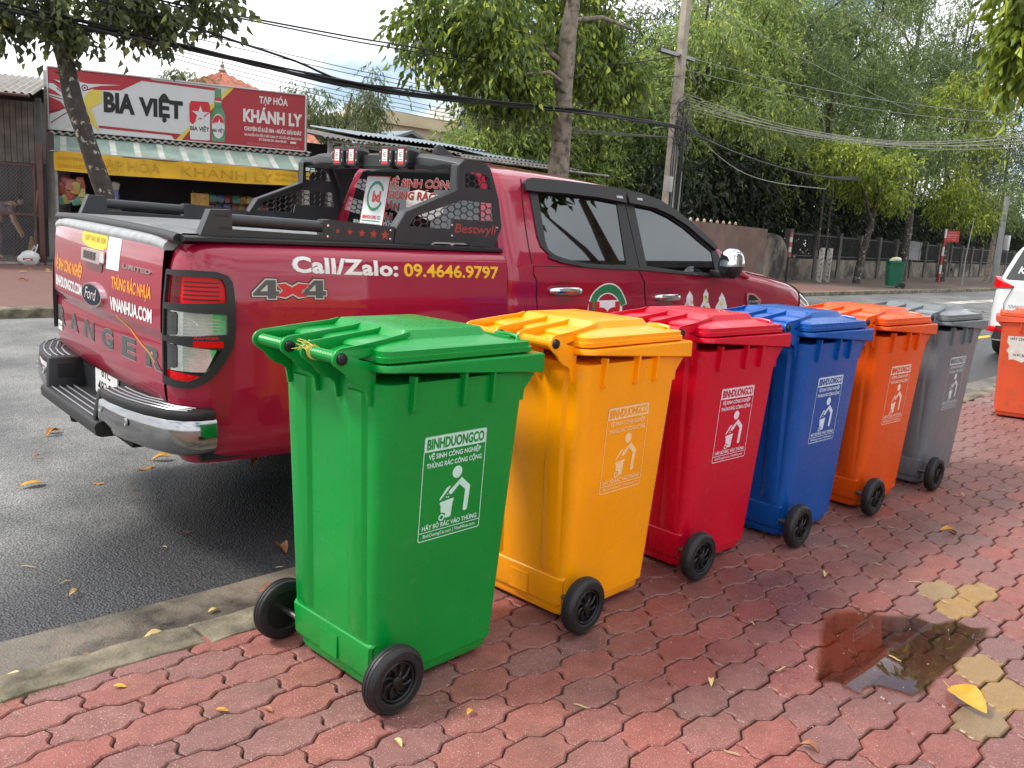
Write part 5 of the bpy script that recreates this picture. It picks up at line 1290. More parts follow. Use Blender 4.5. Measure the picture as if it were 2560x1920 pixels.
o = wr.build('chain_link', mat('galvanised wire', (.20, .20, .20), .5, metal=.7), GT); o['kind'] = 'stuff'
# things leaning in the shed
for i, (x, y, h_, c_) in enumerate(((-.30, -.75, 1.5, (.35, .25, .12)), (-.72, -.3, 1.9, (.4, .4, .38)), (-.66, -.25, 1.8, (.4, .4, .4)))):
    o = MB().tube([(x, y, .05), (x+.10, y+.12, h_)], .014, 8).build('handle', M_WOODD if i else mat('broom stick', c_, .7)); o.location = SHOP.location; o.rotation_euler = (0, 0, SH_RZ)
    if i == 0:
        MB().loft([[Vector((x-.02+k*cos(a), y-.02+k*.5*sin(a), z)) for a in frange(0, 2*pi*7/8, 8)] for z, k in ((.05, .11), (.3, .07), (.55, .025))]).build('bristles', mat('straw bristle', (.30, .20, .09), .8, var=.3, vscale=30), o, recalc=True)
        o.name = 'straw_broom'; tag(o, 'straw broom leaning behind the wire mesh gate', 'broom')
    else: o.name = 'pole'; tag(o, 'thin pale pole leaning in the dark shed', 'pole', 'poles in the shed')
rb = random.Random(9)
bg_ = MB(); rings = []
for t in frange(0, 1, 9):
    k = sin(pi*(.12+.86*t))**.6; z = .30*t
    rings.append([Vector(((.20*k*(1+.18*rb.uniform(-1, 1)))*cos(a), .13*k*(1+.2*rb.uniform(-1, 1))*sin(a), z)) for a in frange(0, 2*pi*15/16, 16)])
bg_.loft(rings)
PB = thing('plastic_bag', 'white plastic carrier bag with red print by the mesh gate', 'bag', (5.75+cos(SH_RZ)*-.29-sin(SH_RZ)*-1.42, 20.6+sin(SH_RZ)*-.29+cos(SH_RZ)*-1.42, -.01), SH_RZ)
bb = bg_.build('sack', mat('white polythene', (.62, .63, .62), .35, var=.1, vscale=12), PB, smooth=80, recalc=True)
MB().tube([(.05, 0, .28), (.08, -.02, .36), (.14, -.02, .34), (.16, 0, .43)], .012, 6).tube([(.10, 0, .26), (.13, .03, .33), (.09, .02, .40)], .012, 6).build('handles', MATS['white polythene'], PB)
wrap('print', poly2d(rrect(-.10, .10, .08, .15, .02)), lambda u, v: (u, -.135, v), MATS['red basin plastic'], PB, off=0, cell=0)
# ---- open shed and roofs to the right of the shop
OS = thing('open_shed', 'long open shed with old corrugated roof behind the pickup', 'shed', (11.3, 18.9, 0), -.10)
corr(MB(), -.1, 4.0, -.3, 3.20, 3.0, 3.65, .14, .02).build('roof', M_TIND, OS)
corr(MB(), 1.2, 5.2, .4, 3.42, 3.4, 3.80, .14, .022).build('roof_sheet', M_TINB, OS)
corr(MB(), 3.2, 8.4, -.2, 3.14, 3.2, 3.75, .14, .024).build('roof_sheet', M_TIND, OS)
corr(MB(), 4.6, 8.2, .5, 3.30, 3.2, 3.72, .16, .024).build('roof_sheet', M_TINB, OS)
for x, y in ((.25, 0), (.25, 2.4), (2.6, .2), (5.2, .2), (7.8, .2)): MB().box((x-.05, y-.05, 0), (x+.05, y+.05, 3.2)).build('post', M_CONC, OS)
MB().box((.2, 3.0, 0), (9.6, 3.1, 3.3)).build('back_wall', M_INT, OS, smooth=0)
MB().cyl((.2, -.2, 3.12), (9.5, -.2, 3.08), .03).cyl((.25, 0, 2.9), (2.6, .2, 2.98), .03).cyl((.25, .0, 2.6), (2.6, 1.5, 3.2), .03).build('beam', M_CONC, OS)
MB().tube([(.1, -.4, 2.82), (.8, -.45, 2.74), (1.6, -.5, 2.58)], .03, 8).build('drain_pipe', mat('white pipe', (.6, .6, .58), .5), OS)
# a long mossy wall top further right
MW = MB().box((0, 0, 0), (9.5, .25, 3.25)).build('garden_wall', mat('mossy dark wall', (.12, .115, .10), .9, var=.35, vscale=2.5, dirt=(.05, .055, .04), dscale=2, dlo=.45, dhi=.65), smooth=0); MW.location = (15.3, 20.6, 0); MW.rotation_euler = (0, 0, -.10)
tag(MW, 'tall dark mossy wall behind the pickup roof and the trees', 'wall')
# ---- pavilion roof
PV = thing('pavilion', 'pavilion with red tiled pyramid roof and pointed finial behind the sign', 'pavilion', (14.9, 32, 0), .3)
MB().box((-1.2, -1.2, 0), (1.2, 1.2, 5.3)).build('wall', mat('cream plaster', (.5, .45, .35), .8), PV, smooth=0)
rf = MB()
for k in range(4):
    a = k*pi/2; R_ = Matrix.Rotation(a, 3, 'Z')
    for i in range(-9, 10):
        x = i*.2
        top = 1-abs(x)/2.0
        if top <= .03: continue
        rf.tube([R_ @ Vector((x, -2.0+.0*t+2.0*t*top*.96, 5.25+1.05*t*top)) for t in frange(0, 1, 5)], .085, 6)
rf.loft([[Vector((sx*k, sy*k, z)) for sx, sy in ((-1, -1), (1, -1), (1, 1), (-1, 1))] for k, z in ((2.0, 5.22), (.05, 6.26))])
pr = rf.build('roof', mat('terracotta tile', (.40, .13, .075), .8, var=.35, vscale=5, dirt=(.14, .09, .07), dscale=3, dlo=.5, dhi=.68), PV, recalc=True)
MB().lathe([(.0, 7.05), (.015, 6.9), (.02, 6.7), (.09, 6.6), (.05, 6.52), (.14, 6.42), (.10, 6.33), (.24, 6.25), (.24, 6.12), (.0, 6.1)], 14).build('finial', mat('pink stone', (.42, .28, .24), .8), PV)
# red tile roof scrap beside the sign
TR2 = thing('tiled_roof_house', 'low house with red tiled roof peeping out right of the sign', 'house', (12.4, 23.4, 0), -.1)
MB().box((-2.2, 0, 0), (1.3, 3, 3.3)).build('wall', MATS['cream plaster'], TR2, smooth=0)
corr(MB(), -2.5, 1.4, -.4, 3.30, 1.6, 4.35, .22, .04).build('roof', MATS['terracotta tile'], TR2)
# ---- beige buildings in the distance
M_BEI = mat('beige plaster', (.58, .49, .33), .85, var=.12, vscale=.5, dirt=(.34, .31, .26), dscale=.35, dlo=.55, dhi=.75)
FB = thing('beige_building', 'long beige flat-roofed building in the distance beyond the shed roofs', 'building', (38, 60, 0), .0)
MB().box((0, 0, 0), (15.5, 8, 9.0)).build('wall', M_BEI, FB, smooth=0)
MB().box((-.3, -.4, 9.0), (15.8, 8.3, 9.3)).box((-.1, -.1, 9.3), (15.6, .1, 10.0)).build('parapet', M_BEI, FB, smooth=0)
MB().box((11.2, -.5, 9.3), (14.5, 4, 11.3)).build('stair_tower', mat('pale grey plaster', (.5, .52, .5), .8), FB, smooth=0)
for i in range(6):
    wn = MB().box((1.0+i*2.4, -.06, 6.6), (2.3+i*2.4, .02, 8.1)).build('window', mat('house window', (.10, .12, .13), .15), FB, smooth=0)
    MB().box((.9+i*2.4, -.12, 6.5), (2.4+i*2.4, -.02, 6.6)).build('sill', M_BEI, wn, smooth=0)
GH = thing('gable_house', 'small grey gabled house below the beige building', 'house', (34, 48, 0), .15)
MB().prism([(-4, 0), (6, 0), (6, 5.6), (1.5, 7.0), (-4, 5.2)], lambda u, v, w_: (u, w_, v), 0, 6).build('wall', M_CONC, GH, smooth=0, recalc=True)
MB().prism([(-4.3, 5.15), (1.5, 7.05), (6.4, 5.5), (6.4, 5.65), (1.5, 7.25), (-4.3, 5.32)], lambda u, v, w_: (u, w_, v), -.4, 6.4).build('roof', M_TINB, GH, smooth=0, recalc=True)
# ================================================================== TREES
def leaf_mat(name, trans=.35, rough=.45):
    M, nt, b, N, L = node_mat(name)
    at = N('ShaderNodeAttribute'); at.attribute_name = 'leafcol'
    L(at.outputs['Color'], b.inputs['Base Color']); b.inputs['Roughness'].default_value = rough; b.inputs['Specular IOR Level'].default_value = .35
    tl_ = N('ShaderNodeBsdfTranslucent'); hs = N('ShaderNodeHueSaturation'); hs.inputs['Value'].default_value = 1.6; hs.inputs['Hue'].default_value = .485; L(at.outputs['Color'], hs.inputs['Color']); L(hs.outputs[0], tl_.inputs[0])
    ms = N('ShaderNodeMixShader'); ms.inputs[0].default_value = trans; L(b.outputs[0], ms.inputs[1]); L(tl_.outputs[0], ms.inputs[2]); L(ms.outputs[0], nt.nodes['Material Output'].inputs[0])
    return M
M_LEAF = leaf_mat('leaf')
M_BARK = mat('grey brown bark', (.24, .195, .155), .9, var=.3, vscale=8, bump=.8, bscale=14, dirt=(.06, .05, .04), dscale=6, dlo=.5, dhi=.65)
M_BARKD = mat('dark mottled bark', (.055, .045, .038), .9, var=.3, vscale=8, bump=.8, bscale=18, dirt=(.40, .39, .33), dscale=9, dlo=.57, dhi=.63)
def leaves(name, pos, d, Ls, Ws, cols, parent, rng, fold=.25):
    n = len(pos)
    d = d/np.linalg.norm(d, axis=1, keepdims=True)
    r = rng.normal(size=(n, 3)); s_ = np.cross(d, r); s_ /= np.linalg.norm(s_, axis=1, keepdims=True)+1e-9
    nn = np.cross(s_, d)
    Ls = Ls[:, None]; Ws = Ws[:, None]
    base = pos; tip = pos+d*Ls-nn*Ls*.12; mid = pos+d*Ls*.45
    lf = mid+s_*Ws*.5+nn*Ws*fold; rt = mid-s_*Ws*.5+nn*Ws*fold
    v = np.stack([base, rt, tip, lf], 1).reshape(-1, 3).astype(np.float32)
    me = bpy.data.meshes.new(name); me.vertices.add(4*n); me.vertices.foreach_set('co', v.ravel())
    k = np.arange(n)*4
    li = np.stack([k, k+1, k+2, k, k+2, k+3], 1).ravel().astype(np.int32)
    me.loops.add(6*n); me.loops.foreach_set('vertex_index', li)
    me.polygons.add(2*n); me.polygons.foreach_set('loop_start', (np.arange(2*n)*3).astype(np.int32))
    me.update(calc_edges=True)
    a = me.attributes.new('leafcol', 'FLOAT_COLOR', 'POINT')
    c4 = np.concatenate([cols, np.ones((n, 1))], 1).repeat(4, 0).astype(np.float32); a.data.foreach_set('color', c4.ravel())
    me.materials.append(M_LEAF)
    o = link(name, me, parent); return o
def sprays(rng, clumps, twigs, tlen, per, L, W, droop, ldroop, pal, spread=.5):
    P_ = []; D_ = []; C_ = []
    for (c, r, k) in clumps:
        n = max(3, int(twigs*k)); q = rng.normal(size=(n, 3)); q /= np.linalg.norm(q, axis=1, keepdims=True)
        rad = rng.random(n)**.45
        o = np.array(c)+q*rad[:, None]*np.array(r)
        t0 = q*.7+rng.normal(size=(n, 3))*spread+np.array([0, 0, -droop*.6]); t0 /= np.linalg.norm(t0, axis=1, keepdims=True)
        tl_ = tlen*rng.uniform(.5, 1.3, n)
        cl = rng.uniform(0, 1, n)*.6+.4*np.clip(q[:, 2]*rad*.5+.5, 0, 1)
        for j in range(per):
            s_ = (j+rng.random(n))/per
            p = o+t0*(tl_*s_)[:, None]+np.array([0, 0, -1])*(droop*tl_*s_*s_*.6)[:, None]
            d = t0*.7+rng.normal(size=(n, 3))*spread+np.array([0, 0, -ldroop])
            P_.append(p); D_.append(d); C_.append(cl+rng.normal(size=n)*.16)
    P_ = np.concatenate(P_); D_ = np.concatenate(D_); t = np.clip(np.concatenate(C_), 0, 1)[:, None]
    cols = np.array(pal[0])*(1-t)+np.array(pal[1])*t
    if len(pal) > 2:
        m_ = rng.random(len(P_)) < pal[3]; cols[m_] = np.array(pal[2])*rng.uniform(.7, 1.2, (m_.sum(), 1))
    n = len(P_)
    return P_, D_, L*rng.uniform(.6, 1.25, n), W*rng.uniform(.6, 1.25, n), cols
def tree(name, label, base, trunk, limbs, clumps, leaf, bark=None, seed=0, group=None, cat='tree'):
    rng = np.random.default_rng(seed)
    t = thing(name, label, cat, base, 0, group)
    mb = MB()
    n_ = random.Random(seed)
    for pts, rs in [trunk]+limbs:
        P_ = []; R_ = []
        for i in range(len(pts)-1):
            for s_ in frange(0, 1, 5)[:-1]:
                P_.append(Vector(pts[i]).lerp(Vector(pts[i+1]), s_)+Vector((n_.uniform(-1, 1), n_.uniform(-1, 1), 0))*rs[i]*.12); R_.append((rs[i]+(rs[i+1]-rs[i])*s_)*n_.uniform(.93, 1.08))
        P_.append(Vector(pts[-1])); R_.append(rs[-1]); mb.tube(P_, R_, 10)
    mb.build('trunk', bark or M_BARK, t, smooth=60)
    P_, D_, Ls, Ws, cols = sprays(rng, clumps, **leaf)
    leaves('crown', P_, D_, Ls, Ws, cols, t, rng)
    return t
def ell(n, c, r, rs, seed, k=1.):
    # clumps scattered through an ellipsoid shell
    q = np.random.default_rng(seed); out_ = []
    for _ in range(n):
        v = q.normal(size=3); v /= np.linalg.norm(v); a = q.random()**.33
        s_ = q.uniform(.7, 1.3)
        out_.append((tuple(np.array(c)+v*a*np.array(r)), tuple(np.array(rs)*s_), k*s_*s_))
    return out_
# -- leaning street tree on the left
cl = ell(9, (-1.35, 0, 4.05), (.65, .5, .35), (.26, .26, .2), 1)+ell(8, (-.45, -.1, 4.05), (.55, .4, .3), (.24, .24, .2), 2)+ell(7, (.25, -.1, 4.0), (.5, .4, .28), (.22, .22, .18), 3)+ell(3, (-.98, -.2, 3.55), (.16, .14, .28), (.13, .13, .16), 4)+ell(5, (-1.85, 0, 3.75), (.3, .3, .25), (.2, .2, .18), 5)+ell(5, (.95, -.1, 4.4), (.4, .3, .15), (.2, .2, .15), 7)+ell(30, (-.4, 0, 5.5), (2.0, 1.6, .8), (.42, .42, .34), 6)
tree('street_tree', 'leaning tree with dark mottled trunk in front of the beer sign', (4.85, 13.2, 0),
     ([(0, 0, -.1), (-.12, 0, .45), (-.42, 0, 1.35), (-.80, 0, 2.5), (-.95, 0, 3.2), (-1.08, 0, 3.96), (-1.15, .1, 5.0)], [.19, .15, .135, .125, .115, .10, .06]),
     [([(-.95, 0, 3.2), (-.5, -.1, 3.9), (.3, -.2, 4.3), (1.2, -.2, 4.4)], [.05, .04, .028, .012]), ([(-1.05, 0, 3.8), (-.6, .2, 4.6), (.2, .2, 5.2)], [.06, .04, .015]), ([(-1.0, 0, 3.5), (-1.5, -.1, 3.75), (-2.0, 0, 3.8)], [.04, .028, .012]), ([(-1.1, 0, 4.3), (-1.7, .2, 5.0), (-2.0, .3, 5.6)], [.05, .03, .012])],
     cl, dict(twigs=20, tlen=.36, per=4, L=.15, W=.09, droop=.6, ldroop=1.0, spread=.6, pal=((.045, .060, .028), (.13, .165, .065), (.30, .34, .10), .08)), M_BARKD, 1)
# -- big-leaved tree right of centre
cl = ell(38, (-1.75, .7, 5.2), (1.7, 1.0, 1.1), (.42, .42, .36), 11)+ell(20, (1.6, .8, 5.5), (1.3, .8, .7), (.38, .38, .32), 12)+ell(11, (-1.6, .6, 4.15), (1.3, .6, .3), (.32, .32, .24), 13)+ell(26, (0, 1.6, 7.2), (3.2, 1.2, 1.0), (.55, .55, .45), 14)+ell(8, (1.9, .4, 4.7), (.9, .4, .35), (.26, .26, .22), 15)
tree('street_tree', 'straight grey trunk tree with large glossy drooping leaves behind the cab', (13.77, 13.2, 0),
     ([(0, 0, -.1), (0, 0, 1.2), (.0, 0, 2.66), (-.06, 0, 4.5), (.08, 0, 6.15), (.15, 0, 8.0)], [.28, .25, .235, .20, .15, .08]),
     [([(0, 0, 4.8), (-1., .4, 5.3), (-2.1, .7, 5.5), (-3.0, .7, 5.4)], [.07, .055, .035, .015]), ([(.05, 0, 5.7), (1., 0, 5.95), (2.4, 0, 5.9)], [.06, .045, .015]), ([(.05, 0, 6.2), (-1.2, .5, 7.0), (-2.4, .6, 7.4)], [.06, .04, .015]), ([(-.02, 0, 4.4), (-.8, -.3, 4.5), (-1.8, -.3, 4.3)], [.05, .035, .012])],
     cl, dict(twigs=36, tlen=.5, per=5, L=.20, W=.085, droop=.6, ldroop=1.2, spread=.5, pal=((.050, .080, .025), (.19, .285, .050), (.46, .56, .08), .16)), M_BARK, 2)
# -- feathery acacias and eucalyptus behind
ACA = dict(tlen=.7, per=8, L=.23, W=.07, droop=.8, ldroop=.8, spread=.75)
def big(x, y, h, seed, label, pal, wx=3., wy=2.6, z0=1.6, n=46, tw=60, name='eucalyptus_tree', r=.95):
    c = ell(n, (0, 0, (h+z0)/2), (wx, wy, (h-z0)/2), (r, r, r*.95), seed)
    trunk = ([(0, 0, -.2), (.1, 0, h*.3), (-.1, .1, h*.6), (.1, 0, h*.95)], [.22, .18, .12, .04])
    limbs = []
    q = random.Random(seed)
    for k in range(7):
        z = h*(.2+.09*k); a = q.uniform(0, 2*pi); l = wx*.8
        limbs.append(([(0, 0, z), (cos(a)*l*.5, sin(a)*l*.5, z+h*.10), (cos(a)*l, sin(a)*l, z+h*.16)], [.07, .045, .012]))
    return tree(name, label, (x, y, 0), trunk, limbs, c, dict(twigs=tw, pal=pal, **ACA), M_BARKD, seed, 'trees beyond the far pavement')
PA = ((.085, .125, .036), (.30, .41, .12), (.48, .56, .10), .10)
PB_ = ((.058, .092, .036), (.20, .29, .10), (.34, .44, .10), .07)
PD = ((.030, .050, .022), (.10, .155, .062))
big(18.9, 20.4, 6.2, 21, 'pale feathery tree left of the grey trunk, behind the mossy wall', PA, 1.7, 1.5, 1.5, 40, r=.75)
big(21.2, 20.6, 7.4, 22, 'bright green feathery tree between the grey trunk and the pole', PA, 2.6, 2.0, .8, 44)
big(24.6, 21.5, 9.5, 23, 'feathery tree directly behind the utility pole', PB_, 2.6, 2.2, 1.0, 48)
big(27.6, 19.6, 10.5, 24, 'tall drooping eucalyptus just right of the utility pole', PA, 2.7, 2.2, 1.2, 56)
big(31.6, 20.2, 12.5, 25, 'tallest drooping eucalyptus behind the plaster wall', PA, 3.0, 2.5, 2.0, 62)
big(36.6, 21.2, 13.5, 26, 'eucalyptus rising behind the small yellow green street tree', PB_, 3.2, 2.6, 2.2, 60)
big(42.5, 22.0, 15.0, 27, 'dull green eucalyptus behind the fence near the red sign', PB_, 3.4, 2.8, 2.2, 56)
big(50, 23.5, 18.0, 28, 'grey green tree behind the fence beyond the red sign', PB_, 3.8, 3., 2.2, 54)
big(60, 25.5, 22.0, 29, 'tall tree at the far end of the fence', PB_, 4.6, 3.4, 2.2, 56)
# darker trees that close the view behind
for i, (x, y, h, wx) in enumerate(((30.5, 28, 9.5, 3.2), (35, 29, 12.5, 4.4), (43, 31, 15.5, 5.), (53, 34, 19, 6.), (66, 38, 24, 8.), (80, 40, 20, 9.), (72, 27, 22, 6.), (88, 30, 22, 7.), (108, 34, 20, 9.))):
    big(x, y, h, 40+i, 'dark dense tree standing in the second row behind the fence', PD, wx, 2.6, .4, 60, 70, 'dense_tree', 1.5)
# understory behind the wall and fence
und = thing('thicket', 'dark shaded thicket behind the fence and plaster wall', 'thicket', (0, 0, 0))
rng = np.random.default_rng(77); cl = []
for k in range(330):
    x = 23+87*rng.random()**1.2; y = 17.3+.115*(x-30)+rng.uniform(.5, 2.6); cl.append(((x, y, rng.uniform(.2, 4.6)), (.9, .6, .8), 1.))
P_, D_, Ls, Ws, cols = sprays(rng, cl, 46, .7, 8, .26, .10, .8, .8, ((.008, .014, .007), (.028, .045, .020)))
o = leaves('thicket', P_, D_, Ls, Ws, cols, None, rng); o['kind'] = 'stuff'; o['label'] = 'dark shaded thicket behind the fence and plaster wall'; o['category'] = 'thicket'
bpy.data.objects.remove(und)
o.name = 'thicket'
# -- yellow green street trees on the far pavement
SG_ = dict(tlen=.5, per=6, L=.20, W=.075, droop=.6, ldroop=.9, spread=.5)
PY = ((.055, .090, .016), (.28, .36, .045), (.46, .52, .07), .14)
cl = ell(30, (-.6, 0, 4.6), (2.6, 1.6, .8), (.55, .55, .35), 31)+ell(10, (1.0, 0, 3.6), (1.4, 1., .6), (.45, .45, .3), 32)
tree('street_tree', 'young yellow green tree leaning over the pavement near the far green bin', (33.5, 15.4, 0), ([(0, 0, -.1), (.25, 0, 1.2), (.7, 0, 2.4), (.9, 0, 3.6), (.6, 0, 4.8)], [.17, .14, .11, .08, .04]),
     [([(.7, 0, 2.4), (-.6, 0, 3.8), (-2.2, 0, 4.7)], [.07, .05, .015]), ([(.9, 0, 3.4), (1.6, 0, 4.2), (2.0, 0, 4.6)], [.05, .03, .012])], cl, dict(twigs=26, pal=PY, **SG_), M_BARKD, 31)
cl = ell(44, (.3, 0, 6.6), (2.6, 2., 3.4), (.6, .6, .5), 33)+ell(22, (1.6, 0, 3.7), (2.6, 1.6, .9), (.55, .55, .4), 34)
tree('street_tree', 'tall yellow green tree with layered leaves behind the red sign', (45.0, 16.4, 0), ([(0, 0, -.1), (.0, 0, 2.0), (.2, 0, 4.5), (.3, 0, 9.)], [.2, .17, .13, .04]),
     [([(0, 0, 2.6), (1.4, 0, 3.5), (2.8, 0, 3.8)], [.08, .05, .015]), ([(0.1, 0, 4.0), (-1.4, 0, 5.4), (-2., 0, 6.6)], [.07, .05, .015])], cl, dict(twigs=26, pal=PY, **SG_), M_BARKD, 33)
cl = ell(20, (0, 0, 4.4), (2.2, 1.6, 1.4), (.6, .6, .5), 36)
tree('street_tree', 'slim tree with pale trunk beside the concrete lamp post', (53.5, 17.0, 0), ([(0, 0, -.1), (.1, 0, 2.0), (.3, 0, 5.0)], [.16, .13, .05]), [], cl, dict(twigs=30, pal=PB_, **SG_), M_BARK, 36)
tree('street_tree', 'dark trunk tree standing just left of the red sign post', (40.5, 16.5, 0), ([(0, 0, -.1), (.05, 0, 2.2), (-.1, 0, 5.5)], [.2, .17, .08]), [], ell(18, (0, 0, 6.0), (2.2, 1.8, 1.6), (.7, .7, .5), 37), dict(twigs=34, pal=PB_, **SG_), M_BARKD, 37)
# -- tree on the near pavement whose branches hang into the upper right corner
cl = ell(11, (.0, .20, 4.42), (.36, .28, .48), (.2, .2, .2), 51)+ell(8, (.0, .25, 5.2), (.7, .4, .25), (.28, .28, .24), 52)+ell(26, (2.2, -3.4, 7.6), (2.4, 1.8, 1.2), (.6, .6, .5), 53)
tree('street_tree', 'near tree whose bright leafy branch hangs over the pavement', (14.15, 4.2, 0), ([(.9, -3.3, -.1), (.8, -3.3, 1.9), (.7, -3.2, 4.2), (.4, -2.4, 6.8)], [.2, .18, .15, .05]),
     [([(.7, -3.2, 4.2), (.4, -1.8, 5.6), (.1, -.4, 5.6), (.0, .4, 5.2)], [.07, .05, .03, .01])], cl, dict(twigs=22, tlen=.45, per=5, L=.24, W=.10, droop=.6, ldroop=1.3, spread=.45, pal=((.07, .11, .018), (.24, .34, .035), (.42, .48, .07), .14)), M_BARK, 51)
tree('street_tree', 'tree overhanging the pavement whose leaves are mirrored in the cab windows', (10.4, -1.3, 0), ([(0, 0, -.1), (.0, 0, 2.5), (-.2, .4, 4.6), (-.7, 1.1, 6.2)], [.18, .16, .12, .05]),
     [([(-.2, .4, 4.6), (-1.0, .8, 5.4), (-1.6, 1.0, 5.9)], [.06, .04, .015])], ell(20, (-.9, 1.35, 7.15), (1.5, .9, .45), (.34, .34, .28), 57), dict(twigs=22, tlen=.45, per=5, L=.24, W=.10, droop=.6, ldroop=1.3, spread=.45, pal=((.05, .08, .018), (.16, .24, .035), (.36, .42, .07), .1)), M_BARK, 57)
# -- thin trees behind the shop roofs
THN = dict(tlen=.8, per=8, L=.22, W=.045, droop=1.0, ldroop=1.2, spread=.45)
tree('willowy_tree', 'thin willowy tree above the shed roofs right of the sign', (17.4, 28, 0), ([(0, 0, 0), (0, 0, 3.5), (.6, 0, 5.8)], [.12, .09, .03]), [([(0, 0, 3.5), (-1., 0, 4.8), (-1.4, 0, 5.4)], [.06, .04, .012]), ([(0.2, 0, 4.4), (1.2, 0, 5.6), (1.5, 0, 6.4)], [.05, .03, .01])],
     ell(18, (-1.3, 0, 4.7), (1.0, .8, 1.0), (.5, .5, .5), 61)+ell(10, (.4, 0, 4.7), (1.0, .8, .9), (.5, .5, .5), 62)+ell(8, (1.5, 0, 5.9), (.5, .5, 1.0), (.35, .35, .4), 63), dict(twigs=22, pal=((.06, .085, .035), (.17, .225, .085)), **THN), M_BARKD, 61)
tree('distant_tree', 'small distant treetop peeping over the beer sign', (12.5, 30, 0), ([(0, 0, 0), (0, 0, 5.4)], [.1, .04]), [], ell(8, (0, 0, 5.5), (.6, .5, .4), (.35, .35, .3), 64), dict(twigs=22, pal=((.06, .085, .035), (.17, .225, .085)), **THN), M_BARKD, 64)
for i, (x, y, h, lb) in enumerate(((20.6, 26.5, 4.6, 'low leafy bush above the shed roof left of the beige building'), (23.0, 27.5, 4.9, 'low leafy bush above the shed roof below the beige building'), (26.0, 29, 5.4, 'leafy bush with arching fronds right of the beige building'))):
    tree('roadside_bush', lb, (x, y, 0), ([(0, 0, 0), (0, 0, h-.5)], [.1, .03]), [], ell(16, (0, 0, h-.9), (1.6, 1., .6), (.5, .5, .35), 70+i), dict(twigs=22, pal=((.06, .10, .035), (.20, .29, .10)), **THN), M_BARKD, 70+i, cat='bush')
# ================================================================== UTILITY POLE AND CABLES
M_CABLE = mat('black cable', (.012, .012, .013), .5)
M_CABLP = mat('pale cable', (.34, .33, .30), .5)
UP = thing('utility_pole', 'square concrete utility pole wrapped in tangled cables and meter boxes', 'utility pole', (18.15, 13.5, 0))
MB().loft([[Vector((sx*k*.105, sy*k*.105, z)) for sx, sy in ((-1, -1), (1, -1), (1, 1), (-1, 1))] for z, k in ((-.1, 1.25), (4., 1.0), (8.5, .8))]).build('shaft', mat('pale pole concrete', (.38, .33, .27), .85, var=.2, vscale=4, dirt=(.2, .18, .15), dscale=3, dlo=.5, dhi=.7), UP, smooth=0, bevel=.012)
MB().cyl((-.05, -.20, 0), (-.12, -.17, 3.6), .045, 8).build('conduit', mat('grey conduit', (.36, .36, .36), .5), UP)
MB().cyl((.2, -.2, 0), (.22, -.17, 3.0), .025, 8).build('conduit', MATS['grey conduit'], UP)
for x, z, w_, h_ in ((-.42, 2.45, .14, .38), (-.38, 1.65, .26, .36), (.16, 1.2, .2, .4)): MB().box((x, -.32, z), (x+w_, -.16, z+h_)).build('meter_box', mat('meter box grey', (.40, .40, .36), .6, var=.15, vscale=6), UP, bevel=.012)
MB().box((-.9, -.06, 5.72), (.5, .06, 5.80)).build('crossarm', M_STEEL, UP); MB().tube([(.15, 0, 5.7), (.6, -.1, 5.2)], .02, 6).build('brace', M_STEEL, UP)
rc = random.Random(6)
tg_ = MB()
for k in range(30):
    z = rc.uniform(3.6, 4.7); r_ = rc.uniform(.10, .26); cx, cy = rc.uniform(-.12, .28), rc.uniform(-.25, -.1); ph = rc.uniform(0, 6); ti = rc.uniform(-.6, .6)
    tg_.tube([(cx+r_*cos(ph+a), cy+.06*sin(a*2+ph)+.05*rc.random(), z+r_*sin(ph+a)*(.8+ti*.3)) for a in frange(0, rc.uniform(3.5, 6.2), 14)], rc.uniform(.007, .014), 5)
o = tg_.build('cable_tangle', mat('dusty cable', (.10, .10, .095), .6, var=.4, vscale=3), UP); o['kind'] = 'stuff'
tg2 = MB()
for k in range(9):
    x = rc.uniform(-.25, .25); tg2.tube([(x, -.2, 4.2), (x*1.3+rc.uniform(-.05, .05), -.24, 3.2), (x*.8, -.2, rc.uniform(1.0, 2.5))], .014, 5)
o = tg2.build('hanging_cables', M_CABLE, UP); o['kind'] = 'stuff'
def cable(label, pts, r, m_=M_CABLE, name='overhead_cable', sub=4, wob=0., group='overhead cables along the street'):
    P_ = []; pts = [Vector(p) for p in pts]; n = len(pts)
    for i in range(n-1):
        p0, p1, p2, p3 = pts[max(0, i-1)], pts[i], pts[i+1], pts[min(n-1, i+2)]
        for s_ in frange(0, 1, sub+1)[:-1]:
            P_.append(.5*((2*p1)+(p2-p0)*s_+(2*p0-5*p1+4*p2-p3)*s_*s_+(3*p1-p0-3*p2+p3)*s_**3)+Vector((0, 0, rc.uniform(-wob, wob))))
    P_.append(pts[-1])
    o = MB().tube(P_, r, 6).build(name, m_, smooth=60); return tag(o, label, 'cable', group)
def sag(a, b, s_, n=9): return [Vector(a).lerp(Vector(b), t)-Vector((0, 0, 4*s_*t*(1-t))) for t in frange(0, 1, n)]
BUN = [(-3, 12.8, 3.95), (2.79, 12.8, 3.69), (3.98, 12.8, 3.64), (5.15, 12.8, 3.61), (6.5, 12.8, 3.57), (8.07, 12.8, 3.53), (9.73, 12.8, 3.57), (11.57, 12.8, 3.68), (13.24, 12.8, 3.80), (15.04, 12.85, 3.90), (18.0, 13.2, 4.02)]
bun = thing('cable_bundle', 'thick sagging bundle of black cables crossing the whole street view', 'cable', (0, 0, 0))
for k in range(6):
    dy, dz = rc.uniform(-.04, .04), rc.uniform(-.04, .04)
    pts = [Vector(p)+Vector((0, dy+rc.uniform(-.02, .02), dz+rc.uniform(-.022, .022))) for p in BUN]
    o = cable('x', pts, rc.uniform(.014, .026), wob=.008); o.name = 'strand'; o.parent = bun
    for q in ('label', 'category', 'group'): del o[q]
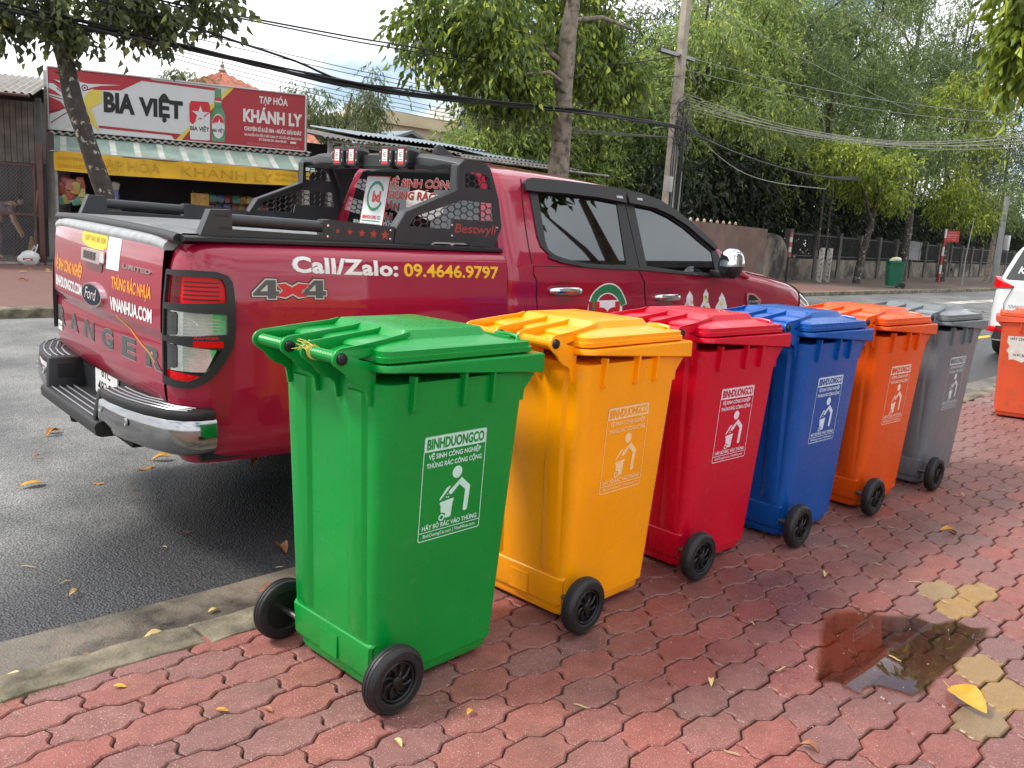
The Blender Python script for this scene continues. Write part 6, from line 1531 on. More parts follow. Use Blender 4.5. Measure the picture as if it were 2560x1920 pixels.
for p in ((5.0, 3.61), (8.7, 3.54), (11.0, 3.65)): MB().tube([(p[0]+.07*cos(a), 12.8, p[1]+.09+.09*sin(a)) for a in frange(0, 2*pi, 14)], .006, 5).build('hanger_ring', M_STEEL, bun)
cable('pair of taut black cables above the thick bundle, upper one', [(-2, 13.2, 4.4), (5.37, 13.2, 4.26), (6.32, 13.2, 4.29), (8.29, 13.2, 4.36), (9.45, 13.2, 4.42), (11.76, 13.2, 4.56), (15, 13.3, 5.0), (18.0, 13.4, 5.74)], .014)
cable('pair of taut black cables above the thick bundle, lower one', [(-2, 13.2, 4.3), (5.09, 13.2, 4.22), (6.32, 13.2, 4.26), (8.3, 13.2, 4.30), (9.46, 13.2, 4.35), (11.77, 13.2, 4.45), (15, 13.3, 4.75), (18.0, 13.4, 5.25)], .012)
cable('black cable slanting down into the thick bundle past the sign', [(2.0, 12.8, 4.35), (4.14, 12.8, 4.01), (5.09, 12.8, 3.96), (6.13, 12.8, 3.84), (7.18, 12.8, 3.72), (8.07, 12.8, 3.56), (9.6, 12.8, 3.57)], .018)
for k in range(4): cable('thin grey cable strung below the thick bundle against the sky', [(5.0, 13.4, 3.75-.06*k), (6.42, 13.4, 3.66-.07*k), (8.45, 13.4, 3.56-.075*k), (9.64, 13.4, 3.53-.075*k), (11.28, 13.4, 3.50-.07*k), (14.5, 13.4, 3.58-.03*k), (18.0, 13.4, 3.80)], .006, mat('thin grey cable', (.16, .16, .16), .5))
for k in range(2): cable('thin dark wire crossing between the bundle and upper cables', [(4.0, 13.3, 3.95-.05*k), (6.4, 13.3, 3.92-.08*k), (9, 13.3, 3.86-.08*k), (12, 13.3, 3.88-.05*k), (18.0, 13.4, 4.6)], .006)
PT = Vector((18.2, 13.4, 0))
for k in range(6): cable('pale slack cable crossing the road from the utility pole', sag(PT+Vector((0, 0, 4.55+.07*k)), (27.5+.6*k, 8.6, 4.45+.19*k), .38+.09*k-.05*(k % 2)), .0075, M_CABLP)
for k in range(2): cable('insulated wire running high from the pole over the road', sag(PT+Vector((.2, 0, 5.75-.3*k)), (28., 8.7, 5.45-.25*k), .25), .009, mat('grey wire', (.22, .23, .21), .5))
cable('wire from the pole top slanting down across the eucalyptus', sag(PT+Vector((0, 0, 7.2)), (33.0, 13.9, 6.45), .15), .010, MATS['grey wire'])
for k in range(2): cable('high wire slanting through the top of the trees', sag((22, 13.4, 8.6+.5*k), (35, 13.6, 8.3+.5*k), .1), .010, MATS['grey wire'])
for k in range(4): cable('black cable sagging from the pole towards the plaster wall', sag(PT+Vector((0, 0, 4.05+.03*k)), (30.0, 14.2, 3.72+.04*k), .28+.04*k), .022-.003*k)
cable('pale loose cable drooping from the pole tangle', [(18.3, 13.3, 4.5), (19.2, 13.5, 4.0), (20.3, 13.6, 3.6), (21.7, 13.6, 3.25), (23.6, 13.6, 3.12), (27, 13.8, 3.2)], .010, M_CABLP)
cable('black cable slanting down right from the pole', sag(PT+Vector((.1, 0, 5.3)), (29, 14.0, 4.1), .1), .011)
# ================================================================== FAR PAVEMENT, RIGHT SIDE
wl = lambda x: 16.75+.115*(x-30)
M_PLAS = mat('stained plaster', (.23, .195, .15), .9, var=.25, vscale=1.2, bump=.3, bscale=12, dirt=(.045, .04, .034), dscale=.9, dlo=.42, dhi=.58, coord='World')
M_PINK = mat('pink peeling plaster', (.17, .105, .085), .9, var=.25, vscale=1.5, bump=.3, bscale=12, dirt=(.16, .135, .11), dscale=1.2, dlo=.5, dhi=.66, coord='World')
PW = thing('plaster_wall', 'stained pinkish plaster wall with curved shoulder beside the pickup bonnet', 'wall', (0, 0, 0))
MB().prism([(22.5, 0), (28.4, 0), (28.4, 1.85), (22.5, 1.9)], lambda u, v, w_: (u, wl(u)+w_, v), 0, .22).build('upper_wall', M_PINK, PW, recalc=True, smooth=0)
MB().prism([(28.4, 0), (30.6, 0), (30.6, .9), (30.2, 1.35), (29.7, 1.62), (29.0, 1.72), (28.4, 1.72)], lambda u, v, w_: (u, wl(u)+w_, v), .01, .2).build('shoulder', M_PLAS, PW, recalc=True, smooth=0)
for i in range(8): MB().lathe([(.0, .12), (.015, .09), (.05, .06), (.05, 0), (0, 0)], 8, Matrix.Translation((22.8+i*.45, wl(22.8+i*.45)+.1, 1.895))).build('baluster', mat('pale balustrade', (.55, .42, .28), .8), PW)
FE = thing('iron_fence', 'low stained wall with concrete posts and dark iron railings', 'fence', (0, 0, 0))
x = 30.6
M_IRON = mat('dark iron', (.03, .03, .032), .6)
while x < 100:
    x1 = x+2.7
    MB().prism([(x, 0), (x1, 0), (x1, .82), (x, .82)], lambda u, v, w_: (u, wl(u)+w_, v), .03, .18).build('low_wall', M_PLAS, FE, recalc=True, smooth=0)
    MB().box((x-.11, wl(x)-.03, 0), (x+.11, wl(x)+.21, 1.95)).build('pillar', mat('fence pillar', (.10, .093, .083), .9, var=.3, vscale=2, coord='World', dirt=(.07, .065, .06), dscale=1.4, dlo=.5, dhi=.65), FE, smooth=0)
    bars = MB()
    for k in range(1, 18):
        xx = x+2.7*k/18; bars.box((xx-.012, wl(xx)+.09, .82), (xx+.012, wl(xx)+.114, 1.85))
    o = bars.build('bar_panel', M_IRON, FE, smooth=0); o['kind'] = 'stuff'
    for z in (.92, 1.75): MB().prism([(x, z), (x1, z), (x1, z+.05), (x, z+.05)], lambda u, v, w_: (u, wl(u)+w_, v), .08, .12).build('rail', M_IRON, FE, recalc=True, smooth=0)
    x = x1
M_WPOST = mat('flaking white paint', (.50, .48, .44), .8, var=.2, vscale=6, dirt=(.15, .12, .10), dscale=9, dlo=.5, dhi=.6)
for i, (x_, y_) in enumerate(((31.6, 16.0), (32.35, 16.05))):
    o = MB().loft([[Vector((.09*sx, .09*sy, z)) for sx, sy in ((-1, -1), (1, -1), (1, 1), (-1, 1))] for z in (-.05, 1.25, 1.3)]).build('marker_post', M_WPOST, bevel=.01); o.location = (x_, y_, 0); o.rotation_euler = (0, 0, .3)
    tag(o, 'flaking white painted post standing by the fence left of the leaning trunk', 'post', 'white posts on the far pavement')
    tr_ = MB().tube([(0, 0, 1.2), (.05, .05, 3.2), (.15, .1, 5.5)], [.05, .045, .03], 8).build('dark_pole', M_BARKD); tr_.location = (x_, y_+.2, 0); tag(tr_, 'thin dark stem rising behind a white painted post', 'stem', 'stems behind white posts')
RP = thing('marker_pole', 'red and white banded pole with pale top by the plaster wall', 'pole', (29.3, 16.1, 0))
for i in range(5): MB().cyl((0, 0, .9+.18*i), (0, 0, .9+.18*(i+1)), .05, 10).build('band', mat('pole white', (.6, .58, .55), .6) if i % 2 else mat('pole faded red', (.35, .1, .08), .6), RP)
MB().cyl((0, 0, 0), (0, 0, .9), .05, 10).build('foot', M_IRON, RP)
TS = thing('red_sign', 'small red information sign on a red and white pole', 'sign', (43.0, 15.75, 0), .0)
for i in range(6): MB().cyl((0, 0, .42*i), (0, 0, .42*(i+1)), .05, 10).build('pole_band', mat('band white', (.66, .64, .60), .6) if i in (1, 3, 5) else mat('band red', (.42, .05, .04), .6), TS)
S_ts = lambda u, v: (-.02+u*.60, -.55*u, v) if False else (.12+u*.66, -.10-u*.72, v)
pn = wrap('panel', poly2d(rect(-.18, 1.93, .50, 2.45)), S_ts, mat('sign board red', (.45, .035, .03), .5), TS, off=0, thick=.02, cell=0)
wrap('lettering', join2d(fit(text2d('KHU VỰC', .055, .01), .25, (.16, 2.34)), fit(text2d('CẤM ĐỔ RÁC', .06, .02), .52, (.16, 2.22)), fit(text2d('PHẠT TIỀN', .05, .01), .4, (.16, 2.12)), fit(text2d('TỪ 1 TRIỆU', .05, .01), .4, (.16, 2.02))), S_ts, mat('sign ink pale', (.62, .38, .34), .5), pn, off=.0215, cell=0)
PO = thing('notice_board', 'tattered pale poster hung on the iron fence', 'poster', (45.0, 17.9, 0))
S_po = lambda u, v: (u*.72, -u*.68, v)
pp = wrap('sheet', poly2d([(-.42, .98), (.36, .95), (.40, 1.30), (.34, 1.5), (.40, 1.86), (-.05, 1.90), (-.40, 1.88)]), S_po, mat('faded poster', (.36, .37, .38), .7, var=.25, vscale=3, dirt=(.20, .13, .10), dscale=3, dlo=.55, dhi=.7), PO, off=0, thick=.01, cell=0)
wrap('lettering', join2d(*[fit(text2d('THÔNG BÁO NỘI QUY', .05, .01), .55, (-.03, 1.76-.13*i)) for i in range(2)]), S_po, mat('poster ink', (.16, .16, .18), .7), pp, off=.0115, cell=0)
for i_ in (-.3, .3): MB().cyl((i_*.72, -i_*.68, .9), (i_*.72, -i_*.68, 1.95), .015).build('wire', M_IRON, PO)
LP_ = thing('lamp_post', 'grey concrete lamp post with a small meter box beyond the red sign', 'lamp post', (51.5, 16.0, 0))
MB().tube([(0, 0, 0), (0, 0, 2.5), (0, 0, 4.6)], [.19, .15, .13], 14).build('shaft', mat('pale concrete pole', (.24, .25, .255), .7, var=.15, vscale=2), LP_)
MB().box((.22, -.35, 1.75), (.52, -.10, 2.55)).build('meter_box', mat('white box', (.52, .53, .53), .5), LP_, bevel=.02)
LN = MB().tube([(-.15, -.05, 0), (.1, .05, 1.3), (.55, .1, 3.0)], [.03, .026, .02], 8).build('leaning_stick', mat('grey stick', (.22, .21, .20), .7)); LN.location = (41.0, 14.0, 0); tag(LN, 'thin leaning grey stick planted in the pavement beyond the red sign', 'stick')
# dark green bin without lid, full of rubbish, across the road
C_DG = plastic('dark green plastic', (.010, .11, .062), .45)
FBN = thing('open_bin', 'dark green wheeled bin without lid, filled with pale rubbish, far pavement', 'bin', (32.6, 13.54, 0), 2.3)
rings = []
for z in (.06, .10, .5, .94):
    a, f_, h_ = bin_dims(z); rings.append(rr_ring(a, f_, h_, .05, .03, z, 4))
MB().loft(rings, cap1=False).build('body', C_DG, FBN, recalc=True)
MB().loft([rr_ring(-.285, .33, .275, .05, .03, z, 4) for z in (.93, .985)]+[rr_ring(-.25, .29, .24, .05, .03, z, 4) for z in (.985, .95)], cap0=False, cap1=True).build('rim', C_DG, FBN, recalc=True)
for s_ in (-1, 1):
    wl_ = MB().lathe([(.0, .02), (.05, .02), (.10, .02), (.105, 0), (.10, -.02), (0, -.02)], 24, Matrix.Translation((-.24, s_*.28, .105)) @ Matrix.Rotation(pi/2, 4, 'X')).build('wheel', M_BLK, FBN, recalc=True)
MB().cyl((-.34, -.2, .95), (-.34, .2, .95), .018, 10).build('handle', C_DG, FBN)
rz_ = random.Random(14)
for i in range(5):
    mb = MB(); rr_ = rz_.uniform(.09, .14)
    mb.loft([[Vector((rr_*k*cos(a)*(1+.15*sin(3*a+i)), rr_*k*sin(a)*(1+.15*cos(2*a+i)), rr_*z)) for a in frange(0, 2*pi*11/12, 12)] for z, k in ((-.8, .5), (-.3, .95), (.2, 1), (.6, .75), (.9, .3))])
    o = mb.build('rubbish_bag', mat('rubbish %d' % (i % 3), ((.55, .56, .50), (.52, .56, .25), (.60, .58, .52))[i % 3], .45, var=.15, vscale=12), smooth=70); o.location = (32.6+rz_.uniform(-.15, .18), 13.54+rz_.uniform(-.15, .15), 1.0+rz_.uniform(-.03, .06)); tag(o, 'crumpled pale rubbish bag heaped in the open green bin', 'rubbish', 'rubbish in the open bin')
# dirty orange bin at the right edge, turned round
C_DO = mat('scuffed orange plastic', (.60, .075, .02), .5, var=.12, vscale=5, bump=.06, bscale=30, dirt=(.36, .075, .035), dscale=6, dlo=.55, dhi=.75)
DB = make_bin('wheeled_bin', 'scuffed orange wheeled bin with torn white poster, standing apart by the kerb', C_DO, None, (8.37, 2.21, .001), radians(108), sticker=False); DB.scale = (.88, .88, .885)
def S_dback(u, v): return (u, -bin_dims(v)[2], v)
S_db2 = lambda u, v: (-u, bin_dims(v)[2], v)
rt_ = random.Random(17)
to = []
for u, v in ((-.225, .80), (-.10, .805), (.05, .80), (.20, .805), (.215, .72), (.205, .64), (.19, .575), (.12, .60), (.06, .565), (-.02, .59), (-.08, .555), (-.15, .58), (-.19, .57), (-.20, .63), (-.225, .66), (-.20, .70), (-.23, .74)):
    to.append((u, v))
    to.append((u+rt_.uniform(-.012, .012), v+rt_.uniform(-.012, .012)))
for S_ in (S_db2, S_binside):
    ps = wrap('torn_poster', poly2d(to[::2]), S_, mat('torn paper', (.62, .58, .52), .7, var=.1, vscale=20), DB, off=.0015, cell=0)
    for tx_ in (fit(text2d('HÃY CHO RÁC VÀO THÙNG', .028, .02), .40, (-.005, .765)), fit(text2d('NƠI BỎ RÁC VÀO', .026, .02), .28, (-.02, .610))): wrap('poster_lettering', tx_, S_, mat('poster black', (.04, .04, .04), .7), ps, off=.0022, cell=0)
    fig = []
    for ox in (-.06, .02):
        fig += [poly2d(arc_band((ox, .725), .012, .015, 0, 6.25, 14)), strip([(ox, .712), (ox+.004, .685), (ox-.008, .655)], .005), strip([(ox+.004, .685), (ox+.016, .655)], .005), strip([(ox-.015, .690), (ox, .705), (ox+.02, .695)], .005)]
    wrap('poster_figures', join2d(*fig), S_, MATS['poster black'], ps, off=.0022, cell=0)
# ================================================================== WHITE CAR AT THE RIGHT EDGE
M_CARW = mat('white car paint', (.66, .68, .68), .25, coat=1, spec=.5)
CR = thing('white_car', 'white people carrier with red wraparound tail lamps, cut by the frame edge', 'car', (14.0, 3.56, ZR), -.01); CR.scale = (1, 1, 1.1)
def csec(x):
    # half section points (y,z) from sill to roof centre ; x from the tail forwards
    top = interp([0, .05, .18, .40, .75, 1.4, 2.6, 3.1, 3.7, 4.2, 4.45], [.95, 1.02, 1.18, 1.48, 1.66, 1.70, 1.62, 1.35, 1.0, .9, .7], x)
    belt = min(top-.02, interp([0, .3, 3.2, 4.45], [.92, 1.03, .98, .65], x))
    w0 = interp([0, .06, .2, .5, 3.8, 4.3, 4.45], [.68, .76, .82, .86, .87, .80, .6], x)
    P_ = [(w0-.06, .24), (w0-.015, .30), (w0, .45), (w0+.01, .62), (w0, .80), (w0-.015, belt)]
    wt = max(.15, w0-.02-(top-belt)*.36)
    for t in (.25, .5, .75, 1): P_.append((w0-.02+(wt-w0+.02)*t, belt+(top-.06-belt)*t if top-.06 > belt else belt+.005*t))
    P_ += [(wt-.05, top-.02), (wt*.6, top+.015), (0, top+.03)]
    return P_
cx_ = [0, .02, .05, .10, .16, .25, .4, .55, .75]+frange(1.0, 3.6, 14)+[3.8, 4.0, 4.2, 4.35, 4.45]
cb_ = MB()
secs_c = [[Vector((x, -y, z)) for y, z in csec(x)]+[Vector((x, y, z)) for y, z in csec(x)[-2::-1]] for x in cx_]
cb_.loft(secs_c, closed=True); cb_.build('body', M_CARW, CR, recalc=True, smooth=42)
def rear(yv, z):                                          # surface of the tail, y in car coordinates
    lo, hi = 0., .75
    for x in frange(0, .75, 160):
        t_ = interp([0, .05, .18, .40, .75], [.95, 1.02, 1.18, 1.48, 1.66], x); w0 = interp([0, .06, .2, .5], [.68, .76, .82, .86], x)
        if z <= t_+.03*(1-abs(yv)/.8)-.0 and abs(yv) <= max(.3, w0-.01-max(0, z-interp([0, .3], [.92, 1.03], x))*.36): return (x, yv, z)
    return (.75, yv, z)
S_cr = lambda u, v: rear(-u, v)
def cpatch(name, poly, mt, off, th=0): return wrap(name, poly2d(poly), S_cr, mt, CR, off=off, thick=th, cell=.05, smooth=40)
# flat-ish approximations mounted on the tail
S_win = lambda u, v: (.045+.66*(v-1.0)*.72-.004+.03*(abs(u)/.6)**2, -u, v)
wrap('rear_window', poly2d([(-.66, 1.06), (.66, 1.06), (.52, 1.52), (.3, 1.56), (-.3, 1.56), (-.52, 1.52)]), S_win, M_GLASS, CR, off=.02, thick=.004, cell=.1)
wrap('window_lettering', fit(text2d('Ka', .10, .0, shear=.2), .14, (-.44, 1.14)), S_win, M_WHT, CR, off=.026, cell=0)
wrap('window_sticker', poly2d([(-.44, 1.29), (-.30, 1.34), (-.20, 1.325), (-.25, 1.29)]), S_win, MATS['lime yellow vinyl'], CR, off=.026, cell=0)
for s_ in (-1, 1):
    rg = []
    for t in frange(0, 1, 8):                              # wraps the corner from the flank to the tailgate
        x = .40-.40*sm(t*1.15); y = s_*interp([0, .45, .7, 1], [.872, .835, .76, .52], t); h0 = interp([0, .5, 1], [1.06, .955, .955], t); h1 = interp([0, .5, .7, 1], [1.09, 1.10, 1.06, .985], t)
        x2 = x+.22*(h1-.98)
        rg.append([Vector((x-.016, y+s_*.006*(t < .5), h0)), Vector((x2-.022, y+s_*.004*(t < .5), h1)), Vector((x2+.08, y*.9, h1-.01)), Vector((x+.08, y*.9, h0+.01))])
    MB().loft(rg).build('tail_lamp', M_LRED, CR, recalc=True, smooth=40)
    MB().prism([(.45, .33), (.78, .36), (.80, .43), (.50, .42)], lambda u, v, w_, s_=s_: (-.02+w_, s_*u, v), 0, .06).build('reflector', M_LRED, CR, recalc=True, bevel=.004)
    for x in (.82, 3.6):
        Mx = Matrix.Translation((x, s_*.75, .33)) @ Matrix.Rotation(pi/2, 4, 'X')
        w_o = MB().lathe([(0, .10), (.20, .10), (.21, -.10), (0, -.1)], 24, Mx).build('wheel', MATS['alloy'], CR)
        MB().lathe([(.2, -.11), (.31, -.11), (.33, -.08), (.33, .08), (.31, .11), (.2, .11)], 32, Mx).build('tyre', M_TYRE, w_o, smooth=40)
wrap('tailgate_gap', strip([(-.58, .55), (-.60, .75), (-.52, .95)], .01), lambda u, v: (-.004, -u, v), M_GAP, CR, off=.012, cell=0)
wrap('badge', poly2d(rect(-.55, .60, -.40, .65)), lambda u, v: (-.004, -u, v), M_VBLK, CR, off=.012, cell=0)
wrap('lettering', fit(text2d('XPANDER', .04, .02), .3, (-.40, .70)), lambda u, v: (-.004, -u, v), M_CHR, CR, off=.012, cell=0)
wrap('lower_bumper', poly2d([(-.7, .26), (.7, .26), (.66, .44), (-.66, .44)]), lambda u, v: (-.004, -u, v), M_TRIM, CR, off=.004, thick=.012, cell=0)
MB().prism([(-.60, 1.655), (.60, 1.655), (.52, 1.70), (-.52, 1.70)], lambda u, v, w_: (.50+w_, u, v-.10*(w_ < .1)+.02), 0, .45).build('roof_spoiler', M_CARW, CR, recalc=True, bevel=.012)
# ================================================================== PERSON BEHIND THE WIRE MESH
def skin_obj(name, pts, edges, m_, parent, root=0, sub=2):
    me = bpy.data.meshes.new(name); me.from_pydata([p[:3] for p in pts], edges, []); me.materials.append(m_)
    o = link(name, me, parent)
    md = o.modifiers.new('skin', 'SKIN'); md.use_smooth_shade = True
    for i, v in enumerate(me.skin_vertices[0].data): v.radius = (pts[i][3], pts[i][4] if len(pts[i]) > 4 else pts[i][3]); v.use_root = (i == root)
    s_ = o.modifiers.new('sub', 'SUBSURF'); s_.levels = sub; s_.render_levels = sub
    return o
M_SKIN = mat('skin', (.42, .25, .17), .55)
M_DRESS = mat('mauve patterned cloth', (.17, .12, .14), .8, var=.5, vscale=40)
PE = thing('person', 'person in a mauve patterned outfit bending forward behind the mesh gate', 'person', (5.75, 20.6, .04), SH_RZ)
B_ = [(-.98, -.5, .82, .10), (-.93, -.5, .95, .11), (-.80, -.5, 1.08, .125), (-.70, -.5, 1.14, .09), (-.64, -.5, 1.17, .05), (-.585, -.5, 1.20, .075, .085), (-.53, -.5, 1.215, .085, .095), (-.475, -.5, 1.20, .06),
      (-.71, -.66, 1.07, .055), (-.655, -.70, .80, .042), (-.55, -.70, .60, .032), (-.515, -.70, .53, .032), (-.49, -.70, .47, .012), (-.50, -.685, .46, .012), (-.505, -.715, .462, .012), (-.515, -.728, .47, .011), (-.53, -.675, .50, .012),
      (-.74, -.34, 1.07, .055), (-.68, -.30, .80, .042), (-.57, -.32, .60, .032), (-.54, -.32, .54, .03), (-.52, -.32, .47, .012), (-.53, -.305, .47, .012), (-.545, -.34, .47, .012), (-.55, -.29, .49, .011), (-.56, -.345, .50, .012),
      (-.99, -.60, .72, .085), (-.93, -.60, .42, .06), (-.97, -.60, .08, .04), (-.86, -.60, .03, .035), (-.99, -.40, .72, .085), (-1.02, -.40, .42, .06), (-1.06, -.40, .08, .04), (-.95, -.40, .03, .035)]
E_ = [(0, 1), (1, 2), (2, 3), (3, 4), (4, 5), (5, 6), (6, 7), (3, 8), (8, 9), (9, 10), (10, 11), (11, 12), (11, 13), (11, 14), (11, 15), (10, 16), (3, 17), (17, 18), (18, 19), (19, 20), (20, 21), (20, 22), (20, 23), (20, 24), (19, 25), (0, 26), (26, 27), (27, 28), (28, 29), (0, 30), (30, 31), (31, 32), (32, 33)]
pb_ = skin_obj('body', B_, E_, M_SKIN, PE)
Dp = [(B_[i][0], B_[i][1], B_[i][2], B_[i][3]*1.14+.012) for i in (0, 1, 2, 3)]+[(B_[8][0], B_[8][1], B_[8][2], .068), (-.685, -.685, .92, .06), (B_[17][0], B_[17][1], B_[17][2], .068), (-.71, -.315, .92, .06)]
skin_obj('blouse', Dp, [(0, 1), (1, 2), (2, 3), (3, 4), (4, 5), (3, 6), (6, 7)], M_DRESS, pb_)
Tp = [(-.985, -.5, .80, .125), (-.99, -.60, .70, .105), (-.93, -.60, .42, .085), (-.97, -.60, .14, .075), (-.99, -.40, .70, .105), (-1.02, -.40, .42, .085), (-1.06, -.40, .14, .075)]
skin_obj('trousers', Tp, [(0, 1), (1, 2), (2, 3), (0, 4), (4, 5), (5, 6)], M_DRESS, pb_)
skin_obj('hair', [(-.60, -.5, 1.245, .07), (-.545, -.5, 1.275, .085), (-.49, -.5, 1.262, .06), (-.63, -.5, 1.20, .05)], [(0, 1), (1, 2), (0, 3)], mat('black hair', (.012, .010, .009), .5), pb_)
# ================================================================== HOUSE BEHIND THE PHOTOGRAPHER (mirrored in the windows)
HB = thing('street_house', 'tall dark house across the pavement, mirrored in the pickup window', 'house', (10.0, -2.9, 0), .0)
MB().box((0, -7, 0), (12.0, 0, 7.1)).build('wall', mat('grey house plaster', (.22, .215, .20), .85, var=.2, vscale=.8), HB, smooth=0)
MB().prism([(-7.5, 7.0), (.5, 7.0), (.5, 7.2), (-3.2, 8.5), (-7.5, 7.2)], lambda u, v, w_: (w_, u, v), -.6, 12.6).build('roof', M_TIND, HB, recalc=True, smooth=0)
for j in range(2):
    for i in range(4):
        wn = MB().box((.9+i*2.9, .0, 1.0+j*3.4), (2.5+i*2.9, .05, 2.7+j*3.4)).build('window', MATS['house window'], HB, smooth=0)
        MB().box((.8+i*2.9, .0, .92+j*3.4), (2.6+i*2.9, .14, 1.0+j*3.4)).build('sill', MATS['grey house plaster'], wn, smooth=0)
# ================================================================== FALLEN LEAVES, TWIGS, GRIT
def leaf_geo(L, W, curl, rs, seg=7):
    mb = MB(); rw_ = []
    for i in range(seg+1):
        t = i/seg; w_ = W*(sin(pi*min(1, t*.96+.03))**.75)*.5; zc = curl*(.5-abs(t-.5))*L*.5+rs.uniform(-.0015, .0015)
        rw_.append([Vector((L*(t-.5), -w_, zc+abs(w_)*curl*1.2)), Vector((L*(t-.5), -w_*.5, zc+abs(w_)*curl*.35)), Vector((L*(t-.5), 0, zc)), Vector((L*(t-.5), w_*.5, zc+abs(w_)*curl*.35)), Vector((L*(t-.5), w_, zc+abs(w_)*curl*1.2))])
    mb.loft(rw_, closed=False, cap0=False, cap1=False)
    mb.tube([(-L*.5, 0, 0), (-L*.62, .002, .002), (-L*.72, .006, .004)], [.0016, .0014, .001], 4)
    return mb
LM = [mat('fallen leaf %d' % i, c_, .6, var=.3, vscale=30, bump=.2, bscale=60) for i, c_ in enumerate(((.62, .33, .03), (.50, .22, .035), (.30, .12, .045), (.20, .10, .055), (.58, .42, .16)))]
rl_ = random.Random(33)
MESHL = []
for k in range(6):
    g = leaf_geo(.10, .045, [.25, .5, .8, -.3, .4, .6][k], rl_); MESHL.append(g)
LCACHE = {}
def leaf(x, y, z, L, mi, gi, rz, label, group, name='fallen_leaf', tilt=.15):
    if (gi, mi) not in LCACHE: LCACHE[(gi, mi)] = MESHL[gi].mesh('leaf', LM[mi], smooth=70)
    o = link(name, LCACHE[(gi, mi)]); s_ = L/.10; o.scale = (s_, s_, s_); o.location = (x, y, z); o.rotation_euler = (rl_.uniform(-tilt, tilt), rl_.uniform(-tilt, tilt), rz)
    return tag(o, label, 'leaf', group)
BIGL = leaf_geo(.16, .075, .40, rl_, 12)
# ribs across the big leaf
o = BIGL.build('fallen_leaf', mat('bright yellow leaf', (.50, .28, .03), .5, var=.12, vscale=40, bump=.25, bscale=50), smooth=70); o.location = (2.745, .735, .016); o.rotation_euler = (.35, -.05, radians(-122)); tag(o, 'large curled yellow leaf on the pavers beside the puddle', 'leaf')
for (x, y), mi, gi, L in zip(((1.572, 5.795), (1.194, 4.769), (1.916, 4.911), (1.778, 4.791), (2.33, 4.553), (1.60, 5.85), (1.469, 4.638), (1.35, 5.3)), (1, 0, 0, 1, 2, 2, 1, 1), (2, 0, 1, 3, 2, 4, 3, 5), (.10, .125, .12, .10, .11, .09, .06, .05)):
    leaf(x, y, ZR+.012, L, mi, gi, rl_.uniform(-.6, .9), 'orange brown dry leaf lying on the asphalt behind the pickup', 'dry leaves on the road')
for (x, y, mi, L) in ((1.796, 3.26, 2, .10), (1.55, 3.7, 3, .05), (.95, 3.3, 4, .05)):
    leaf(x, y, ZR+.012, L, mi, rl_.randrange(6), rl_.uniform(0, 3), 'small dry leaf on the damp, shade-darkened asphalt near the gutter', 'small dry leaves by the gutter')
for (x, y, mi, L) in ((.802, 2.72, 2, .10), (.752, 2.70, 4, .06), (1.041, 2.75, 4, .10), (.62, 2.78, 4, .07), (1.55, 2.9, 2, .10), (1.3, 2.86, 4, .05), (.9, 2.66, 4, .04), (2.1, 2.85, 2, .09)):
    leaf(x, y, -.105, L, mi, rl_.randrange(6), rl_.uniform(0, 3), 'curled dry leaf lying in the concrete gutter', 'dry leaves in the gutter')
for (x, y, mi, L) in ((.787, 2.345, 0, .035), (.959, 2.059, 1, .035), (1.059, 1.987, 2, .032), (1.495, 1.633, 0, .034), (1.25, 1.64, 4, .035), (4.427, 1.396, 1, .09), (2.12, .93, 2, .05), (3.35, 1.5, 4, .05), (2.2, 1.3, 4, .04), (5.2, 1.6, 4, .05)):
    leaf(x, y, .006, L, mi, rl_.randrange(6), rl_.uniform(0, 3), 'small curled dry leaf scattered on the red pavers', 'small leaves on the pavers')
M_TWIG = mat('dry twig', (.45, .33, .18), .8, var=.2, vscale=20)
for i in range(40):
    if i < 30: x, y, z = rl_.uniform(1.2, 6.5), rl_.uniform(.5, 1.65), .005
    else: x, y, z = rl_.uniform(.7, 2.2), rl_.uniform(3.1, 5.5), ZR+.006
    L = rl_.uniform(.025, .065); a = rl_.uniform(0, 2*pi); k = rl_.uniform(-.3, .3)
    o = MB().tube([(-L/2, 0, 0), (-L*.15, L*k*.3, .003), (L*.2, L*k*.2, .001), (L/2, -L*k*.4, .002)], [.0018, .0026, .0024, .0012], 5).build('twig', M_TWIG); o.location = (x, y, z); o.rotation_euler = (0, 0, a); tag(o, 'short straw coloured twig lying on the ground', 'twig', 'twigs strewn on the ground')
gr = MB()
for i in range(900):
    x, y = rl_.uniform(.5, 9), rl_.uniform(.3, 2.4); s_ = rl_.uniform(.0012, .004); gr.add([(x, y, .001), (x+s_, y, .002), (x+s_*.3, y+s_, .002), (x+s_*.4, y+s_*.4, .001+s_*.7)], [(0, 1, 3), (1, 2, 3), (2, 0, 3)])
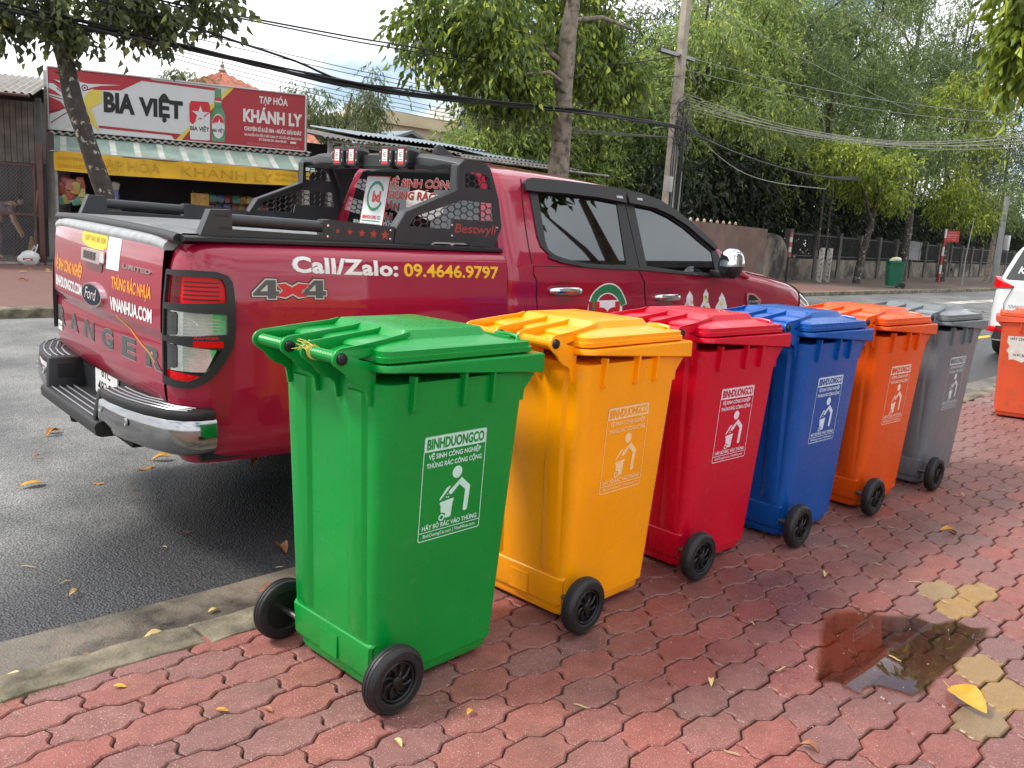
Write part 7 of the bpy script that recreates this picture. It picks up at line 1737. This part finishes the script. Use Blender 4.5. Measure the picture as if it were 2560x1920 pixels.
o = gr.build('grit', mat('pale grit', (.55, .5, .44), .8), smooth=0); o['kind'] = 'stuff'
for i in range(26):
    x = rl_.uniform(4, 40); y = rl_.uniform(5.5, 11.5)
    leaf(x, y, ZR+.012, rl_.uniform(.10, .16), rl_.choice((1, 2, 4)), rl_.randrange(6), rl_.uniform(0, 3), 'dry leaf lying far out on the road beyond the pickup', 'leaves far out on the road')
for i in range(14): leaf(rl_.uniform(3.2, 5.0), rl_.uniform(15.5, 19.2), .01, rl_.uniform(.10, .16), rl_.choice((0, 1, 4)), rl_.randrange(6), rl_.uniform(0, 3), 'yellow leaf fallen on the far pavement before the shed', 'leaves before the shed')
lt = MB()
for i in range(420):
    x = rl_.uniform(-.2, 9); y = 2.67+ky(x)+abs(rl_.gauss(0, .035)); s_ = rl_.uniform(.004, .016); a = rl_.uniform(0, 6.28); z = -.1115+rl_.uniform(.001, .006)
    lt.add([(x, y, z), (x+s_*cos(a), y+s_*sin(a), z+rl_.uniform(0, .005)), (x+s_*.6*cos(a+1.2), y+s_*.6*sin(a+1.2), z+.003)], [(0, 1, 2)])
o = lt.build('gutter_litter', mat('rotting litter', (.075, .05, .03), .8, var=.5, vscale=25), smooth=0); o['kind'] = 'stuff'
# tufts of weed at the kerb
wd = MB()
for i in range(60):
    x = .55+rl_.uniform(-.12, .12)+(0 if i < 40 else .8); y = 2.452+rl_.uniform(-.008, .008); h_ = rl_.uniform(.008, .026); a = rl_.uniform(0, 6.28)
    wd.add([(x, y, 0), (x+.002, y, 0), (x+h_*.7*cos(a), y+h_*.7*sin(a), h_)], [(0, 1, 2)])
o = wd.build('weeds', mat('weed green', (.12, .16, .04), .7), smooth=0); o['kind'] = 'stuff'
# road paint far along
o = wrap('lane_line', poly2d(rect(22, 9.4, 60, 9.9)), lambda u, v: (u, v+.03*(u-22), ZR+.004), M_LINE, off=0, cell=0); o['kind'] = 'structure'
o = wrap('yellow_mark', poly2d(rect(16.0, 5.35, 19.5, 5.5)), lambda u, v: (u, v, ZR+.004), M_YLINE, off=0, cell=0); o['kind'] = 'structure'
